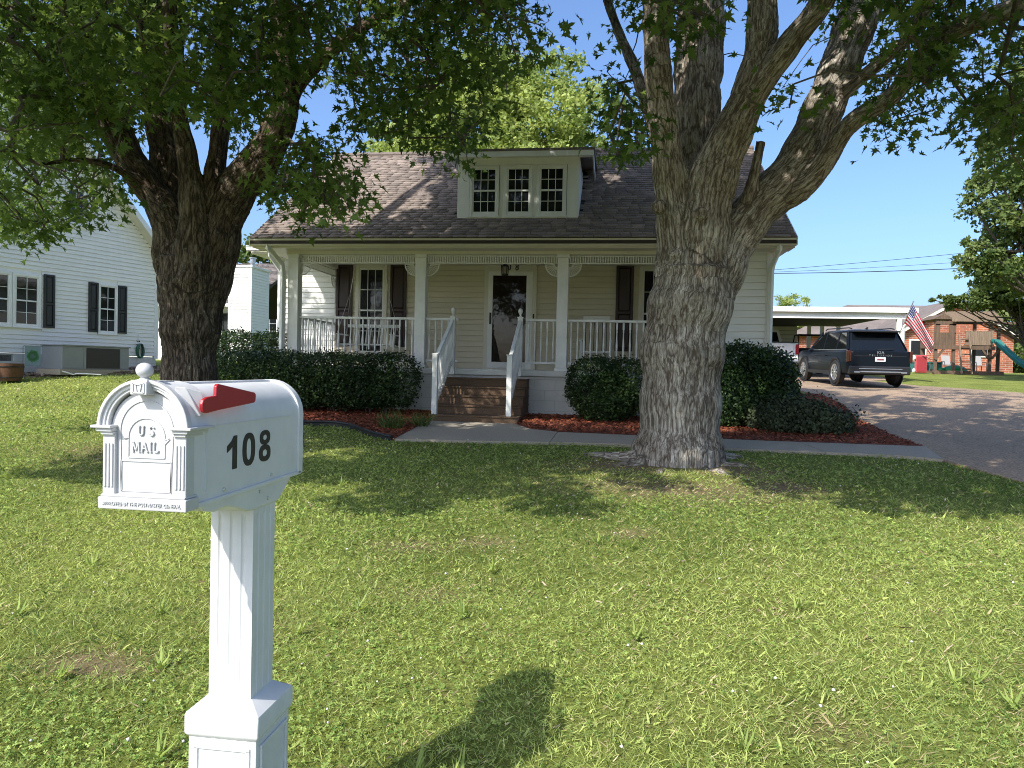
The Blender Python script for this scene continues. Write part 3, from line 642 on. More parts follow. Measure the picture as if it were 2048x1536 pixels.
def shutter(x0, x1, z0, z1, m='shutter', parent=None, P=PW, org=HO):
    mb = MB(); s = .055
    def bx(a, b, o0, o1, c, d): mb.add([P(a, o0, c), P(b, o0, c), P(b, o1, c), P(a, o1, c), P(a, o0, d), P(b, o0, d), P(b, o1, d), P(a, o1, d)], [(0,3,2,1),(4,5,6,7),(0,1,5,4),(1,2,6,5),(2,3,7,6),(3,0,4,7)])
    bx(x0, x0 + s, .028, .062, z0, z1); bx(x1 - s, x1, .028, .062, z0, z1)
    zm = z0 + (z1 - z0) * .45
    for c, d in ((z0, z0 + s), (zm - s / 2, zm + s / 2), (z1 - s, z1)): bx(x0 + s, x1 - s, .028, .062, c, d)
    sh = mb.build('shutter', M[m], parent or house, org, bevel=.004)
    for c, d in ((z0 + s, zm - s / 2), (zm + s / 2, z1 - s)):
        mb = MB(); q = .035
        v = [P(x0 + s, .036, c), P(x1 - s, .036, c), P(x1 - s, .036, d), P(x0 + s, .036, d), P(x0 + s + q, .054, c + q), P(x1 - s - q, .054, c + q), P(x1 - s - q, .054, d - q), P(x0 + s + q, .054, d - q)]
        mb.add(v, [(4,5,6,7),(0,1,5,4),(1,2,6,5),(2,3,7,6),(3,0,4,7),(3,2,1,0)]); mb.build('shutter_panel', M[m], sh, org)
for a, b in ((-6.26, -5.88), (-4.98, -4.60), (.12, .50), (1.54, 1.92)): shutter(a, b, 1.93, 3.81)
# front door: wide trim, white storm-door frame, dark glass
dt = hb(MB().box(-2.80, -2.71, 15.93, 16.02, 1.48, 3.88).box(-1.71, -1.62, 15.93, 16.02, 1.48, 3.88).box(-2.71, -1.71, 15.935, 16.02, 3.66, 3.88).box(-2.80, -1.62, 15.90, 16.02, 1.474, 1.50), 'door_trim', 'trim', bevel=.004)
dr = hb(MB().box(-2.71, -2.605, 15.925, 15.97, 1.50, 3.66).box(-1.85, -1.71, 15.925, 15.97, 1.50, 3.66).box(-2.605, -1.85, 15.925, 15.97, 3.57, 3.66).box(-2.605, -1.85, 15.925, 15.97, 1.50, 1.64), 'storm_door', 'white', bevel=.005)
hb(MB().box(-2.605, -1.85, 15.945, 15.955, 1.64, 3.57), 'door_glass', glass('storm_glass', (.02, .014, .010), .03), dr)
hb(MB().box(-2.66, -2.64, 15.87, 15.925, 2.52, 2.70).box(-2.67, -2.63, 15.915, 15.925, 2.48, 2.74), 'handle', 'darkmetal', dr, bevel=.004)
hb(MB().box(-1.695, -1.665, 15.91, 15.93, 2.62, 2.72), 'doorbell', 'black', bevel=.004)
for ch, x in (('1', -2.42), ('0', -2.245), ('8', -2.07)):
    text_mesh(ch, .215, .008, M['black'], 'house_number', house, (x - HO[0], 15.922 - HO[1], 3.685 - HO[2]), (math.pi / 2, 0, 0), sx=.85)
# dormer
dm = hb(MB().prism([(DY, 4.40), (DY, 5.60), (16.3, 5.86), (16.3, 5.9 - .02)], lambda y, z: (DX0 + .02, y, z), lambda y, z: (DX1 - .02, y, z)), 'dormer', 'inner')
PD = lambda u, o, z: (u, DY - o, z)
f = MB().box(DX0, -2.80, DY - .03, DY + .02, 4.42, 5.62).box(-.88, DX1, DY - .03, DY + .02, 4.42, 5.62).box(-2.80, -.88, DY - .028, DY + .02, 5.47, 5.62).box(-2.80, -.88, DY - .045, DY + .02, 4.42, 4.475)
f.box(-2.20, -2.10, DY - .026, DY + .02, 4.475, 5.47).box(-1.55, -1.46, DY - .026, DY + .02, 4.475, 5.47).box(DX0 - .01, DX1 + .04, DY - .06, DY + .02, 4.40, 4.42)
hb(f, 'dormer_front', 'white', bevel=.004)
for a, b in ((-2.74, -2.26), (-2.05, -1.60), (-1.41, -.94)):
    window(house, PD, a, b, 4.535, 5.41, 'white', cas=.05, cols=3, rows=2)
for x, sg in ((DX0, -1), (DX1, 1)):
    z = 4.47
    ck = hb(MB().prism([(DY, 4.40), (DY, 5.6), (16.4, 5.88)], lambda y, z: (x - .012 * sg, y, z), lambda y, z: (x - .02 * sg, y, z)), 'dormer_side', 'vinyl')
    while z < 5.55:
        yb = EY + (z - EZ) / SL
        hb(MB().prism([(DY, z), (yb + .02, z), (min(yb + .2, 16.3), z + .11), (DY, z + .11)], lambda y, q: (x - .01 * sg, y, q), lambda y, q: (x + .012 * sg, y, q)), 'siding_board', 'vinyl', ck); z += .115
dro = MB(); zr = lambda y: 5.70 + (y - (DY - .3)) * .135
dro.prism([(DY - .34, zr(DY - .34)), (17.0, zr(17.0)), (17.0, zr(17.0) - .07), (DY - .34, zr(DY - .34) - .05)], lambda y, z: (-3.22, y, z), lambda y, z: (-.36, y, z))
hb(dro, 'dormer_roof', M['shingle'])
hb(MB().box(-3.20, -.38, DY - .33, DY - .305, 5.545, 5.69).box(-3.20, -.38, DY - .305, DY + .0, 5.60, 5.625).box(-3.20, -3.18, DY - .3, 15.6, 5.55, 5.68).box(-.40, -.38, DY - .3, 15.6, 5.55, 5.68), 'dormer_fascia', 'white')
hb(MB().box(-6.2, 2.1, 15.985, 16.0, 1.478, 1.52), 'base_trim', 'trim')

# ---- things standing and hanging on the porch
ln = root('hanging_lantern', (-2.145, 14.6, 3.40), 'dark metal lantern hanging from the porch ceiling before the front door', 'lantern')
lo = (-2.145, 14.6, 3.40); mb = MB()
mb.tube([(-2.145, 14.6, 3.66), (-2.145, 14.6, 3.80)], .008, 6); mb.lathe([(.05, 3.795), (.05, 3.80)], (-2.145, 14.6, 0), 10)
mb.lathe([(.075, 3.57), (.06, 3.60), (.025, 3.64), (.008, 3.67)], (-2.145, 14.6, 0), 6); mb.lathe([(.068, 3.40), (.075, 3.415), (.07, 3.43)], (-2.145, 14.6, 0), 6)
for k in range(6):
    a = k * math.pi / 3; mb.bar((-2.145 + .068 * math.cos(a), 14.6 + .068 * math.sin(a), 3.42), (-2.145 + .074 * math.cos(a), 14.6 + .074 * math.sin(a), 3.58), .012)
mb.build('frame', M['darkmetal'], ln, lo)
MB().lathe([(.055, 3.43), (.06, 3.57)], (-2.145, 14.6, 0), 6).build('lamp_glass', mat('seeded_glass', (.28, .24, .16), .15, .3, 30), ln, lo)
so_ = (-5.12, 14.9, 1.9); sw = root('porch_swing', so_, 'white slatted porch swing hanging on chains before the left window', 'porch swing')
for k in range(5): MB().box(-5.68, -4.56, 14.66 + k * .095, 14.735 + k * .095, 1.93, 1.95).build('seat_slat', M['porch'], sw, so_, bevel=.004)
for k in range(12): MB().bar((-5.62 + k * .091, 15.12, 1.95), (-5.62 + k * .091, 15.26, 2.36), .05, .015, upv=(1, 0, 0)).build('back_slat', M['porch'], sw, so_)
MB().bar((-5.70, 15.255, 2.36), (-4.54, 15.255, 2.36), .03, .07).build('backrest', M['porch'], sw, so_, bevel=.005)
for x in (-5.70, -4.54): MB().box(x - .03, x + .03, 14.62, 15.2, 2.14, 2.165).box(x - .025, x + .025, 14.64, 14.69, 1.92, 2.14).box(x - .025, x + .025, 14.64, 15.15, 1.89, 1.93).build('armrest', M['porch'], sw, so_, bevel=.005)
for x, s in ((-5.72, 1), (-4.52, -1)):
    for y in (14.64, 15.2): MB().tube([(x, y, 2.15), (x + s * .18, 14.92, 3.05)], .006, 5).build('chain', M['metal'], sw, so_)
    MB().tube([(x + s * .18, 14.92, 3.05), (x + s * .30, 14.92, 3.80)], .006, 5).build('chain', M['metal'], sw, so_)
ro = (-.28, 15.2, 1.475); rk = root('rocking_chair', ro, 'white rocking chair with a dark slatted back behind the right porch railing', 'chair')
MB().box(-.56, 0, 14.95, 15.4, 1.86, 1.90).build('seat', M['porch'], rk, ro, bevel=.006)
for k in range(6): MB().bar((-.50 + k * .088, 15.38, 1.9), (-.50 + k * .088, 15.52, 2.56), .05, .015, upv=(1, 0, 0)).build('back_slat', mat('dark_slat', (.06, .065, .08), .5) if k == 0 else bpy.data.materials['dark_slat'], rk, ro)
MB().bar((-.56, 15.52, 2.60), (0, 15.52, 2.60), .03, .12).build('headrest', M['porch'], rk, ro, bevel=.006)
for x in (-.58, .02):
    MB().box(x - .03, x + .03, 14.9, 15.45, 2.10, 2.13).build('armrest', M['porch'], rk, ro, bevel=.005)
    MB().bar((x, 14.98, 1.52), (x, 14.98, 2.1), .045).build('leg', M['porch'], rk, ro); MB().bar((x, 15.38, 1.53), (x, 15.40, 2.1), .045).build('leg', M['porch'], rk, ro)
    MB().tube([(x, 14.8 + t * .85, 1.50 + .10 * (2 * t - 1) ** 2) for t in np.linspace(0, 1, 9)], .022, 6).build('rocker', M['porch'], rk, ro)
# ================================================================= mailbox on its post
MO = (-.84, 1.575, .30)
mbx = root('mailbox', MO, 'white plastic mailbox with red flag and black number 108 on a fluted white post', 'mailbox')
M['plastic'] = mat('white_plastic', (.64, .64, .635), .42, .07, 13, .015, 200)  # white plastic, colour lightened to lift the side that lies in shade
M['plasticsun'] = mat('sunlit_front_plastic', (.50, .50, .495), .4, .06, 13, .01, 200)  # the same white plastic, colour toned down for the sunlit front
M['flagred'] = mat('red_plastic', (.36, .018, .025), .35, .08, 9)
cx, hw, zb, zs = -.861, .084, 1.224, 1.372
def arch(r, z0, zc, w=None, n=22):
    w = w or r
    return [(cx - w, z0)] + [(cx - r * math.cos(a), zc + r * math.sin(a)) for a in np.linspace(0, math.pi, n)] + [(cx + w, z0)]
def ext(poly, y0, y1, mb=None): return (mb or MB()).prism(poly, lambda x, z: (x, y0, z), lambda x, z: (x, y1, z))
def shell(outer, inner, y0, y1):
    mb = MB(); n = len(outer); vs = [(x, y0, z) for x, z in outer] + [(x, y0, z) for x, z in inner] + [(x, y1, z) for x, z in outer] + [(x, y1, z) for x, z in inner]; fs = []
    for i in range(n - 1): fs += [(i, i+1, n+i+1, n+i), (2*n+i, 3*n+i, 3*n+i+1, 2*n+i+1), (i, 2*n+i, 2*n+i+1, i+1), (n+i, n+i+1, 3*n+i+1, 3*n+i)]
    fs += [(0, n, 3*n, 2*n), (n-1, 3*n-1, 4*n-1, 2*n-1)]
    return mb.add(vs, fs)
def mbld(mb, name, m='plastic', parent=None, **k): return mb.build(name, M[m], parent or mbx, MO, **k)
mbld(ext(arch(.0815, zb, zs), 1.275, 1.752), 'box', auto=35, bevel=.002)
mbld(shell(arch(.0865, zb - .004, zs), arch(.080, zb - .004, zs), 1.738, 1.764), 'rear_rim', auto=35, bevel=.002)
mbld(MB().box(cx - .006, cx + .006, 1.29, 1.755, zs + .079, zs + .086), 'roof_ridge', bevel=.002)
# front hood: stepped mouldings, pilasters, ledge caps, base strip
mbld(shell(arch(.0885, zs, zs), arch(.0795, zs, zs), 1.243, 1.345), 'hood', auto=35, bevel=.0015)
mbld(shell(arch(.0925, zs, zs), arch(.0855, zs, zs), 1.238, 1.254), 'hood_moulding', 'plasticsun', auto=35, bevel=.0015)
mbld(shell(arch(.0805, zs, zs), arch(.0735, zs, zs), 1.246, 1.27), 'hood_moulding', 'plasticsun', auto=35, bevel=.0015)
for s in (-1, 1):
    x0 = cx + s * .0725; w = .0125
    p = MB().box(x0 - w, x0 + w, 1.247, 1.275, zb + .02, zs - .012)
    mbld(p, 'pilaster', 'plasticsun', bevel=.002)
    for k in (-1, 0, 1): mbld(MB().box(x0 + k * .0072 - .0022, x0 + k * .0072 + .0022, 1.2445, 1.25, zb + .035, zs - .03), 'flute_rib', 'plasticsun', bevel=.001)
    mbld(MB().box(x0 - .021 + s * .008, x0 + .021 + s * .008, 1.233, 1.318, zs - .001, zs + .0045).box(x0 - .016 + s * .004, x0 + .016 + s * .004, 1.238, 1.31, zs - .008, zs - .001).box(x0 - .013 + s * .001, x0 + .013 + s * .001, 1.242, 1.30, zs - .014, zs - .008), 'ledge_cap', 'plasticsun', bevel=.0015)
mbld(MB().box(cx - .0895, cx + .0895, 1.241, 1.285, zb - .006, zb + .017).box(cx - .086, cx + .086, 1.2425, 1.285, zb + .017, zb + .022), 'base_strip', 'plasticsun', bevel=.002)
door = mbld(ext(arch(.0735, zb + .02, zs - .004, .0605), 1.2545, 1.30), 'door', 'plasticsun', auto=35, bevel=.002)
def groove(pts, w=.0011, y=1.2538, closed=False):
    mb = MB(); q = pts + [pts[0]] if closed else pts
    for (a, b), (c, d) in zip(q, q[1:]): mb.bar((a, y, b), (c, y, d), w * 2, .0022, upv=(0, 1, 0))
    return mb
ol = [(cx - .050, zb + .026)] + [(cx - .054 * math.cos(a), zs - .006 + .058 * math.sin(a)) for a in np.linspace(0, math.pi, 18)] + [(cx + .050, zb + .026)]
mbld(groove(ol), 'raised_line', 'plasticsun', door)
zz = zs - .021; r = .037
po = [(cx - r, 1.316), (cx - r, zz), (cx - r - .009, zz), (cx - r - .009, zz + .001), (cx - r, zz + .001)] + [(cx - r * math.cos(a), zz + .004 + .036 * math.sin(a)) for a in np.linspace(.05, math.pi - .05, 16)] + [(cx + r, zz + .001), (cx + r + .010, zz + .002), (cx + r, zz - .009), (cx + r, 1.316), (cx - r, 1.316)]
mbld(groove(po), 'raised_line', 'plasticsun', door)
mbld(groove([(cx - .051, 1.252), (cx + .051, 1.252), (cx + .051, 1.309), (cx - .051, 1.309)], closed=True), 'raised_line', 'plasticsun', door)
# raised serif lettering, drawn with strokes
def strokes(ls, x, z, h, wth, name, par, y=1.2525, dep=.003, m='plasticsun'):
    mb = MB()
    for st in ls:
        for (a, b), (c, d) in zip(st, st[1:]): mb.bar((x + a * h, y, z + b * h), (x + c * h, y, z + d * h), wth, dep, upv=(0, 1, 0))
    mbld(mb, name, m, par, bevel=.0005, seg=1)
SF = lambda x, z, w=.16: [(x - w / 2, z), (x + w / 2, z)]
G_ = {'U': [[(.1, 1), (.1, .3), (.18, .1), (.35, .02), (.52, .1), (.6, .3), (.6, 1)], SF(.1, 1, .24), SF(.6, 1, .24)],
      'S': [[(.55, .78), (.55, .92)], [(.55, .82), (.42, .97), (.25, .98), (.1, .86), (.1, .7), (.22, .56), (.42, .46), (.55, .32), (.53, .14), (.38, .02), (.2, .03), (.08, .18)], [(.08, .08), (.08, .24)]],
      'M': [[(.1, 0), (.14, 1), (.45, .1), (.76, 1), (.8, 0)], SF(.1, 0, .24), SF(.8, 0, .24), SF(.12, 1, .2), SF(.78, 1, .2)],
      'A': [[(.06, 0), (.36, 1), (.66, 0)], [(.17, .35), (.55, .35)], SF(.06, 0, .22), SF(.66, 0, .22)],
      'I': [[(.15, 0), (.15, 1)], SF(.15, 0, .26), SF(.15, 1, .26)],
      'L': [[(.15, 1), (.15, 0), (.6, 0), (.6, .2)], SF(.15, 1, .26)]}
for ch, x in (('U', cx - .0165), ('S', cx + .0055)): strokes(G_[ch], x, 1.358, .0175, .0026, 'raised_letter', door)
for ch, x in (('M', cx - .0285), ('A', cx - .0095), ('I', cx + .0065), ('L', cx + .0140)): strokes(G_[ch], x, 1.3275, .0175, .0026, 'raised_letter', door)
text_mesh('APPROVED BY THE POSTMASTER GENERAL', .0105, .0012, M['plasticsun'], 'raised_lettering', mbx, (cx - MO[0], 1.2405 - MO[1], zb + .0015 - MO[2]), (math.pi / 2, 0, 0), sx=.72, spacing=1.1)
# keystone with ball finial
k = MB().box(cx - .0165, cx + .0165, 1.228, 1.315, zs + .0635, zs + .089); mbld(k, 'keystone', 'plasticsun', bevel=.0015)
mbld(groove([(cx - .011, zs + .0675), (cx + .011, zs + .0675), (cx + .011, zs + .085), (cx - .011, zs + .085)], .0012, 1.2275, True), 'raised_line', 'plasticsun')
v7 = MB(); [v7.bar((cx + a, 1.2275, zs + b), (cx + c, 1.2275, zs + d), .0028, .003, upv=(0, 1, 0)) for a, b, c, d in ((-.006, .0835, .006, .0835), (.006, .0835, .003, .069), (-.006, .0835, -.003, .069))]
mbld(v7, 'raised_line', 'plasticsun')
fin = MB().box(cx - .014, cx + .014, 1.232, 1.262, zs + .089, zs + .091).lathe([(.011, zs + .091), (.007, zs + .095), (.0065, zs + .097)] + [(.0155 * math.sin(a), zs + .109 - .0145 * math.cos(a)) for a in np.linspace(.45, math.pi, 12)], (cx, 1.246, 0), 24)
mbld(fin, 'finial', 'plasticsun', auto=35)
# red flag on its boss
bs = MB(); bs.prism([(1.262, 1.452), (1.282, 1.443), (1.286, 1.40), (1.276, 1.395)], lambda y, z: (cx + .05, y, z), lambda y, z: (cx + .095 if y > 1.27 else cx + .07, y, z)); mbld(bs, 'flag_boss', 'plasticsun', bevel=.002)
fl = [(1.268, 1.412), (1.272, 1.404), (1.282, 1.4015), (1.330, 1.4055), (1.468, 1.4135), (1.474, 1.418), (1.475, 1.431), (1.470, 1.4355), (1.330, 1.456), (1.322, 1.457), (1.316, 1.452), (1.315, 1.434), (1.285, 1.432), (1.272, 1.428), (1.267, 1.42)]
mbld(MB().prism(fl, lambda y, z: (cx + .097, y, z), lambda y, z: (cx + .1045, y, z)), 'flag', 'flagred', auto=30, bevel=.0015)
# embossed side panel, rivets and seam
xs_ = cx + .0815
pn = MB()
for (a, b), (c, d) in zip([(1.318, 1.245), (1.318, 1.362), (1.330, 1.372), (1.64, 1.372)], [(1.318, 1.362), (1.330, 1.372), (1.64, 1.372), (1.70, 1.372)]): pn.bar((xs_ + .0006, a, b), (xs_ + .0006, c, d), .0014, .003, upv=(1, 0, 0))
mbld(pn, 'side_moulding')
mbld(MB().box(xs_ - .002, xs_ + .005, 1.285, 1.755, zb - .006, zb + .003), 'lower_flange', bevel=.0015)
for y, z in ((1.388, 1.237), (1.598, 1.238)):
    mbld(MB().lathe([(.0045, 0), (.004, .0022), (.001, .003)], (xs_, y, z), 10, (Vector((0, 1, 0)), Vector((0, 0, 1)), Vector((1, 0, 0)))), 'screw', 'metal', auto=30)
# 108 in bold narrow figures
xf = xs_ + .0012; NB = MB()
def ring(yc, zc, ry, rz, wy, wz, n=28, sq=2.4):
    sp = lambda t, r_: math.copysign(abs(t) ** (2 / sq), t) * r_
    o = [(yc + sp(math.cos(a), ry), zc + sp(math.sin(a), rz)) for a in np.linspace(0, 2 * math.pi, n, endpoint=False)]
    i = [(yc + sp(math.cos(a), ry - wy), zc + sp(math.sin(a), rz - wz)) for a in np.linspace(0, 2 * math.pi, n, endpoint=False)]
    vs = [(xf, *p) for p in o] + [(xf, *p) for p in i] + [(xs_ - .001, *p) for p in o] + [(xs_ - .001, *p) for p in i]; fs = []
    for k_ in range(n):
        j = (k_ + 1) % n; fs += [(k_, j, n + j, n + k_), (k_, 2*n + k_, 2*n + j, j), (n + k_, n + j, 3*n + j, 3*n + k_)]
    return MB().add(vs, fs)
zt_, zl_ = 1.345, 1.2745; H = zt_ - zl_; zc = (zt_ + zl_) / 2
one = MB().prism([(1.420, zl_), (1.438, zl_), (1.438, zt_), (1.425, zt_), (1.416, zt_ - .010), (1.398, zt_ - .020), (1.398, zt_ - .033), (1.412, zt_ - .027), (1.420, zt_ - .021)], lambda y, z: (xf, y, z), lambda y, z: (xs_ - .001, y, z))
mbld(one, 'number', 'black'); mbld(ring(1.4895, zc, .0275, H / 2 + .001, .0165, .0125), 'number', 'black')
e8 = ring(1.564, zc - H * .235, .0275, H * .275, .0165, .0115); r2 = ring(1.564, zc + H * .275, .0245, H * .235, .0150, .0105); e8.add(r2.v, r2.f); mbld(e8, 'number', 'black')
# bracket under the box and fluted post
PX0, PX1, PY0, PY1 = -.888, -.786, 1.528, 1.634
br = MB(); yz = [(1.30, 1.2235), (1.32, 1.205), (1.36, 1.196), (1.40, 1.199), (1.44, 1.190), (1.49, 1.172), (1.525, 1.168), (1.64, 1.168), (1.655, 1.175), (1.70, 1.205), (1.72, 1.2235)]
br.prism(yz, lambda y, z: (PX0 - .004, y, z), lambda y, z: (PX1 + .004, y, z)); mbld(br, 'bracket', auto=25, bevel=.004)
for y, z in ((1.548, 1.206), (1.588, 1.184)):
    mbld(MB().lathe([(.0042, 0), (.004, .0022), (.001, .003)], (PX1 + .004, y, z), 10, (Vector((0, 1, 0)), Vector((0, 0, 1)), Vector((1, 0, 0)))), 'screw', 'metal', auto=30)
def fluted(x0, x1, y0, y1, z0, z1, n=3, gw=.0055, gd=.0035, fz0=.015, fz1=.012):
    """square post with n rounded grooves on each face, grooves stopping short of the ends"""
    def prof(depth):
        c = [(x0, y0), (x1, y0), (x1, y1), (x0, y1)]; out = []
        for i in range(4):
            a = Vector(c[i]); b = Vector(c[(i+1) % 4]); d = (b - a); L = d.length; d.normalize(); inn = Vector((-d.y, d.x)); out.append(tuple(a))
            for k_ in range(n):
                s = L * (k_ + .85) / (n + .7); 
                for t, e in ((-1, 0), (-.6, .8), (0, 1), (.6, .8), (1, 0)): out.append(tuple(a + d * (s + t * gw) + inn * (depth * e)))
        return out
    mb = MB(); lev = [(z0, 0), (z0 + fz0, 0), (z0 + fz0 + .012, gd), (z1 - fz1 - .012, gd), (z1 - fz1, 0), (z1, 0)]; ps = [prof(d) for _, d in lev]; m = len(ps[0])
    vs = [(x, y, z) for (z, _), p in zip(lev, ps) for x, y in p]; fs = []
    for i in range(len(lev) - 1):
        for k_ in range(m): fs.append((i*m+k_, i*m+(k_+1) % m, (i+1)*m+(k_+1) % m, (i+1)*m+k_))
    fs += [tuple(range(m - 1, -1, -1)), tuple(range((len(lev)-1)*m, len(lev)*m))]
    return mb.add(vs, fs)
mbld(fluted(PX0, PX1, PY0, PY1, .72, 1.17), 'post', auto=30)
q = .037
def ringbox(mb, levels):
    vs = []; 
    for e, z in levels: vs += [(PX0 - e, PY0 - e, z), (PX1 + e, PY0 - e, z), (PX1 + e, PY1 + e, z), (PX0 - e, PY1 + e, z)]
    fs = [(3, 2, 1, 0)]
    for i in range(len(levels) - 1):
        for k_ in range(4): fs.append((i*4+k_, i*4+(k_+1) % 4, (i+1)*4+(k_+1) % 4, (i+1)*4+k_))
    n = (len(levels) - 1) * 4; fs.append((n, n+1, n+2, n+3)); return mb.add(vs, fs)
mbld(ringbox(MB(), [(.030, .655), (.034, .66), (q, .664), (q, .706), (.035, .711), (.002, .735), (0, .736)]), 'collar', auto=25, bevel=.003)
mbld(ringbox(MB(), [(.030, .26), (.030, .6555)]), 'base_post', bevel=.003)
for f_ in range(4):
    a = f_ * math.pi / 2; c_ = Vector(((PX0 + PX1) / 2, (PY0 + PY1) / 2, 0)); d = Vector((math.sin(a), -math.cos(a), 0)); e = Vector((math.cos(a), math.sin(a), 0)); hh = .051 + .030
    fr = MB(); o = c_ + d * (hh + .0025); w_ = .062
    for s in (-1, 1): fr.bar(o + e * (s * w_) + Vector((0, 0, .33)), o + e * (s * w_) + Vector((0, 0, .635)), .010, .006, upv=tuple(d))
    for z in (.33, .635): fr.bar(o - e * (w_ + .005) + Vector((0, 0, z)), o + e * (w_ + .005) + Vector((0, 0, z)), .010, .006, upv=tuple(d))
    mbld(fr, 'base_panel', bevel=.002)
mbx.scale = (1.2, 1.2, 1.2); mbx.location = EYE + (Vector(MO) - EYE) * 1.2     # large-size box: real width 0.2 m
# ================================================================= the two maples: limbs as (x, y, z, radius); twigs as x, y, z in tenths of a metre
LIMBS_R = [[(0.88, 9.2, -0.04, 0.703), (0.88, 9.2, 0.31, 0.614), (0.89, 9.2, 0.65, 0.539), (0.89, 9.2, 1.15, 0.494), (0.9, 9.2, 1.78, 0.493), (0.95, 9.2, 2.15, 0.499), (1.0, 9.2, 2.46, 0.498), (1.01, 9.2, 2.78, 0.485)], [(0.94, 9.2, 2.4, 0.374), (0.84, 9.15, 2.89, 0.298), (0.78, 9.1, 3.37, 0.247), (0.68, 9.0, 3.96, 0.207), (0.56, 8.85, 4.64, 0.174), (0.48, 8.7, 5.16, 0.159), (0.44, 8.6, 5.82, 0.157), (0.37, 8.4, 6.56, 0.136), (0.24, 8.0, 7.39, 0.108), (0.1, 7.6, 8.37, 0.077)], [(1.08, 9.3, 2.66, 0.377), (1.05, 9.35, 3.43, 0.328), (1.02, 9.5, 4.16, 0.307), (1.05, 9.7, 5.06, 0.313), (1.1, 9.9, 6.12, 0.319), (1.15, 10.1, 7.35, 0.284), (1.22, 10.5, 9.17, 0.238), (1.28, 11.0, 12.04, 0.16)], [(1.08, 9.2, 2.4, 0.361), (1.09, 9.1, 3.01, 0.332), (1.12, 9.05, 3.48, 0.317), (1.22, 9.0, 3.95, 0.302), (1.39, 8.9, 4.37, 0.25), (1.56, 8.8, 4.8, 0.217), (1.65, 8.7, 5.26, 0.185), (1.63, 8.6, 5.77, 0.171), (1.55, 8.4, 6.49, 0.145), (1.4, 8.1, 7.64, 0.107), (1.21, 7.8, 8.94, 0.072)], [(1.54, 8.8, 4.68, 0.176), (1.74, 8.65, 4.96, 0.155), (1.94, 8.4, 5.22, 0.139), (2.13, 8.2, 5.44, 0.129), (2.22, 8.0, 5.64, 0.126), (2.35, 7.6, 6.01, 0.099), (2.48, 7.1, 6.47, 0.069)], [(1.1, 9.2, 2.16, 0.311), (1.29, 9.25, 2.66, 0.324), (1.48, 9.3, 3.1, 0.3), (1.71, 9.3, 3.47, 0.286), (2.02, 9.3, 3.8, 0.278), (2.26, 9.35, 4.16, 0.254), (2.46, 9.4, 4.6, 0.248), (2.7, 9.5, 5.15, 0.249), (2.93, 9.6, 5.82, 0.263), (3.14, 9.7, 6.44, 0.253), (3.46, 10.0, 7.54, 0.22), (3.97, 10.5, 9.29, 0.175), (4.49, 11.0, 11.7, 0.112)], [(2.04, 9.25, 3.68, 0.184), (2.28, 9.2, 3.8, 0.17), (2.45, 9.1, 3.99, 0.138), (2.67, 8.9, 4.38, 0.117), (2.87, 8.75, 4.53, 0.109), (3.05, 8.6, 4.62, 0.106), (3.13, 8.4, 4.74, 0.098), (3.19, 8.2, 4.86, 0.095), (3.29, 7.9, 4.98, 0.091), (3.49, 7.6, 4.98, 0.092), (3.73, 7.3, 4.98, 0.088), (3.96, 6.9, 4.98, 0.069), (4.28, 6.4, 4.97, 0.044)], [(2.57, 9.4, 4.81, 0.111), (2.79, 9.3, 4.98, 0.091), (3.08, 9.1, 5.21, 0.077), (3.29, 8.9, 5.37, 0.069), (3.44, 8.7, 5.65, 0.062), (3.54, 8.4, 6.01, 0.048)], [(1.61, 9.1, 3.58, 0.085), (1.69, 9.07, 3.91, 0.067), (1.73, 9.07, 4.15, 0.06), (1.76, 9.07, 4.31, 0.066)], [(2.37, 9.2, 3.84, 0.097), (2.5, 9.15, 3.91, 0.06)], [(0.68, 9.4, 4.13, 0.089), (0.46, 9.8, 4.91, 0.086), (0.26, 10.2, 5.68, 0.083), (0.01, 10.6, 6.42, 0.072), (-0.27, 11.0, 7.36, 0.06)]]
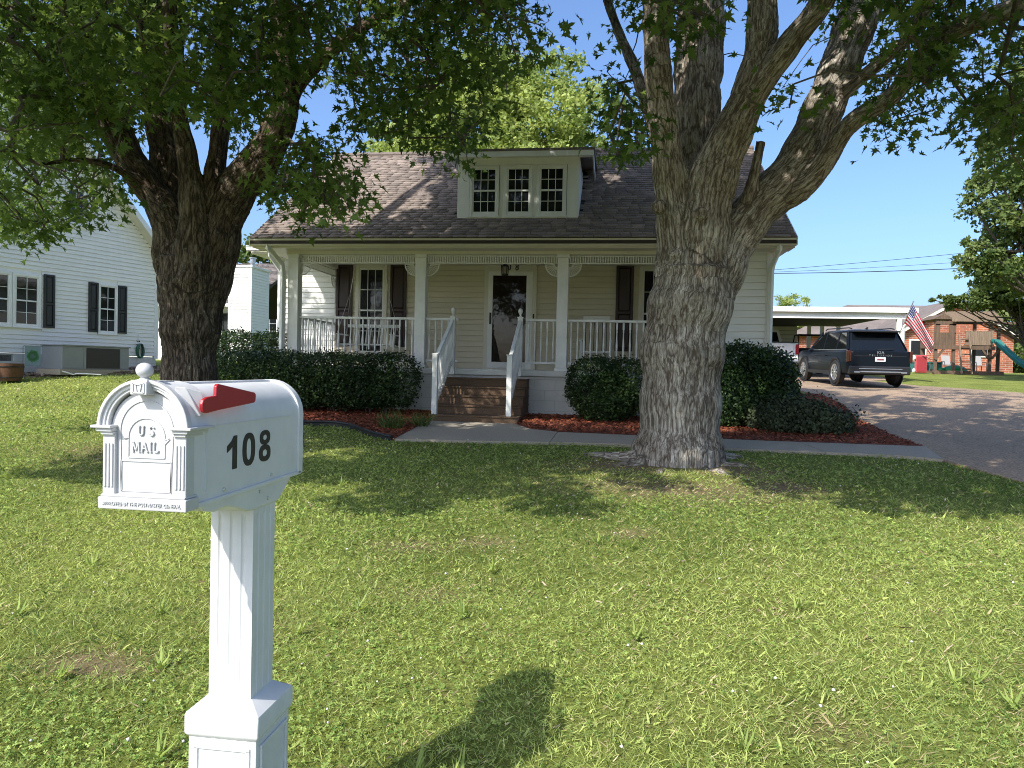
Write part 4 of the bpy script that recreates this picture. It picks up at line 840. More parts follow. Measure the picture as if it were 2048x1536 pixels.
LIMBS_L = [[(-5.49, 9.0, -0.36, 0.565), (-5.51, 9.0, 0.04, 0.457), (-5.54, 9.0, 0.44, 0.396), (-5.56, 9.0, 0.98, 0.362), (-5.57, 9.0, 1.38, 0.349), (-5.57, 9.0, 1.72, 0.348), (-5.54, 9.0, 2.19, 0.395), (-5.52, 9.0, 2.59, 0.434), (-5.52, 9.0, 2.85, 0.468)], [(-5.61, 9.0, 2.25, 0.335), (-5.71, 9.0, 2.79, 0.335), (-5.77, 8.95, 3.15, 0.293), (-5.83, 8.9, 3.43, 0.252), (-6.06, 8.9, 3.73, 0.219), (-6.29, 8.85, 4.05, 0.206), (-6.49, 8.8, 4.45, 0.192), (-6.6, 8.7, 4.75, 0.164), (-6.69, 8.6, 5.08, 0.143), (-6.71, 8.4, 5.48, 0.12), (-6.71, 8.1, 5.89, 0.104), (-6.71, 7.7, 6.44, 0.082), (-6.71, 7.2, 7.06, 0.055)], [(-5.73, 9.15, 2.6, 0.286), (-5.93, 9.2, 3.29, 0.26), (-6.11, 9.3, 4.13, 0.222), (-6.3, 9.4, 4.87, 0.203), (-6.47, 9.5, 5.63, 0.191), (-6.63, 9.6, 6.4, 0.186), (-6.84, 9.8, 7.47, 0.175), (-7.23, 10.2, 9.59, 0.136), (-7.55, 10.5, 11.75, 0.093)], [(-5.42, 8.8, 2.56, 0.262), (-5.35, 8.7, 3.13, 0.194), (-5.32, 8.6, 3.68, 0.153), (-5.34, 8.5, 4.16, 0.12), (-5.37, 8.4, 4.51, 0.106), (-5.31, 8.2, 4.97, 0.097), (-5.24, 8.0, 5.42, 0.089), (-5.1, 7.7, 5.95, 0.074), (-4.9, 7.3, 6.74, 0.049)], [(-5.28, 8.7, 3.39, 0.09), (-5.17, 8.7, 3.73, 0.071), (-5.1, 8.7, 4.17, 0.058), (-5.06, 8.75, 4.55, 0.052), (-4.97, 8.8, 5.01, 0.039)], [(-5.52, 9.2, 2.88, 0.245), (-5.48, 9.3, 3.72, 0.165), (-5.43, 9.4, 4.43, 0.132), (-5.44, 9.5, 5.12, 0.119), (-5.48, 9.6, 6.12, 0.12), (-5.52, 9.7, 7.06, 0.114), (-5.67, 10.0, 8.96, 0.087)], [(-5.49, 9.0, 1.79, 0.268), (-5.42, 9.0, 2.32, 0.307), (-5.27, 9.0, 2.92, 0.326), (-5.16, 9.0, 3.36, 0.305), (-4.94, 9.0, 3.78, 0.278), (-4.59, 8.95, 4.12, 0.249), (-4.35, 8.9, 4.47, 0.207), (-4.19, 8.85, 4.88, 0.18), (-4.21, 8.8, 5.49, 0.153), (-4.22, 8.7, 6.08, 0.145), (-4.17, 8.5, 6.83, 0.123), (-4.06, 8.1, 7.97, 0.082)], [(-4.26, 8.9, 4.74, 0.123), (-4.1, 8.9, 5.03, 0.11), (-3.91, 8.85, 5.24, 0.102), (-3.64, 8.75, 5.38, 0.088), (-3.26, 8.6, 5.56, 0.074), (-2.72, 8.3, 5.64, 0.059), (-2.02, 7.9, 5.69, 0.044)], [(-6.07, 8.85, 3.75, 0.079), (-6.21, 8.6, 3.88, 0.058), (-6.27, 8.3, 3.93, 0.05), (-6.39, 7.9, 3.88, 0.036), (-6.51, 7.5, 3.71, 0.029)], [(-6.67, 8.4, 5.35, 0.076), (-6.69, 8.0, 5.48, 0.055), (-6.65, 7.5, 5.41, 0.046), (-6.75, 7.0, 5.34, 0.032)], [(-5.94, 9.1, 6.09, 0.135), (-5.96, 9.1, 6.76, 0.128), (-6.07, 9.2, 8.43, 0.095)]]
ROOTS_R = [[(0.54, 9.05, 0.5), (0.17, 9.1, 0.43), (-0.15, 9.4, 0.45)], [(0.47, 8.9, 0.36), (0.17, 8.7, 0.27)], [(0.7, 8.75, 0.27), (0.62, 8.4, 0.17)], [(1.11, 8.75, 0.29), (1.3, 8.5, 0.24)], [(1.31, 8.95, 0.39), (1.6, 8.95, 0.34)], [(1.29, 9.3, 0.5), (1.68, 9.6, 0.51)]]
ROOTS_L = [[(-5.77, 8.9, 0.11), (-6.06, 8.8, -0.06)], [(-5.2, 8.9, 0.13), (-4.84, 8.9, 0.01)], [(-5.36, 8.7, 0.02), (-5.24, 8.4, -0.18)]]
TWIGS_R = np.array([
53,122,61, 36,72,36, 50,103,48, 38,86,46, 32,76,51, 0,102,55, 44,95,51, 29,89,61, 7,70,48, 60,112,51, 62,123,67, 4,107,50, 33,119,78, 2,102,48, 47,119,64,
31,93,60, 43,91,46, 55,101,48, 43,97,60, 28,75,50, 39,90,56, 26,67,47, 2,91,47, 37,93,61, 35,101,51, 33,84,48, 57,121,64, 46,86,43, 2,111,48, 31,71,47,
2,74,38, 50,106,54, 56,118,55, 52,96,46, 36,77,55, 45,124,71, 47,97,63, 54,102,58, 11,81,56, 49,91,61, 32,78,49, 47,99,65, 2,68,36, 31,85,50, 50,96,40,
1,121,78, 51,113,72, 49,91,60, 38,75,41, 36,78,42, 36,106,50, 45,94,47, 10,69,49, 9,78,52, 46,95,57, 37,101,49, 44,96,57, 50,123,74, 46,118,70, 50,107,51,
34,81,56, 0,98,52, 42,89,45, 42,78,50, 40,83,43, 53,98,45, 37,74,43, 28,72,43, 27,97,61, 39,112,68, 47,86,49, 25,75,52, 47,85,44, 0,104,52, 44,92,60, 2,94,46,
33,66,49, 26,69,42, 11,123,77, 47,90,45, 50,106,51, 50,99,47, 61,112,51, 50,92,42, 34,81,53, 27,88,58, 44,100,58, 31,82,42, 28,74,44, 32,78,47, 46,84,40,
49,91,45, 11,110,70, 1,86,42, 51,93,63, 1,75,43, 16,67,41, 52,108,48, 36,120,70, 31,81,55, 62,119,70, 32,79,47, 57,123,60, 7,110,70, 47,122,56, 12,92,64,
36,74,44, 35,76,40, 6,93,61, 34,79,55, 38,74,35, 56,120,75, 50,91,47, 47,111,59, 41,94,62, 54,106,44, 47,102,50, 39,78,42, 59,117,70, 51,107,50, 59,122,48,
31,66,36, 36,71,39, 4,70,50, 0,114,49, 50,100,52, 38,78,50, 45,111,73, 39,105,57, 3,75,41, 34,95,49, 44,104,53, 4,70,51, 46,87,42, 28,88,53, 39,118,70,
-1,112,52, 9,111,72, 0,106,52, 53,103,49, 2,75,38, 51,101,51, 10,103,66, 45,95,59, 45,97,48, 29,79,53, 33,86,56, 8,113,74, 14,101,68, 36,72,46, 48,96,44,
3,92,62, 37,67,39, 35,86,59, 12,85,59, 5,123,76, 48,104,58, 35,104,55, 6,69,47, 44,120,71, 46,83,41, 42,114,75, 31,81,48, 10,98,64, 33,95,52, 58,123,56,
29,79,40, 41,101,50, 51,106,50, 46,92,58, 39,118,66, 35,107,67, -1,120,62, 51,97,53, 37,70,43, 40,111,51, 60,121,72, 39,110,56, 4,67,49, 32,90,61, 37,78,42,
47,120,72, 44,113,73, 47,120,73, 42,96,53, 0,89,43, 44,80,39, 43,100,58, 33,86,57, 42,77,38, 43,110,61, 57,121,56, 30,86,41, 36,95,60, -1,117,62, 55,104,48,
44,84,45, 15,66,39, 6,82,53, 19,98,56, -1,122,70, 4,67,46, 32,76,50, 38,93,52, 37,113,66, 1,120,51, 43,83,50, 35,85,55, 36,74,40, 41,76,35, 49,89,48, 38,111,69,
39,82,40, 40,96,65, 10,118,75, 44,84,53, 36,90,50, 29,81,44, 47,92,62, 38,93,59, 36,92,55, 33,88,59, 5,115,56, 0,90,47, 27,72,40, 54,100,42, 47,91,58,
38,104,64, 56,119,55, 35,124,70, 36,89,54, 42,81,49, 0,93,49, 52,105,59, 32,87,59, 2,99,48, 33,119,73, 1,87,46, 40,102,64, 35,70,47, 46,112,62, 0,104,52,
29,75,44, 41,108,61, 43,82,41, 36,98,55, 64,122,69, 32,90,59, 30,72,47, 65,119,67, 63,119,48, 20,73,53, 1,79,38, 31,76,43, 10,102,67, 15,67,39, 28,70,51,
27,122,61, 0,107,53, 17,120,77, -1,72,45, 8,121,73, 46,88,41, 4,111,48, 48,91,48, 44,121,69, 53,106,52, 24,81,54, 27,78,54, 40,118,57, -1,79,40, 43,116,67,
34,82,47, 3,72,51, 0,99,48, 50,120,76, 30,74,48, 5,103,66, 47,87,47, 45,113,67, 1,150,71, 26,69,45, 5,58,43, 48,87,42, 2,107,46, 4,102,50, 0,157,72, 13,111,71,
71,146,87, 0,112,54, 32,92,63, 57,109,64, ], float).reshape(-1, 3) / 10
TWIGS_L = np.array([
-91,109,70, -48,115,77, -82,102,75, -65,114,73, -79,105,66, -52,89,49, -26,74,45, -99,109,71, -66,90,50, -29,85,51, -77,98,63, -68,75,48, -35,95,46, -55,70,38,
-71,86,44, -52,108,68, -70,78,31, -57,100,57, -35,71,34, -68,74,55, -38,104,39, -17,69,51, -59,88,53, -46,86,63, -103,123,82, -42,66,52, -53,75,47, -21,73,49,
-73,101,61, -68,89,52, -89,121,49, -25,80,53, -68,75,31, -43,68,53, -56,94,61, -76,88,59, -62,71,48, -52,88,51, -74,86,47, -24,112,53, -81,95,62, -100,108,74,
-39,67,47, -35,95,49, -67,93,53, -22,98,49, -97,109,49, -84,96,56, -44,93,57, -51,84,58, -102,109,73, -58,90,53, -65,94,67, -67,85,50, -73,89,64, -48,121,73,
-68,102,56, -14,107,60, -87,106,53, -27,83,55, -40,111,67, -57,72,49, -36,115,56, -50,109,72, -15,83,53, -66,98,54, -40,119,66, -44,84,55, -38,122,74,
-73,83,46, -9,64,43, -69,78,49, -66,78,46, -56,77,59, -59,83,46, -71,77,43, -67,103,58, -47,120,42, -25,104,56, -88,102,74, -97,117,70, -97,110,43, -78,95,52,
-57,119,47, -44,90,50, -37,100,61, -37,98,56, -74,104,61, -77,92,56, -44,113,46, -61,74,43, -70,76,59, -18,79,40, -46,96,40, -91,121,70, -74,92,60, -12,89,60,
-86,100,35, -37,71,42, -48,66,40, -82,94,59, -90,104,74, -90,98,58, -37,74,44, -50,115,77, -93,110,78, -28,95,52, -74,111,57, -27,115,56, -100,116,82,
-20,92,41, -69,97,69, -74,80,59, -65,84,52, -72,84,62, -95,121,84, -110,122,60, -20,84,49, -68,98,53, -80,96,63, -19,123,76, -41,86,58, -39,66,51, -60,91,65,
-92,122,68, -104,122,50, -44,90,53, -72,83,42, -62,111,53, -77,88,41, -19,97,65, -80,99,72, -64,98,54, -47,95,61, -75,99,60, -58,94,63, -74,79,53, -42,72,42,
-20,121,72, -69,105,53, -20,71,43, -66,84,33, -42,65,52, -35,65,49, -109,120,69, -93,120,42, -65,76,48, -74,100,53, -47,112,48, -39,105,62, -74,80,38,
-65,96,57, -89,99,73, -58,70,43, -82,90,56, -44,63,42, -30,113,50, -34,73,32, -85,103,46, -17,75,54, -66,85,51, -50,101,72, -99,119,46, -92,102,52, -105,123,53,
-66,71,45, -82,104,38, -77,87,60, -91,114,57, -74,81,48, -66,122,59, -74,97,70, -38,114,73, -90,109,51, -27,76,47, -57,67,42, -62,92,67, -20,94,55, -40,71,47,
-108,121,38, -101,118,45, -78,98,54, -86,93,56, -51,99,66, -67,100,67, -62,76,43, -18,73,44, -51,99,64, -26,95,58, -63,76,44, -101,120,68, -105,119,44,
-55,69,44, -41,74,49, -30,112,70, -19,71,43, -109,120,69, -13,66,47, -78,84,55, -59,82,47, -96,115,76, -82,105,49, -23,121,79, -89,124,45, -100,109,62,
-37,83,40, -61,93,52, -22,121,59, -60,75,50, -16,68,45, -68,82,57, -76,89,53, -83,98,43, -99,109,75, -75,92,54, -81,99,46, -40,89,55, -50,87,50, -58,65,44,
-75,97,63, -65,87,48, -42,77,46, -8,69,47, -44,90,65, -77,85,43, -88,117,59, -28,75,43, -14,68,47, -53,117,50, -19,92,45, -20,97,64, -24,70,40, -89,121,68,
-56,73,33, -66,78,51, -54,122,79, -18,97,61, -78,99,59, -64,93,57, -92,98,60, -42,65,43, -30,104,55, -74,90,65, -57,81,50, -80,81,33, -59,106,53, -91,103,76,
-32,65,50, -63,82,50, -59,95,67, -69,75,49, -98,116,42, -73,83,57, -98,104,34, -59,68,43, -77,99,38, -25,64,45, -65,69,47, -42,113,72, -80,113,45, -55,101,67,
-12,82,57, -32,78,34, -18,71,49, -25,71,43, -69,73,32, -59,77,44, -94,111,37, -55,72,43, -96,123,83, -98,116,38, -41,87,59, -59,69,42, -62,85,53, -85,100,57,
-65,89,66, -83,94,69, -43,72,43, -75,79,31, -69,94,46, -89,96,54, -56,83,49, -39,76,43, -44,69,48, -67,75,43, -17,74,50, -78,108,47, -35,67,50, -89,95,70,
-56,79,52, -39,86,33, -30,82,42, -42,85,52, -29,67,36, -67,118,57, -77,92,64, -75,98,52, -59,74,34, -67,79,57, -81,97,46, -16,82,52, -69,119,56, -88,120,53,
-24,82,42, -96,109,78, -17,124,73, -68,79,49, -29,102,56, -108,116,48, -20,74,48, -40,82,49, -58,90,62, -53,89,66, -69,95,55, -68,80,48, -91,102,56, -82,88,62,
-39,111,69, -19,98,65, -48,62,46, -64,80,33, -24,91,45, -47,95,53, -56,67,44, -11,74,49, -74,84,39, -52,77,54, -72,78,39, -23,63,50, -73,111,56, -101,116,64,
-58,108,67, -92,110,39, -23,87,58, -53,98,55, -77,100,63, -43,108,73, -119,122,45, -58,66,44, -68,82,46, -83,96,44, -80,91,52, -92,116,77, -50,94,65, -44,90,59,
-72,76,34, -23,67,42, -65,81,50, -85,108,42, -39,90,61, -78,92,67, -68,82,49, -35,71,48, -80,109,56, -34,90,53, -33,86,50, -108,116,42, -42,122,74, -28,98,55,
-60,96,68, -61,78,56, -42,96,45, -56,95,68, -15,102,56, -52,108,72, -15,64,45, -75,83,37, -68,119,62, -75,86,51, -46,116,72, -20,71,49, -71,91,53, -25,92,61,
-17,86,39, -71,81,45, -50,74,45, -52,64,41, -79,85,47, -50,93,55, -72,96,51, -29,78,48, -73,79,49, -19,98,60, -22,94,67, -28,72,34, -86,112,69, -65,96,66,
-49,88,64, -85,124,70, -47,110,49, -81,106,47, -63,76,40, -38,68,41, -64,110,77, -89,113,76, -69,86,65, -13,70,44, -95,108,42, -39,78,34, -81,103,48, -37,106,72,
-76,87,61, -17,89,48, -89,115,49, -67,82,37, -47,92,65, -56,77,53, -25,90,50, -85,109,66, -58,83,59, -26,73,49, -74,90,58, -72,85,65, -52,118,48, -89,101,38,
-96,106,62, -105,114,73, -20,87,56, -83,115,46, -86,118,58, -76,85,30, -78,96,60, -25,87,52, -77,97,65, -71,86,57, -57,72,41, -99,109,70, -38,101,58, -33,64,42,
-43,110,43, -26,88,63, -58,104,47, -70,81,43, -74,93,65, -43,110,60, -56,116,44, -82,97,61, -36,83,35, -80,93,51, -94,123,49, -95,108,72, -109,121,38,
-91,112,49, -22,72,46, -31,98,62, -106,114,79, -92,103,75, -46,94,63, -33,89,55, -61,79,56, -55,109,73, -80,90,46, -89,105,73, -72,79,57, -57,86,63, -113,123,42,
-19,98,55, -82,108,78, -67,89,53, -69,116,57, -22,77,44, -47,96,61, -62,80,59, -62,94,59, -44,77,46, -85,105,45, -91,100,72, -54,80,51, -41,97,69, -18,70,51,
-86,92,35, -107,124,76, -61,72,45, -30,66,49, -97,118,72, -35,67,43, -41,102,62, -71,81,55, -57,69,42, -30,92,53, -57,122,50, -59,71,47, -83,102,46, -25,85,59,
-59,76,49, -75,80,59, -33,120,79, -48,122,66, -41,99,45, -80,105,40, -20,93,66, -52,116,41, -33,90,53, -47,89,57, -90,118,69, -109,116,54, -68,78,59, -91,120,48,
-53,89,60, -27,63,44, -31,70,33, -112,117,45, -83,92,52, -83,90,42, -76,103,70, -33,64,44, -80,111,49, -80,103,41, -73,83,60, -39,68,45, -35,120,72, -25,74,39,
-54,82,50, -45,70,43, -36,67,41, -51,111,70, -36,105,72, -73,98,70, -72,90,62, -45,87,64, -21,115,76, -66,79,53, -65,90,57, -85,97,37, -87,94,52, -71,96,49,
-31,81,53, -46,104,64, -61,67,44, -48,64,49, -88,108,75, -31,122,69, -38,87,37, -49,114,75, -77,88,43, -35,71,44, -31,70,49, -88,109,53, -80,113,58, -34,121,61,
-42,111,40, -24,77,42, -81,107,47, -39,79,48, -72,94,55, -91,108,62, -15,83,56, -84,104,66, -74,88,49, -75,86,56, -66,83,62, -38,114,63, -68,83,53, -36,68,39,
-75,84,52, -46,86,62, -11,89,54, -50,67,43, -71,101,58, -60,70,44, -89,122,54, -85,92,65, -70,89,66, -39,98,37, -77,83,50, -58,115,69, -41,101,70, -45,94,63,
-32,78,34, -42,102,45, -65,84,49, -36,70,48, -49,107,44, -58,69,39, -88,115,53, -115,117,43, -30,122,54, -46,94,38, -98,108,65, -60,76,46, -40,76,43, -93,111,41,
-22,76,53, -27,87,57, -44,66,40, -16,119,75, -18,72,43, -34,65,44, -15,105,60, -54,101,64, -42,106,66, -69,90,62, -13,67,48, -107,123,82, -43,102,71, -40,124,63,
-42,113,66, -18,86,42, -42,78,46, -78,96,67, -90,112,60, -25,121,80, -57,74,39, -63,78,54, -86,99,49, -69,73,48, -81,91,46, -48,109,38, -42,112,59, -71,88,45,
-53,105,63, -63,103,54, -76,90,54, -92,102,40, -61,93,52, -21,94,53, -64,77,45, -81,96,66, -52,79,47, -65,72,51, -37,82,40, -57,102,71, -18,73,51, -56,95,63,
-65,94,69, -63,96,60, -76,95,64, -23,78,43, -50,102,64, -41,104,65, -36,63,39, -82,89,56, -78,95,53, -28,79,43, -81,101,48, -72,108,59, -69,77,31, -30,121,60,
-56,88,58, -84,108,44, -56,70,31, -69,83,46, -90,112,55, -19,97,49, -48,99,62, -39,114,66, -99,123,86, -70,91,66, -34,122,66, -55,118,80, -26,87,54, -88,111,73,
-12,95,62, -16,98,56, -30,119,67, -31,95,68, -60,80,47, -81,106,61, -54,86,51, -92,100,46, -30,104,61, -30,71,34, -55,93,67, -40,103,62, -20,92,55, -71,89,52,
-38,88,63, -45,65,45, -37,62,45, -95,121,83, -58,79,56, -97,109,38, -20,75,52, -107,123,60, -58,98,54, -64,70,39, -66,87,61, -52,81,50, -13,74,50, -12,76,57,
-46,78,44, -34,72,50, -43,118,78, -74,91,46, -53,82,46, -71,98,63, -77,87,32, -53,82,60, -48,115,48, -62,73,46, -41,87,54, -15,121,75, -38,74,46, -21,92,65,
-24,70,42, -71,104,57, -17,72,45, -81,88,59, -91,111,71, -81,98,48, -51,79,50, -31,63,46, -37,120,56, -85,91,47, -62,95,52, -75,104,56, -58,74,44, -81,95,52,
-36,75,35, -51,124,52, -59,71,40, -99,107,38, -35,71,44, -25,77,44, -30,92,47, -31,101,57, -97,114,52, -85,97,46, -58,85,54, -65,75,54, -21,87,60, -57,63,35,
-30,122,56, -18,73,50, -15,113,76, -18,94,46, -19,71,41, -65,91,59, -24,120,65, -82,92,35, -36,64,50, -39,104,71, -71,77,42, -33,70,35, -106,122,66, -69,85,60,
-55,118,73, -34,72,48, -30,76,36, -115,120,41, -35,81,36, -55,85,50, -49,94,67, -109,121,48, -58,66,42, -65,97,54, -58,82,47, -71,96,51, -62,83,58, -64,69,34,
-40,69,50, -55,80,48, -11,88,54, -55,123,42, -65,93,57, -92,98,51, -65,101,66, -79,95,64, -26,75,56, -85,93,67, -34,97,67, -48,108,62, -86,101,53, -57,82,50,
-55,68,43, -74,85,48, -92,108,50, -31,87,61, -48,99,39, -23,76,57, -33,75,33, -29,79,58, -74,110,64, -91,122,52, -79,101,57, -56,89,54, -109,114,37, -62,86,52,
-46,66,41, -104,118,77, -100,113,37, -50,88,59, -27,93,49, -74,123,81, -29,64,45, -58,123,46, -47,93,39, -60,92,64, -21,71,53, -62,69,51, -65,76,41, -60,66,49,
-106,116,83, -42,67,48, -61,69,49, -60,91,52, -45,122,82, -26,123,59, -69,91,64, -55,112,44, -59,66,41, -78,92,65, -87,115,55, -14,72,52, -45,85,55, -39,67,42,
-55,83,50, -74,95,59, -74,86,59, -61,76,42, -54,106,59, -67,81,43, -50,65,48, -27,73,32, -96,106,71, -51,116,44, -22,87,53, -68,73,38, -37,93,37, -30,69,47,
-34,83,40, -64,82,48, -113,123,47, -10,62,47, -80,88,50, -41,64,43, -46,88,63, -50,63,41, -72,103,59, -77,101,60, -39,118,61, -20,75,50, -40,76,50, -23,99,59,
-77,94,45, -48,106,44, -67,85,48, -92,100,72, -43,63,45, -74,99,51, -71,82,37, -62,93,52, -62,101,66, -52,81,53, -87,96,55, -89,119,48, -22,105,48, -80,90,61,
-57,106,51, -78,80,36, -72,100,66, -109,122,43, -75,91,53, -51,65,48, -76,91,54, -58,109,76, -39,71,42, -94,111,48, -31,77,35, -64,74,58, -38,96,68, -73,97,61,
-63,116,53, -51,102,67, -57,69,42, -89,107,57, -78,112,59, -43,87,63, -85,92,64, -54,70,43, -76,93,67, -64,69,54, -15,82,60, -34,107,73, -31,69,50, -36,106,56,
-57,101,60, -55,65,38, -58,82,58, -71,100,50, -65,90,54, -111,119,84, -27,118,55, -88,120,71, -67,78,56, -101,108,42, -54,90,53, -75,91,62, -80,95,68,
-18,96,57, -29,121,59, -29,80,59, -55,82,53, -87,105,63, -88,105,49, -17,99,59, -82,103,66, -75,85,53, -79,88,49, -65,83,47, -64,88,55, -103,118,43, -24,81,60,
-63,104,56, -65,95,55, -68,79,31, -81,106,60, -30,73,32, -27,82,57, -97,103,39, -59,64,37, -72,89,46, -80,96,62, -67,78,48, -31,74,34, -29,63,47, -24,121,55,
-75,96,63, -26,71,52, -66,122,59, -92,105,61, -24,120,71, -45,120,72, -74,112,57, -21,88,53, -28,77,56, -115,119,38, -75,83,41, -76,89,34, -82,88,43, -21,90,55,
-77,104,45, -35,64,42, -114,118,48, -31,65,49, -50,71,48, -75,82,57, -78,117,57, -57,122,47, -59,124,46, -108,118,62, -31,104,55, -60,64,49, -36,111,57,
-106,121,68, -14,78,46, -81,91,46, -32,69,48, -86,98,59, -37,97,66, -106,121,59, -114,122,85, -69,75,55, -33,114,69, -41,62,48, -107,122,43, -72,84,55,
-65,77,31, -80,91,51, -22,109,51, -86,106,69, -92,94,34, -79,102,52, -19,76,54, -91,105,69, -70,83,56, -110,117,43, -62,75,53, -98,113,36, -26,118,53,
-69,78,52, -55,114,45, -113,120,47, -63,93,52, -47,74,46, -33,66,45, -20,71,40, -54,102,53, -37,84,42, -67,89,54, -76,85,54, -49,65,45, -65,87,63, -83,108,46,
-77,85,53, -13,72,52, -93,95,33, -61,82,55, -17,85,51, -34,67,46, -57,68,44, -67,87,59, -40,112,68, -22,113,52, -16,89,46, -65,97,66, -79,92,69, -73,97,48,
-60,70,40, -71,85,52, -52,121,47, -69,76,52, -27,77,42, -90,111,73, -23,87,49, -115,122,43, -91,100,35, -66,73,31, -82,121,68, -62,72,41, -47,97,58, -46,69,45,
-81,97,60, -43,100,65, -57,75,48, -17,87,59, -41,91,60, -68,73,38, -25,99,61, -66,75,45, -68,78,30, -18,66,47, -103,106,38, -37,63,39, -64,82,47, -83,103,69,
-18,69,44, -33,84,56, -11,68,48, -52,84,50, -59,90,62, -59,66,41, -73,78,61, -33,74,36, -26,123,54, -61,89,53, -79,88,31, -99,109,44, -71,78,50, -59,79,58,
-62,77,55, -104,119,41, -73,86,62, -67,89,60, -80,108,45, -56,96,59, -76,107,60, -40,69,41, -75,94,59, -44,89,58, -63,116,67, -100,123,61, -47,82,47, -71,104,69,
-100,112,40, -50,71,43, -17,65,50, -11,81,51, -24,96,57, -41,68,42, -73,82,49, -30,73,46, -69,76,43, -78,101,50, -16,85,50, -17,67,52, -59,105,60, -50,63,42,
-93,112,77, -69,71,35, -35,119,63, -66,73,54, -77,87,43, -56,111,72, -36,98,49, -81,90,52, -51,63,45, -34,87,55, -49,98,67, -52,89,66, -87,105,40, -40,71,47,
-29,63,43, -28,78,43, -11,73,53, -47,71,45, -78,84,50, -15,90,60, -91,97,72, -66,77,45, -20,81,41, -37,66,50, -18,74,45, -28,86,56, -44,62,46, -15,72,53,
-59,91,61, -99,124,61, -68,103,74, -86,106,68, -95,112,46, -46,108,70, -53,79,60, -37,120,64, -37,95,58, -71,87,48, -109,111,37, -51,64,42, -74,97,68,
-58,84,48, -62,85,60, -60,102,66, -74,87,61, -27,68,30, -54,92,58, -30,64,32, -9,64,43, -53,94,54, -28,77,54, -54,100,54, -52,91,61, -25,76,56, -46,103,44,
-48,63,30, -43,63,43, -28,73,55, -44,67,44, -28,78,56, -33,74,52, -33,87,38, -68,99,70, -41,67,53, -14,73,45, -87,112,57, -65,70,49, -32,70,53, -63,81,55,
-73,79,55, -104,115,62, -22,75,41, -27,71,31, -68,91,65, -59,94,57, -103,119,69, -40,78,47, -42,97,40, -53,110,74, -52,84,60, -83,93,50, -105,118,69, -65,101,61,
-71,103,58, -93,111,76, -35,66,42, -75,104,54, -104,120,64, -48,91,64, -40,87,43, -47,124,45, -64,88,60, -62,72,45, -34,82,40, -118,122,40, -79,103,50,
-68,81,62, -112,120,66, -29,72,33, -84,111,61, -45,72,45, -27,123,77, -69,103,56, -55,116,77, -7,63,45, -40,80,45, -47,64,51, -50,101,67, -72,99,59, -56,114,42,
-32,113,53, -95,104,60, -53,63,45, -98,109,42, -54,115,72, -68,95,57, -90,105,50, -101,118,48, -44,97,39, -25,124,82, -101,111,74, -46,110,74, -18,68,50,
-72,98,48, -89,100,59, -26,122,64, -58,96,59, -81,98,43, -37,67,45, -83,92,47, -57,77,48, -68,80,49, -80,94,59, -72,102,68, -78,102,60, -49,98,61, -60,144,95,
-84,106,47, -53,109,57, -23,141,76, -60,90,63, -39,95,61, -37,58,39, -18,80,41, -84,94,64, -49,109,47, -23,147,85, -34,97,58, -29,110,50, -76,99,54, -47,64,37,
-44,56,46, -32,70,49, -23,96,58, -37,55,36, -59,108,64, -31,62,39, -71,88,66, -35,78,39, -35,104,51, -69,92,64, -53,107,68, -53,69,53, -48,94,54, -19,99,51,
-26,104,59, -49,104,62, -38,131,75, -31,52,39, -57,75,36, -45,114,45, ], float).reshape(-1, 3) / 10
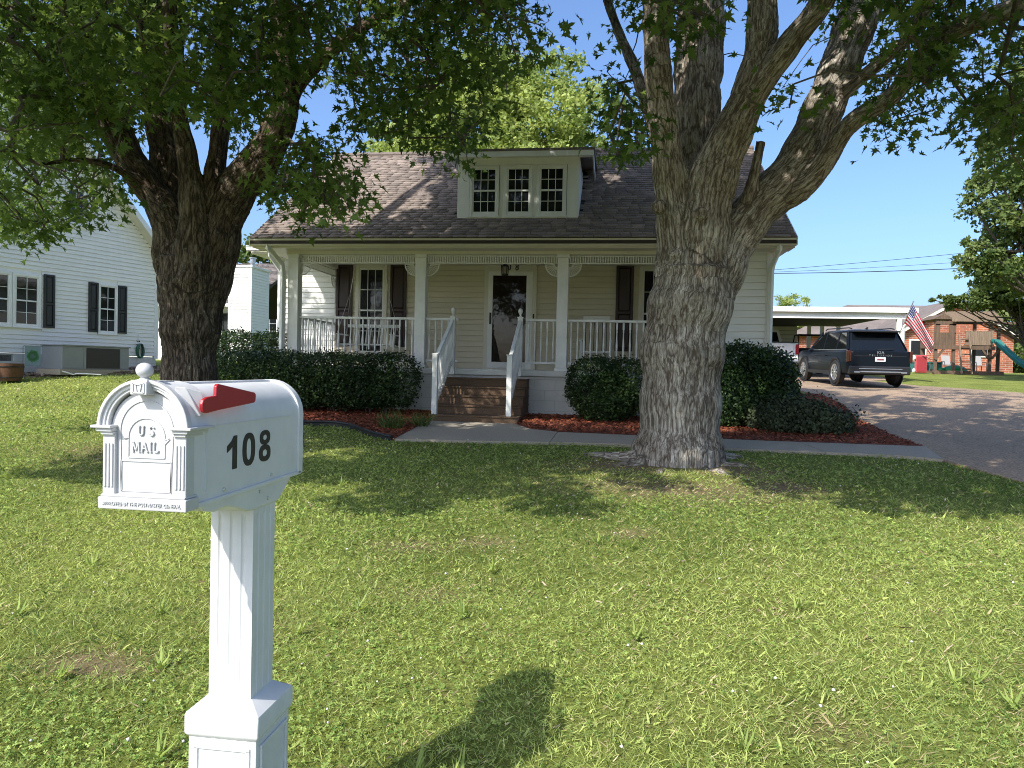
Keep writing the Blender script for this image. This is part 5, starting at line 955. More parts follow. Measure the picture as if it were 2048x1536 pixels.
HIGH_R = np.array([  # sprays above the view, placed so their shade falls on lawn, house and drive
-29,66,110, -28,98,82, 69,26,82, -12,140,105, 20,43,54, 28,24,103, 19,43,78, 0,29,64, 89,64,97, 77,70,84, 55,83,84, 52,56,66, -30,108,95, 57,51,44, -18,118,100,
-47,72,99, 74,66,67, 13,46,49, 36,70,98, 48,119,99, 73,117,63, -59,78,96, -53,86,90, 8,44,87, -25,53,102, -38,76,78, -46,83,76, -40,47,74, -42,74,123,
1,32,48, 25,67,68, 20,32,75, -42,70,116, 17,39,68, -49,70,102, 0,39,52, -20,59,127, -53,90,86, -20,70,100, 2,94,73, -10,108,81, -33,83,71, -38,72,99, 37,62,62,
-5,46,75, 51,66,40, -15,31,60, 64,113,95, -66,87,84, -21,50,57, 77,72,85, -2,84,101, 0,20,62, -4,82,87, 2,31,96, -5,97,83, 24,36,83, 78,93,46, 87,102,100,
-19,67,102, 53,46,75, -33,69,111, -29,74,129, 88,119,97, -46,87,90, -33,117,110, 20,30,90, -24,54,115, 17,20,76, -29,79,106, -38,46,67, -35,59,121, 2,26,60,
32,77,62, -15,85,79, -28,87,119, -15,32,88, -7,28,65, -20,95,75, -14,85,114, -33,126,101, 33,24,72, 53,65,50, -16,34,107, -15,51,78, 8,12,83, -46,56,100,
-31,79,123, -55,68,110, -35,72,89, -3,28,72, -41,76,105, 17,45,98, -8,19,75, 18,35,95, -18,97,97, 84,113,92, -18,71,98, 61,100,102, 57,39,101, 92,78,73,
68,87,87, -6,30,86, 44,70,42, 38,49,43, -38,76,81, -6,76,104, -29,30,98, -17,118,127, 69,39,107, -39,104,118, 24,34,50, -33,74,93, 12,27,81, 64,69,79,
74,106,76, -32,68,103, 33,98,103, -22,84,82, 79,92,74, -44,87,125, 24,66,79, -29,93,93, -35,83,77, -44,59,98, 12,20,64, 20,25,94, -3,94,101, -57,86,112,
-58,86,92, -37,52,128, -49,63,123, 24,21,94, -57,72,110, 2,53,63, 69,28,91, -1,38,72, 0,25,93, 42,119,105, -15,68,83, 11,104,86, 0,99,91, -55,59,110, 64,66,108,
-48,59,103, 0,26,63, -15,86,100, 33,37,42, 24,114,104, -46,77,86, 54,111,96, -47,53,70, 7,28,71, 27,43,79, -63,83,93, 16,48,92, 72,54,84, -30,92,141, -43,39,70,
-23,85,69, -21,72,94, 14,36,44, -14,45,88, 17,92,95, -32,25,91, -5,38,90, -25,73,105, -58,88,110, -14,30,90, 64,91,49, -39,72,111, 38,137,104, -32,91,78,
-13,85,69, 16,58,96, 62,93,68, -22,56,63, 28,53,96, 29,47,96, 66,53,55, 4,52,57, 5,21,83, -10,112,126, 45,22,75, -58,94,81, -8,62,76, -28,57,64, -35,55,98,
-35,62,111, -42,59,58, -30,50,109, -35,83,82, -1,30,50, 3,52,65, -22,83,71, 67,117,90, 21,36,61, -27,63,59, -21,96,132, 56,59,94, -38,61,117, 12,28,58,
61,77,111, 57,26,99, -62,82,90, 65,73,42, 38,25,71, -56,59,93, -35,86,95, 81,37,106, -11,23,81, 53,60,47, 51,126,93, 36,107,106, -42,80,93, 81,88,68, -7,116,106,
21,82,99, -61,73,85, -6,49,94, 19,98,106, -46,55,112, 20,42,63, 64,57,98, -34,55,67, 0,23,100, 37,54,46, 35,38,52, 73,77,57, -15,95,92, -30,91,141, -6,92,92,
-24,55,119, -31,71,130, -23,61,63, 70,117,98, 25,16,70, 76,58,91, 26,20,71, 7,36,97, 18,62,52, -4,85,86, 75,92,48, 18,37,91, 49,119,108, 84,100,96, -15,77,91,
-3,82,95, -32,109,90, 77,93,74, 45,14,86, -50,59,117, -12,23,95, 26,34,72, 30,37,82, -20,81,116, -2,59,74, 33,49,38, -15,36,85, -63,74,77, -10,80,94, -32,78,86,
-42,112,92, 55,89,97, 16,52,86, 76,39,101, -31,82,103, 38,26,101, -6,12,93, 48,71,82, 26,10,94, -21,137,108, -21,86,83, 13,12,93, 46,23,65, -19,89,133,
13,47,51, 33,96,104, -39,99,77, 60,73,105, 32,50,61, 38,60,41, 43,95,77, 72,41,70, -6,87,74, -5,111,105, -59,80,90, -18,98,129, 77,91,47, -41,82,120, -24,65,107,
-48,112,121, 22,57,68, 62,30,102, 17,43,53, 10,81,108, 20,125,94, 30,35,79, 76,110,54, 28,58,57, -23,81,81, 52,46,69, 15,17,105, 29,33,71, -32,81,140,
-37,88,80, -38,101,99, 48,64,48, -32,53,99, -55,85,114, -22,94,103, 29,104,84, -49,120,100, 49,54,52, 20,25,56, -33,95,80, -47,67,115, 92,56,80, -21,91,137,
-34,44,56, 70,65,58, 33,35,42, -28,115,121, -23,59,131, 52,37,97, -27,40,73, 65,77,48, -21,149,109, -21,22,80, 39,104,96, -47,80,104, -44,46,70, -63,83,94,
-31,52,64, 82,127,92, 60,69,37, -37,91,73, 9,79,105, 26,48,71, -16,132,101, 72,107,43, 17,34,54, -19,87,91, -9,58,56, -29,94,133, 5,46,52, 66,77,46, 7,14,107,
24,12,79, -47,117,93, 0,41,88, 19,20,81, 80,93,57, -29,120,112, -28,101,142, 45,34,79, -48,61,112, 57,68,37, 24,86,95, -45,66,89, -26,62,124, 70,94,45,
-26,27,83, 23,11,100, -15,72,101, -21,69,89, -37,92,81, 41,80,77, 13,30,61, 57,78,71, 33,29,97, 42,46,55, 19,16,81, -58,81,71, 40,32,86, -22,42,56, -60,74,82,
86,56,82, 39,34,50, 18,38,56, -33,91,104, 40,87,72, 58,80,67, -25,111,95, -8,133,98, 41,53,81, -35,58,118, -62,74,98, 15,38,41, 36,44,75, -16,79,92, 50,86,92,
28,39,83, 34,63,86, 61,27,68, -31,80,90, 56,27,74, 5,17,83, 14,56,62, -46,68,111, 0,94,87, -35,35,82, -49,96,109, 21,18,92, -28,32,86, -36,127,113, -52,53,111,
65,72,109, -19,70,105, -61,80,74, -51,85,76, -16,83,78, -20,83,84, -10,131,96, -32,121,94, 53,48,52, -36,71,104, -8,82,77, -20,93,124, -47,40,89, -35,65,94,
44,61,37, -13,76,113, -21,104,134, 48,18,104, -7,91,123, 59,38,108, 79,78,63, 19,39,43, 75,29,91, 51,78,61, -2,24,100, -8,40,56, -53,59,67, 63,65,64, -23,37,75,
47,73,38, 21,73,84, 28,29,55, 69,120,99, -32,107,133, -28,76,81, -20,59,95, -24,68,95, 37,38,59, 22,96,78, 66,116,93, -40,71,131, -22,79,89, 68,54,71,
14,22,93, -38,78,84, 74,38,78, -24,37,69, -36,85,113, -30,79,89, 80,111,53, -46,50,68, -11,27,79, -6,124,107, 1,40,55, 71,80,63, -9,81,119, -59,92,80,
-49,73,109, -10,130,105, -16,120,107, -10,78,97, 82,37,80, 19,44,70, -56,124,94, 34,64,59, -23,55,65, -10,78,77, -45,90,85, 19,31,51, 76,76,49, -29,108,84,
-31,76,113, 14,49,60, 23,55,88, -20,100,90, 68,82,69, -58,86,115, 22,53,51, 3,45,71, 62,52,74, 64,36,89, -41,85,103, -12,109,124, -37,103,91, -24,70,114,
26,92,97, 30,54,49, -12,76,87, -31,82,91, -16,39,94, 12,19,72, 65,61,87, -55,80,95, -2,31,95, 13,74,107, 78,46,81, 51,41,46, -27,55,126, -10,128,117, 79,44,63,
93,125,88, 52,83,45, 54,63,39, -36,84,100, 78,88,108, -54,91,121, -18,43,74, -35,44,68, 77,107,83, -6,36,72, -26,57,117, -57,86,95, 50,43,69, 37,77,60,
-6,22,71, -26,50,116, 87,73,73, -6,76,97, 64,115,91, 45,106,92, 32,125,108, -60,86,74, 26,32,84, -51,72,85, 34,42,72, -34,74,96, -35,86,105, 5,56,108,
-46,71,112, 70,67,64, -39,121,122, 8,37,64, -17,90,115, -43,90,116, 88,86,52, -1,124,91, 56,137,109, -51,67,92, -24,40,74, -43,94,115, 91,118,79, -61,66,103,
-29,106,139, 43,59,48, 12,24,81, -31,99,95, 7,62,60, -23,115,107, -29,64,96, -34,47,114, 28,39,48, 6,127,106, -43,73,104, -42,55,121, 76,56,104, 61,80,90,
3,107,98, -9,109,115, -26,89,111, -35,119,115, -39,104,108, -10,82,86, -57,82,78, -39,118,92, -16,81,95, -25,138,100, 0,40,58, 24,31,74, 31,68,110, -58,71,114,
38,38,58, 75,42,77, 52,34,70, -19,84,93, -17,92,119, -40,62,109, -41,86,87, 32,36,48, -60,84,110, -39,94,81, 87,58,88, -21,18,94, -16,115,93, 24,26,77,
24,83,94, 63,89,74, -31,108,136, -3,90,108, -32,111,103, 23,58,65, -15,97,105, -37,70,84, 84,111,97, -27,72,117, -34,92,127, -18,134,105, -30,66,105, 90,99,66,
67,111,108, -13,107,115, -13,81,94, -23,104,122, -32,35,65, -12,104,96, 81,35,89, 50,39,85, -1,39,48, -7,22,101, -16,37,74, 38,62,52, -54,81,75, -16,90,96,
-17,150,108, -49,102,97, 3,32,79, -62,99,91, -22,22,108, 16,32,72, 32,32,72, 17,49,51, -24,90,86, 43,114,83, -27,92,95, 15,30,80, 44,33,78, -21,123,110,
9,44,81, -4,20,101, 76,75,81, -37,88,77, 41,35,96, -31,92,84, 75,122,84, 41,63,62, -55,66,115, 83,54,76, -25,104,123, -17,19,92, -20,71,99, -11,87,69,
28,24,86, -36,89,123, -61,62,92, 53,33,66, -57,71,114, -6,83,74, -40,49,57, -62,88,110, -47,95,106, 32,54,77, -21,81,84, -55,105,84, 32,82,90, -4,28,98,
-51,90,77, -45,109,104, -8,26,103, 32,28,105, 12,23,86, -42,64,108, -47,90,80, 44,136,100, -61,103,96, -22,106,101, 17,25,88, -40,65,94, -11,93,91, -38,78,75,
8,43,59, -27,49,123, 8,103,105, 29,45,59, -4,36,86, 90,88,91, -42,66,101, -19,23,71, -52,83,83, 17,37,47, 45,62,89, -34,72,123, -41,118,98, 57,73,62, 33,16,92,
-49,64,121, 58,117,86, -59,108,99, -27,83,141, -6,57,62, -11,100,92, -15,28,99, 21,38,51, -30,104,99, 1,14,86, 17,18,92, -28,95,78, -15,37,81, 17,41,68,
-29,99,108, 80,44,105, -50,67,118, 84,123,64, 51,57,40, 41,81,90, -30,49,47, 29,47,56, -12,86,98, 4,32,84, -17,122,97, -15,117,100, -12,36,67, -25,76,84,
1,25,76, -47,54,63, 30,58,53, 9,59,58, 14,87,102, 19,64,60, -3,122,116, 15,14,102, -12,98,106, -25,72,98, -30,84,73, 19,39,78, 8,24,99, -22,61,123, -25,86,72,
-36,58,66, 28,41,98, 5,28,59, 23,22,96, 17,38,101, -28,49,130, 39,107,108, -8,85,81, 91,67,81, 56,55,45, 39,54,60, 40,23,69, -17,78,85, 39,24,58, 87,115,74,
-7,37,80, -34,82,94, 59,87,97, 26,13,98, 47,40,52, -10,80,76, 15,36,102, 48,40,76, -39,79,79, 41,105,99, -32,94,137, -56,92,76, -25,87,114, 55,61,38, -42,93,123,
30,107,81, 44,54,94, -57,88,87, -34,54,121, -37,90,82, -44,102,131, -19,67,107, 74,92,62, -34,89,82, -46,66,114, -22,74,137, 9,38,60, 49,62,108, -22,62,136,
-24,109,123, -15,132,108, 26,78,62, 45,39,46, 8,31,89, -33,78,74, 20,147,108, -5,34,67, 61,74,85, -15,92,118, -46,107,117, 64,83,82, -45,100,79, -21,60,59,
-51,65,94, -28,94,75, 68,138,111, -19,116,111, 46,36,61, 88,59,73, -29,110,127, -24,99,88, -5,43,62, -46,95,114, 22,39,59, 15,13,78, -9,29,105, -49,122,114,
-5,129,108, 21,32,94, -31,83,81, -52,84,70, -16,79,100, -52,86,101, 13,11,84, -26,91,128, -13,122,108, 82,53,105, 18,56,90, -12,26,77, 57,77,89, 38,63,57,
-15,105,83, -13,75,114, -42,73,128, 67,64,81, 52,74,77, -40,115,122, 84,90,68, 36,64,73, -51,60,95, -5,63,61, 9,14,73, 30,40,57, -32,100,103, -10,47,59,
70,101,108, -17,73,102, 21,19,70, 58,105,98, -7,81,76, -58,87,99, 30,88,92, -20,75,76, -38,134,100, 6,21,95, -27,50,52, -39,55,114, -23,94,110, -12,92,73,
-53,64,111, 16,14,103, 2,39,79, 19,104,101, -36,100,128, 33,26,72, -7,77,81, 3,42,78, -18,121,125, 35,80,89, -8,85,93, 24,12,99, -4,101,101, -23,50,70,
14,34,65, -30,85,107, -23,52,66, -44,76,90, 59,47,51, 77,106,52, 76,84,85, -8,34,100, -15,136,103, -5,15,82, -13,27,67, -25,107,112, 35,68,70, -48,64,87,
-65,98,85, -23,60,60, -52,97,106, -58,91,101, -1,103,81, -53,72,101, 30,125,94, -1,24,95, 68,45,101, 69,84,46, -8,69,102, -29,55,58, 73,37,84, 37,37,55,
2,95,87, -5,52,55, -60,89,79, 54,88,52, -44,70,84, -42,106,133, -53,119,114, 1,66,76, -41,77,105, -17,111,86, -41,103,87, 18,84,103, -41,74,95, 80,115,64,
60,55,92, 62,52,91, 3,100,100, -19,108,96, 33,51,58, -22,84,117, -40,61,101, -43,89,117, 14,15,93, -25,40,57, -17,16,90, -29,39,61, -31,86,75, -40,129,99,
46,45,46, 27,45,92, -35,94,86, 8,125,102, -18,79,84, 39,30,87, -11,135,107, -32,57,113, -38,57,55, -59,69,99, 82,75,82, -21,88,96, -11,85,72, -33,53,58,
-27,92,86, 11,28,82, -7,107,132, 37,70,71, -30,66,87, 7,13,103, 92,120,89, 81,126,93, -10,47,76, 31,30,77, -8,115,109, 76,42,93, -49,60,117, 67,34,75,
35,77,104, 78,74,84, 32,61,51, -40,94,76, -39,86,88, -23,70,87, 27,14,77, 24,36,67, -55,113,87, 11,129,99, -45,124,118, -12,126,115, 43,92,90, -22,102,118,
39,47,70, -14,18,89, -20,36,80, 74,115,67, 53,75,51, 36,25,64, 39,62,108, -30,66,86, 3,54,80, -8,95,103, 35,95,107, 27,36,56, -27,42,75, -40,61,56, 39,87,94,
-60,82,84, -4,22,102, -59,95,105, 50,46,45, 4,27,53, 23,104,89, 87,118,98, -32,106,94, -13,91,109, 39,128,95, 52,54,101, 11,85,80, -1,32,71, -47,106,109,
-41,82,73, -34,91,127, -2,40,59, 31,64,54, -7,43,51, 14,27,85, -11,110,103, -26,93,82, -60,88,101, -1,31,89, 2,96,74, 22,59,108, 37,18,102, 59,65,103,
-19,77,132, -58,71,99, -48,126,111, 42,55,60, -38,59,106, 39,36,69, -63,77,85, 9,61,74, 55,108,91, -13,36,83, -22,79,92, 56,70,64, 45,78,108, 60,46,67,
-16,16,91, -15,97,114, -13,114,96, 28,80,72, 33,44,80, 0,114,104, 8,115,96, -15,112,111, -16,92,74, -12,123,98, 10,29,71, 64,86,64, -39,85,137, 38,51,92,
-53,89,95, 49,44,52, 19,31,98, -60,69,85, -58,84,105, -29,58,122, -31,103,88, 84,122,89, -27,52,131, 1,17,77, 8,30,54, 23,22,87, 89,92,75, -49,83,104,
14,56,109, 56,70,37, -57,83,84, -5,28,81, -25,49,46, -18,63,107, 26,23,83, 49,82,94, -48,60,98, -30,106,135, 24,37,83, -13,110,126, 69,30,95, -38,75,136,
52,62,45, 34,23,67, 1,45,80, -37,75,100, -30,83,122, -19,109,128, 64,38,57, 42,34,54, -8,34,73, -33,85,86, 25,34,84, -50,117,119, -64,80,93, -44,113,90,
-37,65,120, -19,82,131, 21,151,113, 56,62,69, -21,112,111, -49,90,94, -16,61,64, -42,79,99, -49,79,101, -3,24,63, -44,65,117, 100,84,70, 46,52,72, 68,31,107,
-19,37,82, 44,71,53, 4,59,55, -42,104,96, -3,90,79, 25,11,77, 74,59,85, -26,61,119, -18,106,122, 16,13,98, 69,77,76, 19,139,110, -8,83,101, -22,116,108,
53,134,97, 25,59,73, -36,92,97, -38,59,131, 2,79,69, -20,44,90, -5,95,98, -5,113,95, -27,51,105, 93,89,66, 0,20,76, -13,97,111, -2,131,111, -45,54,121,
-30,51,128, 7,44,71, -14,139,114, 36,18,65, -40,53,59, -6,114,92, -35,46,108, -22,59,102, -50,60,60, -33,42,79, 37,20,73, 66,80,37, -31,108,106, -4,46,62,
21,67,98, -25,80,123, 24,40,83, 79,137,98, -44,107,121, 30,60,64, -65,91,76, 39,19,82, 33,18,81, 53,153,107, 68,102,54, 12,31,100, -52,122,93, -26,67,127,
-16,37,70, 21,114,133, -15,46,62, 17,34,129, 84,65,115, 99,89,94, 83,71,107, -13,60,126, -13,59,126, 81,120,114, -36,121,108, -24,84,124, 64,35,106, 93,109,89,
49,29,106, 70,114,86, -38,86,90, 36,120,124, 7,38,107, 63,39,95, -34,139,106, 61,98,123, 54,45,49, -21,63,111, -12,20,95, -51,59,71, 14,53,60, -44,121,117,
95,84,71, 82,121,80, -2,28,105, 58,60,49, 61,72,139, 78,63,123, 79,100,100, 71,116,53, -21,53,75, 41,37,59, -48,59,86, 32,36,75, -43,77,64, 8,36,114, 52,92,141,
77,51,63, 75,106,90, -29,53,63, 78,45,102, 78,85,60, -37,95,83, 41,90,145, 18,34,58, 1,76,143, 57,39,59, 19,129,131, -19,135,115, -26,95,128, -15,132,110,
61,85,64, 49,143,105, 58,72,138, 16,48,137, -20,90,126, 88,116,66, 50,58,51, -6,23,71, 35,46,127, -27,55,96, -8,66,126, -50,100,85, 73,79,75, 78,92,63,
31,25,106, 11,41,75, -35,142,105, 25,20,115, -2,136,101, 90,121,84, -48,98,115, 62,77,125, 65,65,120, 79,59,58, 75,133,95, 70,91,122, -13,24,77, -12,45,99,
37,125,121, -41,67,96, -26,60,119, 59,73,130, -32,57,96, 17,149,107, 84,83,66, 37,35,78, 75,56,64, 80,41,84, 59,44,104, 28,30,80, -20,138,119, 60,24,95,
40,35,81, -35,95,122, -34,113,94, -35,80,119, 2,28,99, 59,45,127, 5,55,137, 64,43,123, -25,28,106, 79,86,85, 51,33,106, 55,43,81, -5,30,83, 55,49,106,
60,47,106, 36,21,92, 16,60,133, 69,41,102, 1,28,56, 43,148,110, 37,27,101, 72,126,105, 29,39,136, 66,81,66, -43,74,85, -38,69,63, 64,116,109, 24,34,114,
5,76,139, -19,42,106, -22,117,136, 9,51,127, 88,88,79, 80,75,55, -1,67,139, 77,136,103, 54,122,114, 73,74,92, 9,25,121, 59,39,62, -8,152,108, 66,96,59,
20,136,117, 66,128,94, -34,103,87, -31,119,109, -19,135,120, 38,20,77, 77,96,91, -25,41,93, 19,50,119, 43,28,71, 26,53,49, -11,111,121, 40,115,128, 70,88,75,
25,18,88, ], float).reshape(-1, 3) / 10
HIGH_L = np.array([  # left tree's unseen sprays, likewise placed for the shade they cast
9,50,58, -96,47,113, 4,36,82, -35,60,104, -18,34,82, -78,76,136, -17,76,104, 17,51,76, -105,64,113, -76,93,131, -68,35,41, -32,78,74, -87,61,123, -88,90,80,
-64,58,96, -81,45,43, -50,85,94, -42,40,53, -76,60,103, -63,65,98, -35,89,73, -61,62,61, -39,16,96, -89,70,84, -48,105,129, -27,76,86, -33,28,54, 29,72,82,
-14,41,106, -75,84,100, -62,72,82, -32,128,110, 12,72,89, -12,102,95, -40,90,80, -87,26,100, 8,47,73, -42,49,65, -54,20,95, -33,53,54, -29,50,73, -4,32,76,
15,74,84, -29,71,95, -21,93,106, -50,22,55, -50,89,129, -38,63,102, -40,43,63, 1,86,77, -98,25,83, -86,18,64, -63,78,111, -35,82,79, -49,20,94, -67,87,76,
-84,68,92, -30,57,111, -6,136,100, -44,69,111, 3,101,90, -48,64,114, -21,42,56, -60,84,124, -49,71,84, -43,62,100, -29,139,106, -16,140,101, -47,55,109,
-33,97,77, -30,123,116, -18,113,87, -45,41,58, -28,93,125, -66,78,139, -41,50,113, -74,110,131, -60,49,62, -52,70,96, -65,17,68, -5,44,77, -77,41,62, -48,119,93,
-21,66,97, -46,69,97, -58,62,131, -101,29,92, -23,32,93, 0,45,78, -38,31,80, -96,59,92, -59,111,134, -78,79,139, -43,55,98, -81,47,128, -105,72,80, -31,97,96,
-57,111,134, -51,34,52, -26,60,112, -102,65,120, -79,43,51, -18,75,93, -19,31,71, -43,100,110, -45,79,99, -88,76,86, -37,124,119, 19,86,83, -98,33,81,
-46,84,104, -75,79,75, 11,96,108, -54,61,103, -106,70,90, -84,79,81, -73,49,78, -23,80,91, -72,36,39, -10,31,58, -16,73,111, -32,95,77, -44,51,51, -109,49,110,
-53,115,100, -79,93,77, -71,12,100, -30,51,114, -59,31,84, -99,70,101, -37,87,133, -40,63,114, -73,27,58, -31,76,77, -6,84,89, -50,50,65, -42,72,122, -43,112,110,
2,96,79, -28,60,96, -91,25,87, -99,55,123, -63,18,82, -22,57,63, -86,49,105, -84,40,78, -68,11,82, -44,131,99, 20,63,85, -63,93,98, -86,78,85, -61,123,115,
-29,68,108, -45,86,80, -88,65,131, -70,67,129, -38,73,87, -60,66,112, -43,46,54, -67,50,126, -52,50,121, -90,46,110, -82,28,51, -69,53,120, -97,72,93,
-69,15,60, -86,36,50, -37,96,85, -6,90,94, -77,89,84, -25,78,75, -63,63,98, -6,68,56, -103,69,89, -12,87,70, -50,30,69, -62,86,87, -40,112,95, -47,105,93,
-9,85,87, -80,53,112, -75,92,140, -78,50,61, -79,114,128, -50,113,116, -27,30,72, -44,86,92, -75,39,38, -70,35,78, -33,61,115, -43,79,85, -35,48,58, -15,111,118,
-74,107,122, -48,52,51, -6,88,71, -16,70,92, -60,36,66, -78,12,90, -83,40,70, -33,65,104, -73,66,97, -11,41,57, -25,94,115, -79,102,131, -77,65,50, -37,87,128,
-101,70,105, -6,67,106, -69,82,124, -60,108,97, -30,109,134, -75,60,41, -17,18,99, -66,72,126, -53,31,53, -23,48,75, -8,87,87, -28,86,84, -37,23,97, -38,55,112,
-90,76,84, -15,27,99, -42,25,52, -5,105,87, -78,66,89, -18,68,90, -34,87,83, -49,49,124, -43,69,110, -43,55,106, -80,59,46, -46,65,128, -9,104,110, -65,117,107,
-78,41,60, -81,68,95, -77,57,118, -59,112,107, -88,71,96, -33,49,119, -29,19,87, -75,55,104, -39,83,82, -64,112,126, -58,30,73, -16,110,85, -16,81,85,
-70,88,77, -79,26,81, -44,74,132, -16,79,84, -72,56,111, -15,67,93, -56,21,96, -23,70,131, -31,99,98, -37,49,66, -52,45,37, -61,73,84, -85,50,59, -46,16,54,
-43,42,44, -61,114,99, -21,52,59, -61,70,89, -20,39,68, -97,24,71, -63,79,90, -44,73,123, -26,46,55, -38,112,129, -81,33,90, -60,80,92, -12,47,53, -36,68,87,
-28,98,103, -39,112,104, 7,108,85, -52,100,95, -71,92,80, -61,39,84, -30,89,73, -39,39,54, -70,50,117, -45,110,129, -36,70,88, -66,75,99, -44,53,67, -61,55,57,
-39,29,80, -26,86,89, -64,59,52, -68,17,90, -68,100,132, -52,104,98, -56,6,84, -64,116,129, -12,31,95, -52,69,98, -62,17,91, -63,14,79, -115,50,111, -111,63,106,
-64,11,95, -60,119,104, -11,88,121, -29,80,82, -33,79,92, -70,67,107, -83,65,89, -23,65,88, -72,71,86, -1,98,99, -55,90,74, -27,40,70, -31,41,47, -15,52,89,
-15,93,84, -28,60,130, -65,84,127, -63,74,95, -49,111,88, -14,95,84, -87,49,123, -22,18,90, -33,111,103, -67,61,112, -88,68,102, -75,69,45, -54,105,89,
-88,24,55, -57,69,87, -96,40,73, -13,74,93, -35,137,106, -100,29,86, -24,68,93, -87,65,57, -61,40,81, -45,96,107, 19,80,66, -40,90,84, -92,76,90, -43,24,47,
-62,79,75, -10,93,101, -46,43,61, -50,87,76, -54,30,76, -77,31,87, -54,44,55, -59,38,58, -43,28,42, -41,22,77, -5,137,111, -8,49,49, -40,14,82, -20,120,102,
-89,72,91, -71,85,110, -38,81,92, -40,124,110, -38,76,116, -58,32,58, -66,58,128, -12,57,53, -9,93,100, -19,121,104, -82,44,80, -26,36,41, -62,61,106,
-86,77,95, -51,35,61, -58,114,100, -49,32,58, -38,86,107, -41,28,70, 11,100,78, -58,95,105, 11,71,88, -63,53,107, -34,71,92, -16,127,104, -82,73,106, -32,54,126,
-81,87,88, -45,68,136, -78,49,109, -25,77,108, -51,79,119, -58,102,87, -66,37,52, -61,93,106, 16,108,104, -45,97,121, -23,100,82, -19,78,89, -5,36,64,
-56,34,55, -50,97,128, -44,19,61, -79,68,131, -76,53,66, -80,61,104, -37,82,87, -57,118,92, -74,113,133, -103,69,88, -63,56,103, -28,57,65, -16,76,101,
-41,72,104, -36,126,100, -30,44,48, -32,67,104, -30,86,130, -67,107,110, -42,31,91, -74,76,139, -36,61,93, -51,90,91, -34,60,121, -99,67,99, -18,98,113,
-58,68,96, -45,61,133, -89,45,71, -11,41,56, -85,73,113, -58,104,92, -58,47,117, -95,61,117, -28,51,105, -21,98,103, -47,72,83, 20,98,75, -50,48,109, -5,93,75,
-64,37,38, -81,81,81, -84,64,98, -70,60,101, -43,56,61, 12,62,55, -69,44,73, -34,115,130, -27,87,129, -39,83,84, 21,91,91, -42,69,93, -62,42,40, -103,74,91,
-76,71,81, -31,127,96, -48,74,96, -18,90,130, -16,93,116, -82,36,52, -34,15,59, -74,70,120, -59,101,111, -18,80,109, -84,82,82, -55,20,83, -2,50,47, -76,66,99,
-77,63,126, 2,111,86, -81,45,111, -2,39,61, 6,120,103, -32,39,59, -106,53,117, -32,127,106, -33,21,87, -87,69,101, 0,95,79, -78,64,129, -28,55,106, -46,78,85,
-114,50,107, -81,43,81, -62,130,99, -63,55,135, -40,88,123, -75,34,69, -33,97,78, -45,94,112, -48,77,78, -79,59,115, -110,53,118, -52,99,136, 0,27,82,
-96,49,122, -74,72,101, -29,74,99, -22,83,77, -71,61,126, -46,49,105, -43,109,96, -34,71,102, -74,72,85, 14,72,106, -19,111,125, -3,51,108, -5,92,116,
-82,23,102, -46,59,106, -71,13,102, -60,46,73, -44,38,45, -23,94,101, -9,99,76, -14,74,87, -89,40,70, -38,111,123, -15,89,92, -47,24,60, -93,83,72, -25,65,91,
-69,32,87, -72,111,126, -51,109,100, -94,55,105, -5,115,90, -93,61,93, -15,126,98, -67,96,132, -46,88,118, -18,79,108, -74,22,89, -55,52,127, -64,92,101,
-105,62,116, -13,36,90, -24,79,96, -23,108,122, -36,107,90, -90,22,74, -70,94,111, -19,79,106, -90,29,94, -26,80,81, -77,89,128, -73,59,102, -22,49,65,
-74,83,84, 28,89,89, -66,46,37, -54,41,54, -32,82,121, 14,70,103, -1,84,90, -36,104,80, -5,28,94, -46,103,126, -73,80,84, -51,56,100, -26,49,48, -48,20,57,
18,57,69, -2,63,78, -18,77,127, -63,77,75, -34,81,129, -89,53,107, -7,104,86, -76,35,74, -32,115,120, -34,95,138, -9,78,77, -65,69,99, -68,57,62, -45,96,141,
-50,49,117, -43,33,64, -63,32,48, -4,96,74, -77,106,130, -35,13,74, -17,20,66, -17,28,102, -51,82,133, -3,50,76, -14,26,83, -12,80,91, -67,77,95, -34,19,54,
-43,49,123, -31,47,119, -65,63,112, -12,23,75, -24,116,124, -74,91,122, 13,64,70, -55,89,87, -17,116,111, -34,106,134, -62,15,90, 1,99,91, -68,22,66, -65,46,124,
-22,72,97, 9,109,101, -19,50,54, -43,123,108, -44,54,126, -47,106,126, -9,121,120, -51,47,68, -44,98,87, -76,58,105, -36,73,89, -38,57,116, -14,76,104,
-105,59,108, -80,23,98, -40,83,101, -54,123,124, -64,49,123, -24,50,51, -37,47,130, -37,84,78, -65,116,125, -78,68,99, -80,83,131, -55,91,121, -13,134,103,
-70,83,73, -44,111,104, -99,40,81, -81,92,80, -105,66,100, -31,78,132, -24,47,73, -59,77,86, -89,53,116, -96,68,108, -37,53,133, -37,43,77, -60,83,139,
3,41,60, -92,78,90, -71,15,70, -12,50,74, -85,51,121, -14,45,53, -50,56,135, -5,36,76, -55,34,90, -54,15,72, 6,82,83, -68,58,134, -25,66,112, -20,113,131,
-27,86,93, -22,89,107, -41,100,78, -17,49,53, -61,61,96, -34,38,40, -102,90,101, -91,39,67, -39,82,134, -63,96,121, 5,44,75, -25,67,106, -52,85,120, -68,75,84,
-25,26,104, -39,69,85, -66,9,95, -49,61,93, -76,81,104, -61,13,100, -15,101,115, -59,105,86, -23,83,86, -15,112,104, -12,24,88, -9,99,78, -115,51,106,
-16,55,56, -83,63,100, -85,24,83, -43,75,111, -31,48,124, 4,40,59, 0,50,50, -94,42,83, -60,20,71, -20,79,98, -63,77,75, -10,87,72, -75,77,88, -30,58,58,
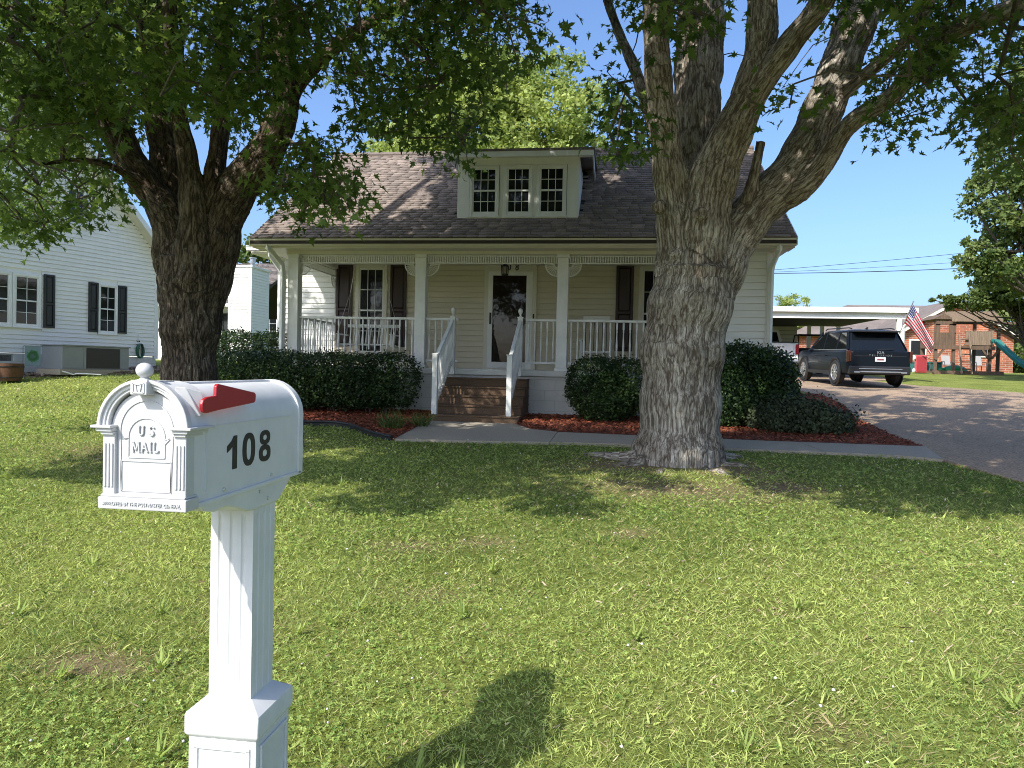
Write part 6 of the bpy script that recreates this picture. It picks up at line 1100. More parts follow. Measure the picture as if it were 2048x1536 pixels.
-61,101,127, -29,58,120, -15,99,95, -24,106,136, -63,23,98, -101,42,81, -2,45,46, 0,37,68, -10,111,109, -80,102,136, -18,98,86, -50,73,90, -55,36,69, -40,83,69,
-11,79,128, -32,72,130, -74,85,123, -34,82,81, -67,59,37, -16,82,69, -54,116,104, 2,113,88, -97,65,116, -106,58,108, -65,127,113, -54,17,63, -98,77,82,
-42,60,99, -50,49,51, -62,81,96, -7,62,96, -60,63,98, -47,111,135, -48,96,100, -52,76,96, -39,79,101, -66,54,113, -76,15,93, -42,84,73, -34,128,108, -55,125,112,
-35,107,91, -42,16,92, -52,17,89, -28,105,97, 2,48,72, -70,59,38, -85,30,49, -11,119,110, 15,79,111, -90,64,93, -71,58,112, -73,61,58, -66,80,71, -24,81,133,
-55,105,95, -79,24,55, -20,52,75, -32,30,87, -56,86,88, -83,89,82, -75,61,108, -16,18,72, -82,55,102, -68,85,105, -31,95,82, 8,102,79, -70,80,74, -46,102,94,
-56,63,94, -33,100,138, -30,105,99, -82,84,82, -62,46,132, -55,94,78, -85,58,106, -35,80,127, -1,35,75, -116,49,108, -35,52,101, -33,122,122, -33,53,115,
-80,19,91, -99,22,85, -57,57,96, -31,34,46, -13,131,114, -17,28,72, -57,105,105, -14,36,60, -41,35,79, -29,42,63, -38,60,102, -39,34,53, -53,36,54, -93,69,113,
-13,126,106, -80,73,90, -50,67,108, -70,22,96, -26,116,121, -87,22,80, -106,30,92, -47,82,70, -80,30,97, -87,29,65, -28,105,96, -86,68,119, -67,92,80,
-15,119,103, -30,64,110, -1,105,102, -64,30,58, -35,43,63, -83,36,85, -53,10,93, -36,84,70, -25,91,110, -77,82,96, -29,18,107, -36,25,84, -68,12,70, -56,86,95,
18,57,63, -72,69,126, -14,76,87, -107,54,106, -72,52,42, -85,28,57, -54,96,124, -33,26,67, -50,102,81, -15,134,98, 3,123,101, -56,80,141, -62,28,57, -22,91,81,
-106,49,118, -36,70,94, -49,96,101, -16,87,114, -75,65,55, -8,48,61, -28,97,112, -26,84,70, -99,54,111, -26,98,100, -49,89,138, -27,55,63, -99,42,80, -36,74,82,
-62,28,56, -89,59,118, -101,79,83, 0,45,93, -35,87,137, -52,51,127, -68,46,67, -14,39,63, -53,130,108, -11,110,126, 12,67,74, -62,112,99, 19,57,63, 6,133,105,
-78,30,54, -74,55,121, -69,87,79, -13,75,96, -69,27,64, -23,68,95, -31,42,67, -86,17,81, -52,37,86, -57,32,92, -22,70,97, -45,63,113, -51,20,84, -84,79,76,
-65,98,140, -32,23,66, -42,110,85, -25,75,108, -8,28,79, -13,79,82, -69,24,102, -15,45,93, -57,10,75, -25,90,87, -60,74,81, -16,21,80, -62,11,82, -40,76,96,
25,105,87, -89,17,75, -43,136,103, -81,61,108, -8,99,88, 2,66,76, -87,49,110, -51,71,135, -78,57,56, -78,78,83, -21,92,72, -76,24,100, -46,48,125, -35,56,127,
-78,60,42, -64,91,101, -45,53,112, -16,83,75, -11,98,90, -98,64,97, -67,90,87, -25,103,135, -27,88,87, -105,74,96, -72,114,130, -72,65,126, 21,67,67, -59,68,90,
-9,46,60, -38,57,97, -83,50,116, -51,78,129, -49,16,87, -97,76,98, -30,16,96, -14,121,102, -45,38,47, -47,48,125, -63,66,128, -39,77,76, -30,63,109, -44,29,80,
-21,67,92, -16,25,90, -80,69,54, -48,58,54, -64,50,43, 5,44,79, -52,106,102, -60,86,108, -62,79,88, -129,100,74, -11,48,92, -58,36,92, -106,58,97, -92,49,77,
-50,23,82, -18,49,99, -81,72,119, -106,94,85, -81,17,92, 2,42,73, -83,63,51, -20,41,89, -76,28,91, -108,120,96, -107,70,98, -15,42,94, -33,79,136, -1,58,101,
-63,105,127, 2,100,113, -89,31,92, -33,140,110, -5,53,63, 6,59,64, -21,144,109, -13,28,84, -93,33,78, -31,132,121, -108,60,59, -73,120,123, -33,47,54,
4,50,85, -3,62,79, 4,103,108, -54,135,101, -58,15,79, -86,35,69, -78,23,58, -95,24,68, -85,17,83, 18,73,91, -110,127,103, -53,31,85, -24,61,114, 16,67,105,
-38,111,127, -72,62,121, -123,102,65, -50,21,94, -92,40,62, -71,34,102, -114,44,67, -104,71,76, -31,122,124, -42,34,71, -124,56,92, -39,26,92, -77,118,124,
-23,56,112, -80,66,118, 14,94,84, -6,112,99, -106,84,86, 7,107,87, -106,77,56, -43,116,121, 11,47,68, -33,46,61, -49,129,105, -74,46,65, -31,105,126, -96,88,55,
1,88,88, -19,108,121, -7,52,78, -53,131,109, 2,71,110, -47,73,138, -82,42,101, -34,146,115, 4,77,122, -93,49,88, -72,85,137, -14,72,123, -65,19,107, -96,45,89,
-104,60,118, -70,62,129, -114,48,94, -98,44,114, -106,42,74, -89,54,96, 16,112,91, -52,65,129, 3,60,74, -116,63,87, -12,61,61, 23,82,85, -19,35,103, -123,100,84,
-132,87,88, -29,34,69, -2,98,119, -22,39,72, 0,103,108, -40,36,98, -95,65,110, 12,53,89, -92,57,114, -72,129,126, -122,76,90, -114,75,117, -29,17,96, -69,116,130,
-38,78,119, -109,52,100, -23,117,114, -8,91,114, -1,69,83, -120,52,81, -80,134,119, -113,71,90, -78,44,53, -51,80,122, -47,26,86, -72,33,74, -23,109,112,
-13,113,97, 2,59,62, 13,90,114, -40,50,127, -39,27,97, 4,110,107, 9,40,77, -10,35,97, -7,58,55, -6,63,120, -13,59,104, -16,47,102, -113,89,106, -93,24,65,
-52,51,53, -108,49,91, -58,24,99, 9,68,74, -12,115,94, -35,62,130, -50,26,108, -3,38,84, -111,49,80, 15,68,80, 6,56,94, -51,29,51, -61,32,49, -65,55,112,
-62,124,121, -30,135,113, -121,101,77, -87,26,67, ], float).reshape(-1, 3) / 10
# ---------------------------------------------------------------- noise for bark
def vnoise(P, seed=0):
    """smooth value noise on points (N,3), 0..1"""
    I = np.floor(P).astype(np.int64); f = P - I; f = f * f * (3 - 2 * f); out = 0
    for dx in (0, 1):
        for dy in (0, 1):
            for dz in (0, 1):
                h = (I[:, 0] + dx) * 374761393 + (I[:, 1] + dy) * 668265263 + (I[:, 2] + dz) * 2147483647 + seed * 974634711
                h = (h ^ (h >> 13)) * 1274126177; h = (h ^ (h >> 16)) & 0xffff
                w = (f[:, 0] if dx else 1 - f[:, 0]) * (f[:, 1] if dy else 1 - f[:, 1]) * (f[:, 2] if dz else 1 - f[:, 2])
                out = out + w * (h / 65535.)
    return out
def bark_mat(name, ridge, mid, furrow):
    m, n, l, b = new_mat(name)
    at = n.new('ShaderNodeAttribute'); at.attribute_name = 'bark'; ac = n.new('ShaderNodeAttribute'); ac.attribute_name = 'barkco'; g = n.new('ShaderNodeNewGeometry')
    def noise_(vec, sc, det=5, rough=.6):
        q = n.new('ShaderNodeTexNoise'); q.inputs['Scale'].default_value = sc; q.inputs['Detail'].default_value = det; q.inputs['Roughness'].default_value = rough; l.new(vec, q.inputs[0]); return q.outputs[0]
    def mth(op, x, y):
        q = n.new('ShaderNodeMath'); q.operation = op
        for i, v in enumerate((x, y)):
            if isinstance(v, (int, float)): q.inputs[i].default_value = v
            else: l.new(v, q.inputs[i])
        return q.outputs[0]
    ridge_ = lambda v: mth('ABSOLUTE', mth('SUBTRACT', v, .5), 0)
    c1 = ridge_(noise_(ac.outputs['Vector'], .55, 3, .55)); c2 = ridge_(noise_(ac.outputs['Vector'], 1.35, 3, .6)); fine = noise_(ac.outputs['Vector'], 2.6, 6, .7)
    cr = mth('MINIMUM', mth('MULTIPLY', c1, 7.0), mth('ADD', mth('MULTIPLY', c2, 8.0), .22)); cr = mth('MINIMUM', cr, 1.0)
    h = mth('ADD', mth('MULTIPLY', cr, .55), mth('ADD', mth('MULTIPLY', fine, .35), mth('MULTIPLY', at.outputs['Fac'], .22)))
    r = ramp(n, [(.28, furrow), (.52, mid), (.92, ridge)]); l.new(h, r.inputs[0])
    big = noise_(g.outputs['Position'], 1.7, 5); r2 = ramp(n, [(.35, (.66, .63, .58)), (.55, (1, 1, 1)), (.72, (1.22, 1.24, 1.28))]); l.new(big, r2.inputs[0])
    mu = n.new('ShaderNodeMix'); mu.data_type = 'RGBA'; mu.blend_type = 'MULTIPLY'; mu.inputs[0].default_value = 1
    l.new(r.outputs[0], mu.inputs[6]); l.new(r2.outputs[0], mu.inputs[7])
    # lichen and moss flecks
    li = noise_(g.outputs['Position'], 9, 4); r3 = ramp(n, [(.62, (0, 0, 0)), (.72, (.55, .55, .55))]); l.new(li, r3.inputs[0])
    mx = n.new('ShaderNodeMix'); mx.data_type = 'RGBA'; l.new(r3.outputs[0], mx.inputs[0]); l.new(mu.outputs[2], mx.inputs[6]); mx.inputs[7].default_value = (.36, .37, .31, 1)
    l.new(mx.outputs[2], b.inputs['Base Color'])
    b.inputs['Roughness'].default_value = .92; b.inputs['Specular IOR Level'].default_value = .12
    bp = n.new('ShaderNodeBump'); bp.inputs['Strength'].default_value = 1.0; bp.inputs['Distance'].default_value = .03; l.new(h, bp.inputs['Height']); l.new(bp.outputs[0], b.inputs['Normal'])
    return m
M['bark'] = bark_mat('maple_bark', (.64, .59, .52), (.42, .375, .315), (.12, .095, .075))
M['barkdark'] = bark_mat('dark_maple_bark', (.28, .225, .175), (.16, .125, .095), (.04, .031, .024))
M['twig'] = mat('twig_bark', (.085, .07, .055), .9, .3, 8)
def resample(l, step):
    P = np.array(l); seg = np.linalg.norm(np.diff(P[:, :3], axis=0), axis=1); s = np.concatenate([[0], np.cumsum(seg)]); n = max(3, int(s[-1] / step) + 1); t = np.linspace(0, s[-1], n)
    # smooth through the points (Catmull-Rom)
    out = []
    for q in t:
        i = min(max(np.searchsorted(s, q) - 1, 0), len(P) - 2); u = (q - s[i]) / max(s[i+1] - s[i], 1e-6)
        p0, p1, p2, p3 = P[max(i-1, 0)], P[i], P[i+1], P[min(i+2, len(P)-1)]
        out.append(.5 * (2*p1 + (p2-p0)*u + (2*p0-5*p1+4*p2-p3)*u*u + (3*p1-p0-3*p2+p3)*u**3))
    return np.array(out)
def wood(name, limbs, roots, m, parent, org, vox=.020, amp=.013, seed=0, lumps=()):
    mb = MB(); S_ = []
    for l in limbs:
        q = resample(l, .12); q[:, 3] *= 1 + .05 * np.sin(np.arange(len(q)) * 1.3 + len(l)); mb.tube(q[:, :3].tolist(), np.maximum(q[:, 3], .02).tolist(), 14); S_.append(q)
    for r in roots:
        c = np.array(limbs[0][1]); pts = [(c[0] + (r[0][0]-c[0]) * .3, c[1] + (r[0][1]-c[1]) * .3, c[2] + .55)] + [tuple(p) for p in r]
        pts = [pts[0], ((pts[0][0]+pts[1][0])/2, (pts[0][1]+pts[1][1])/2, pts[1][2] + .25)] + pts[1:]
        e = np.array(pts[-1]); d = e - np.array(pts[-2]); f = e + d * .6; z_ = float(gz(e[0], e[1])); pts[-1] = (e[0], e[1], z_ - .005); pts.append((f[0], f[1], float(gz(f[0], f[1])) - .06))
        rr = [.17, .15] + list(np.linspace(.085, .03, len(pts) - 2)); q = np.array([(*p, a) for p, a in zip(pts, rr)]); q = resample(q, .1); mb.tube(q[:, :3].tolist(), q[:, 3].tolist(), 10); S_.append(q)
    for c, r in lumps: mb.ball(c, r, 8)
    o = mb.build(name, m, parent, (0, 0, 0))
    rm = o.modifiers.new('rm', 'REMESH'); rm.mode = 'VOXEL'; rm.voxel_size = vox
    sm = o.modifiers.new('sm', 'SMOOTH'); sm.iterations = 7; sm.factor = .5
    dg = bpy.context.evaluated_depsgraph_get(); dg.update(); me = bpy.data.meshes.new_from_object(o.evaluated_get(dg)); o.modifiers.clear(); old = o.data; o.data = me; bpy.data.meshes.remove(old); me.name = name
    n = len(me.vertices); V = np.empty(n * 3); me.vertices.foreach_get('co', V); V = V.reshape(-1, 3); N = np.empty(n * 3); me.vertices.foreach_get('normal', N); N = N.reshape(-1, 3)
    # nearest limb point gives the local direction of the grain
    A = np.concatenate([q[:-1, :3] for q in S_]); B = np.concatenate([q[1:, :3] for q in S_]); RR = np.concatenate([q[:-1, 3] for q in S_]); D = B - A; Ln = np.linalg.norm(D, axis=1, keepdims=True) + 1e-9; D /= Ln
    al = np.concatenate([np.cumsum(np.linalg.norm(np.diff(q[:, :3], axis=0), axis=1)) for q in S_]); lid = np.concatenate([np.full(len(q) - 1, i) for i, q in enumerate(S_)])
    best = np.full(n, 1e9); bi = np.zeros(n, int); C = (A + B) / 2
    for k in range(0, len(C), 64):
        d = np.linalg.norm(V[:, None] - C[None, k:k+64], axis=2) - RR[None, k:k+64] * .9; j = d.argmin(1); v = d[np.arange(n), j]; w = v < best; best[w] = v[w]; bi[w] = j[w] + k
    ax = D[bi]; rel = V - C[bi]; h = (rel * ax).sum(1, keepdims=True); rad = rel - ax * h; R0 = RR[bi]
    fr = np.clip(R0 / .5, .22, 1)[:, None]; t = (al[bi][:, None] + h)
    co = np.concatenate([rad * 1.0, t * .0], 1)[:, :3] + ax * t * .10 + lid[bi][:, None] * 3.1
    wob = (vnoise(V * 2.3, seed + 1) - .5)[:, None] * .25
    f1 = np.abs(vnoise((co + wob) * 15.0 / np.sqrt(fr), seed + 2) - .5) * 2; f2 = np.abs(vnoise((co + wob * .6) * 30 / np.sqrt(fr), seed + 3) - .5) * 2; pl = vnoise(V * 1.1, seed + 4); f3 = np.abs(vnoise(V * np.array([9, 9, 5.]), seed + 5) - .5) * 2
    hgt = np.clip(.62 * np.minimum(f1 * 1.9, 1) + .28 * np.minimum(f2 * 1.7, 1) + .10 * f3, 0, 1); hgt = hgt * (.75 + .25 * pl)
    big = (vnoise(V * np.array([2.2, 2.2, 1.1]), seed + 7) - .5)
    k = amp * np.clip(R0 / .35, .3, 1.15)
    V2 = V + N * ((hgt - .55) * k * 2.2 + big * .045 * np.clip(R0 / .4, .2, 1))[:, None]
    me.vertices.foreach_set('co', (V2 - np.array(org)).astype(np.float32).ravel())
    a = me.attributes.new('bark', 'FLOAT', 'POINT'); a.data.foreach_set('value', (hgt * .75).astype(np.float32))
    a = me.attributes.new('barkco', 'FLOAT_VECTOR', 'POINT'); a.data.foreach_set('vector', ((co + ax * t * .06) * 26).astype(np.float32).ravel())
    me.polygons.foreach_set('use_smooth', np.ones(len(me.polygons), bool)); me.update()
    return o
# maple leaf: five pointed lobes, folded a little along the middle
def maple_template():
    half = [(.05, .03), (.36, -.10), (.17, .13), (.60, .32), (.25, .37), (.38, .60), (.13, .50), (.12, .74)]
    out = [(0, -.02)] + half + [(0, 1.0)] + [(-x, y) for x, y in half[::-1]]
    V = [(x, y, abs(x) * .35 - .22 * y * y) for x, y in out]; c = len(V); V.append((0, .33, .0)); n = len(out)
    return np.array(V), np.array([(c, i, (i + 1) % n) for i in range(n)])
LV, LF = maple_template()
LF_S = np.array([(0, 2, 9), (0, 9, 16), (2, 4, 9), (14, 16, 9)])
M['mapleleaf'] = leaf_mat('maple_leaf', (.036, .078, .016), (.18, .26, .07), .48, .45)
def maple(loc, label, limbs, roots, tw, hi, bark, seed, nl=(13, 21), size=(.075, .130), lumps=()):
    t = root('maple_tree', loc, label, 'tree'); rng = np.random.default_rng(seed)
    wood('trunk', limbs, roots, M[bark], t, loc, seed=seed, lumps=lumps)
    C = np.concatenate([tw, hi]) + np.random.default_rng(seed).uniform(-.05, .05, (len(tw) + len(hi), 3)); high = np.arange(len(C)) >= len(tw)
    # twigs: every leafy spray hangs on the nearest wood or on an earlier twig
    P = [q[:3] for l in limbs[1:] for q in resample(l, .25)[2:]]; nb = len(P); par = [-1] * nb; P = np.array(P)
    d0 = np.array([np.min(np.linalg.norm(P - c, axis=1)) for c in C]); order = np.argsort(d0); nodes = list(P)
    cnt = {}
    for i in order:
        c = C[i]; A = np.array(nodes); dd = np.linalg.norm(A - c, axis=1); dd[nb:] *= 1.0; j = int(dd.argmin())
        if dd[j] > .5:
            k = int(dd[j] / .45); a = A[j].copy(); prev = j
            for s in range(1, k + 1):
                q = a + (c - a) * s / (k + 1) + np.array([0, 0, .10 * math.sin(math.pi * s / (k + 1))]) + rng.normal(0, .03, 3); nodes.append(q); par.append(prev); prev = len(nodes) - 1
            j = prev
        nodes.append(c); par.append(j)
    w = np.ones(len(nodes))
    for i in range(len(nodes) - 1, nb - 1, -1):
        if par[i] >= 0: w[par[i]] += w[i]
    tb = MB()
    for i in range(nb, len(nodes)):
        a, b = nodes[par[i]], nodes[i]; ra = min(.0034 * math.sqrt(w[i]) + .002, .026); tb.tube([tuple(np.asarray(a)), tuple(np.asarray(b))], [ra * 1.15, ra], 4, cap=False)
    tb.build('branches', M['twig'], t, loc)
    n = np.where(high, rng.integers(38, 52, len(C)), rng.integers(nl[0], nl[1], len(C))); idx = np.repeat(np.arange(len(C)), n); N = len(idx)
    off = rng.normal(0, 1, (N, 3)); off /= np.linalg.norm(off, axis=1, keepdims=True); off *= (rng.uniform(0, 1, N) ** .5)[:, None] * np.array([.40, .40, .24])
    pos = C[idx] + off; out = off + np.array([0, 0, .05])
    nrm = np.stack([rng.normal(0, .55, N) + off[:, 0] * .8, rng.normal(0, .55, N) + off[:, 1] * .8, np.full(N, .75)], 1)
    Rm = frames(nrm, np.zeros(N))
    # turn each blade so that its tip points out of the spray and down
    z = Rm[:, :, 2]; y = np.stack([off[:, 0] + rng.normal(0, .15, N), off[:, 1] + rng.normal(0, .15, N), np.full(N, -.16)], 1); y -= z * (y * z).sum(1, keepdims=True); y /= np.linalg.norm(y, axis=1, keepdims=True) + 1e-9; x = np.cross(y, z)
    Rm = np.stack([x, y, z], 2); sc = rng.uniform(*size, N)
    tint = np.clip(rng.normal(.45, .2, N) + (vnoise(C * .9, seed)[idx] - .5) * .7, 0, 1)
    up_ = high[idx]           # the unseen crown overhead, shaped for its shade: simpler, larger blades
    parts = [(~up_, LF), (up_, LF_S)]
    # one crown mesh
    k = ~up_; o = scatter('crown', LV, LF, pos[k], Rm[k], sc[k], tint[k], M['mapleleaf'], t, loc)
    if up_.any():
        k = up_; scatter('upper_shade_crown', LV, LF_S, pos[k], Rm[k], sc[k] * 1.35, tint[k], M['mapleleaf'], t, loc)
    return t
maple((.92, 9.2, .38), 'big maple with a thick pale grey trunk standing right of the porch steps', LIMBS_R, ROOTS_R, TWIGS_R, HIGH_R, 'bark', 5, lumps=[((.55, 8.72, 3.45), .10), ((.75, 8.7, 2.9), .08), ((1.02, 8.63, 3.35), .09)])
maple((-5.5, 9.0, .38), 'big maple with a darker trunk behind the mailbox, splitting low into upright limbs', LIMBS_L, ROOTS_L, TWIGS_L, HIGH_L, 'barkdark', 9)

# ---------------------------------------------------------------- shrubs and hedges
M['boxleaf'] = leaf_mat('hedge_leaf', (.010, .026, .009), (.070, .12, .034), .15, .35)
M['hollyleaf'] = leaf_mat('shrub_leaf', (.012, .030, .010), (.08, .135, .038), .15, .35)
M['juniper'] = leaf_mat('juniper_needle', (.026, .038, .020), (.12, .145, .075), .1, .6)
OV = [(0, 0, 0), (.32, .45, .06), (0, 1, -.05), (-.32, .45, .06)]; OF = [(0, 1, 2), (0, 2, 3)]
def shrub(name, label, loc, blobs, n, m, size=(.03, .05), seed=1, squash=None, cat='bush', stems=8, up_bias=.5, spiky=.14):
    """leafy mass made of blobs (centre, radii); leaves lie near the surface, thinning inwards"""
    t = root(name, loc, label, cat); rng = np.random.default_rng(seed); vol = np.array([b[1][0]*b[1][1] + b[1][1]*b[1][2] + b[1][0]*b[1][2] for b in blobs]); ids = rng.choice(len(blobs), n, p=vol / vol.sum())
    cc = np.array([b[0] for b in blobs])[ids]; rr = np.array([b[1] for b in blobs])[ids]
    d = rng.normal(0, 1, (n, 3)); q = squash or 2.0; d /= (np.abs(d) ** q).sum(1, keepdims=True) ** (1 / q)
    rad = rng.uniform(.55, 1.0, n) ** .35; bump = 1 + .10 * (vnoise(cc * 3 + d * 4.0, seed) - .5) + .14 * (vnoise(cc * 5 + d * 9, seed + 3) - .5) + spiky * rng.uniform(0, 1, n) ** 6
    pos = cc + d * rr * (rad * bump)[:, None]; k = pos[:, 2] > gz(pos[:, 0], pos[:, 1]) + .06; pos, d = pos[k], d[k]; n = len(pos)
    nr = d / rr[k] * .3 + rng.normal(0, .55, (n, 3)); nr[:, 2] += up_bias
    scatter('foliage', OV, OF, pos, frames(nr, rng.uniform(0, 6.28, n)), rng.uniform(*size, n), np.clip(rng.normal(.4, .22, n) + (vnoise(pos * 3, seed) - .5) * .6, 0, 1), M[m], t, loc)
    mb = MB()
    for i in range(stems):
        b = blobs[i % len(blobs)]; a = rng.uniform(0, 6.28); x, y = b[0][0] + rng.uniform(-.25, .25) * b[1][0], b[0][1] + rng.uniform(-.25, .25) * b[1][1]; z0 = float(gz(x, y))
        mb.tube([(x, y, z0 - .03), (x + .1 * math.cos(a), y + .1 * math.sin(a), (z0 + b[0][2]) / 2), (b[0][0] + math.cos(a) * b[1][0] * .45, b[0][1] + math.sin(a) * b[1][1] * .45, b[0][2] + b[1][2] * .3)], [.018, .014, .006], 5)
    mb.build('stems', M['twig'], t, loc)
    return t
def row(x0, x1, n, y, z, r): return [((x0 + (x1 - x0) * (i + .5) / n, y + .05 * math.sin(i * 2.1), z + .03 * math.sin(i * 3.7)), r) for i in range(n)]
shrub('clipped_hedge', 'dark clipped box hedge running below the left porch railing', (-5.4, 12.95, .57), row(-7.1, -3.75, 8, 12.95, 1.22, (.46, .55, .50)), 34000, 'boxleaf', (.035, .06), 3, 3.2, 'hedge', 16)
shrub('clipped_hedge', 'taller clipped hedge at the left corner of the cottage beside the downspout', (-8.3, 15.2, .75), row(-9.2, -7.1, 5, 15.1, 1.5, (.46, .6, .68)), 20000, 'boxleaf', (.04, .065), 4, 3.0, 'hedge', 10)
shrub('rounded_bush', 'dark rounded bush between the steps and the big maple trunk', (-.05, 13.0, .57), [((-.22, 12.95, 1.24), (.52, .5, .50)), ((.30, 13.0, 1.22), (.50, .5, .50)), ((-.05, 12.95, 1.02), (.56, .5, .42))], 17000, 'boxleaf', (.035, .06), 5, 2.6)
shrub('rounded_bush', 'smaller light-leaved bush half hidden behind the right side of the maple trunk', (1.9, 12.9, .57), [((1.75, 12.9, 1.15), (.5, .5, .55)), ((2.02, 12.7, 1.05), (.38, .4, .5))], 9000, 'hollyleaf', (.035, .06), 6, 2.4)
shrub('broad_bush', 'large leafy bush at the right front corner of the cottage', (2.85, 13.3, .6), [((2.3, 13.2, 1.40), (.60, .6, .64)), ((2.78, 13.35, 1.33), (.56, .6, .66)), ((2.85, 13.2, 1.0), (.48, .55, .48)), ((2.3, 13.0, 1.0), (.6, .5, .45)), ((2.95, 13.5, 1.38), (.36, .5, .46))], 26000, 'hollyleaf', (.04, .07), 7, 2.3, spiky=.12)
shrub('spreading_juniper', 'low spreading juniper in the red mulch by the driveway', (3.05, 12.5, .56), [((2.75, 12.45, .76), (.42, .4, .24)), ((3.15, 12.4, .84), (.50, .45, .28)), ((3.58, 12.35, .74), (.38, .38, .22)), ((3.0, 12.25, .68), (.48, .36, .18))], 15000, 'juniper', (.03, .075), 8, 2.0, spiky=.8, up_bias=.1)
def strappy(name, label, loc, n, L, m, seed):
    rng = np.random.default_rng(seed); t = root(name, loc, label, 'plant'); a = rng.uniform(0, 6.28, n); r = rng.uniform(0, .16, n)
    pos = np.stack([loc[0] + r * np.cos(a), loc[1] + r * np.sin(a), np.full(n, loc[2])], 1); le = rng.uniform(.1, .9, n)
    scatter('leaf_tuft', [(-.5, 0, 0), (.5, 0, 0), (-.4, .18, .6), (.4, .18, .6), (0, .65, .9)], [(0, 1, 3), (0, 3, 2), (2, 3, 4)], pos, frames(np.stack([np.cos(a) * le, np.sin(a) * le, np.ones(n)], 1), rng.uniform(0, 6.28, n)), np.stack([rng.uniform(.008, .014, n), *(2 * [rng.uniform(.6, 1, n) * L])], 1), rng.uniform(0, 1, n), m, t, loc)
M['strap'] = leaf_mat('strap_leaf', (.05, .085, .02), (.17, .21, .06), .3)
strappy('lily_clump', 'clump of strappy green leaves in the mulch left of the steps', (-3.35, 11.0, .50), 170, .36, M['strap'], 2)
strappy('lily_clump', 'smaller clump of strappy leaves touching the left edge of the bottom step', (-3.0, 11.45, .53), 110, .30, M['strap'], 3)
# ================================================================= neighbouring white house on the left
NROT = R_(-17.6); NL = Vector((-14.09, 21.0, 1.2)); NM = Matrix.Translation(NL) @ Matrix.Rotation(NROT, 4, 'Z')
def nw(x, y, z=1.2): return NM @ Vector((x, y, z - 1.2))        # local (out, along, height) to world
NO = (0, 0, 1.2)
nh = root('neighbour_house', NL, 'tall white clapboard gable house with black shutters at the left edge', 'house', NROT)
def nb(mb, name, m, parent=None, **k): return mb.build(name, M[m] if isinstance(m, str) else m, parent or nh, NO, **k)
GP = -4.6; gs = 1.02; ez = 4.72; pk = ez + 4.6 * gs
wall = MB().prism([(-9.2, 1.62), (-.06, 1.62), (-.06, ez), (GP, pk), (-9.2, ez)], lambda y, z: (0, y, z), lambda y, z: (-.15, y, z)).box(-10, 0, -.2, -.06, 1.62, ez)
nwall = nb(wall, 'wall', 'vinyl')
PN = lambda u, o, z: (o, u, z)
nopen = [(-5.7, -3.60, 2.22, 3.78), (-2.02, -1.38, 2.22, 3.74), (-3.0, -2.36, 5.2, 6.3)]
lap_boards(nwall, M['vinyl'], -9.1, -.10, 1.62, 7.4, .116, PN, nopen, lambda z: (GP - (pk - z) / gs + .02, GP + (pk - z) / gs - .02), org=NO)
nb(MB().box(-.04, .03, -.14, .0, 1.55, ez), 'corner_board', 'white')
nb(MB().box(-9.9, -.02, -.05, .0, 1.62, ez), 'wall', 'vinyl')
nf = nb(MB().box(-9.8, -.02, -9.1, -.06, .9, 1.6), 'foundation', 'mortar')
for y in np.arange(-9.1, -.15, .4):
    for r_ in range(3):
        a = y + (.2 if r_ % 2 else 0); z = 1.0 + r_ * .2
        if z < 1.55 and not any(abs(a + .2 - v) < .2 and r_ == 2 for v in (-1.3, -4.5)): nb(MB().box(-.03, 0, a + .004, min(a + .396, -.06), z + .004, z + .196), 'block', 'found', nf)
for v in (-1.3, -4.5): nb(MB().box(-.06, -.02, v - .16, v + .16, 1.40, 1.56), 'vent', 'black', nf)
window(nh, PN, -4.28, -3.70, 2.36, 3.64, 'white', .075, 2, 2, NO); window(nh, PN, -5.02, -4.44, 2.36, 3.64, 'white', .075, 2, 2, NO)
window(nh, PN, -1.95, -1.45, 2.30, 3.64, 'white', .05, 2, 2, NO); window(nh, PN, -2.92, -2.44, 5.28, 6.22, 'white', .05, 2, 2, NO)
for a, b, c, d in ((-3.56, -3.26, 2.32, 3.76), (-2.30, -2.01, 2.28, 3.70), (-1.39, -1.10, 2.28, 3.70)): shutter(a, b, c, d, 'blackshutter', nh, PN, NO)
for sgn in (1, -1):
    e = GP + sgn * 5.0; ze = pk - 5.0 * gs; t = .14
    rp = MB().prism([(GP, pk + .16), (e, ze + .16), (e, ze + .05), (GP, pk + .05)], lambda y, z: (.42, y, z), lambda y, z: (-10, y, z)); nb(rp, 'roof', M['shingle'])
    nb(MB().prism([(GP, pk + .13), (e, ze + .13), (e, ze - .07), (GP, pk - .07)], lambda y, z: (.425, y, z), lambda y, z: (.45, y, z)), 'rake_board', 'white')
    nb(MB().prism([(GP, pk + .03), (e, ze + .03), (e, ze + .0), (GP, pk + .0)], lambda y, z: (.42, y, z), lambda y, z: (.02, y, z)), 'soffit', 'trim')
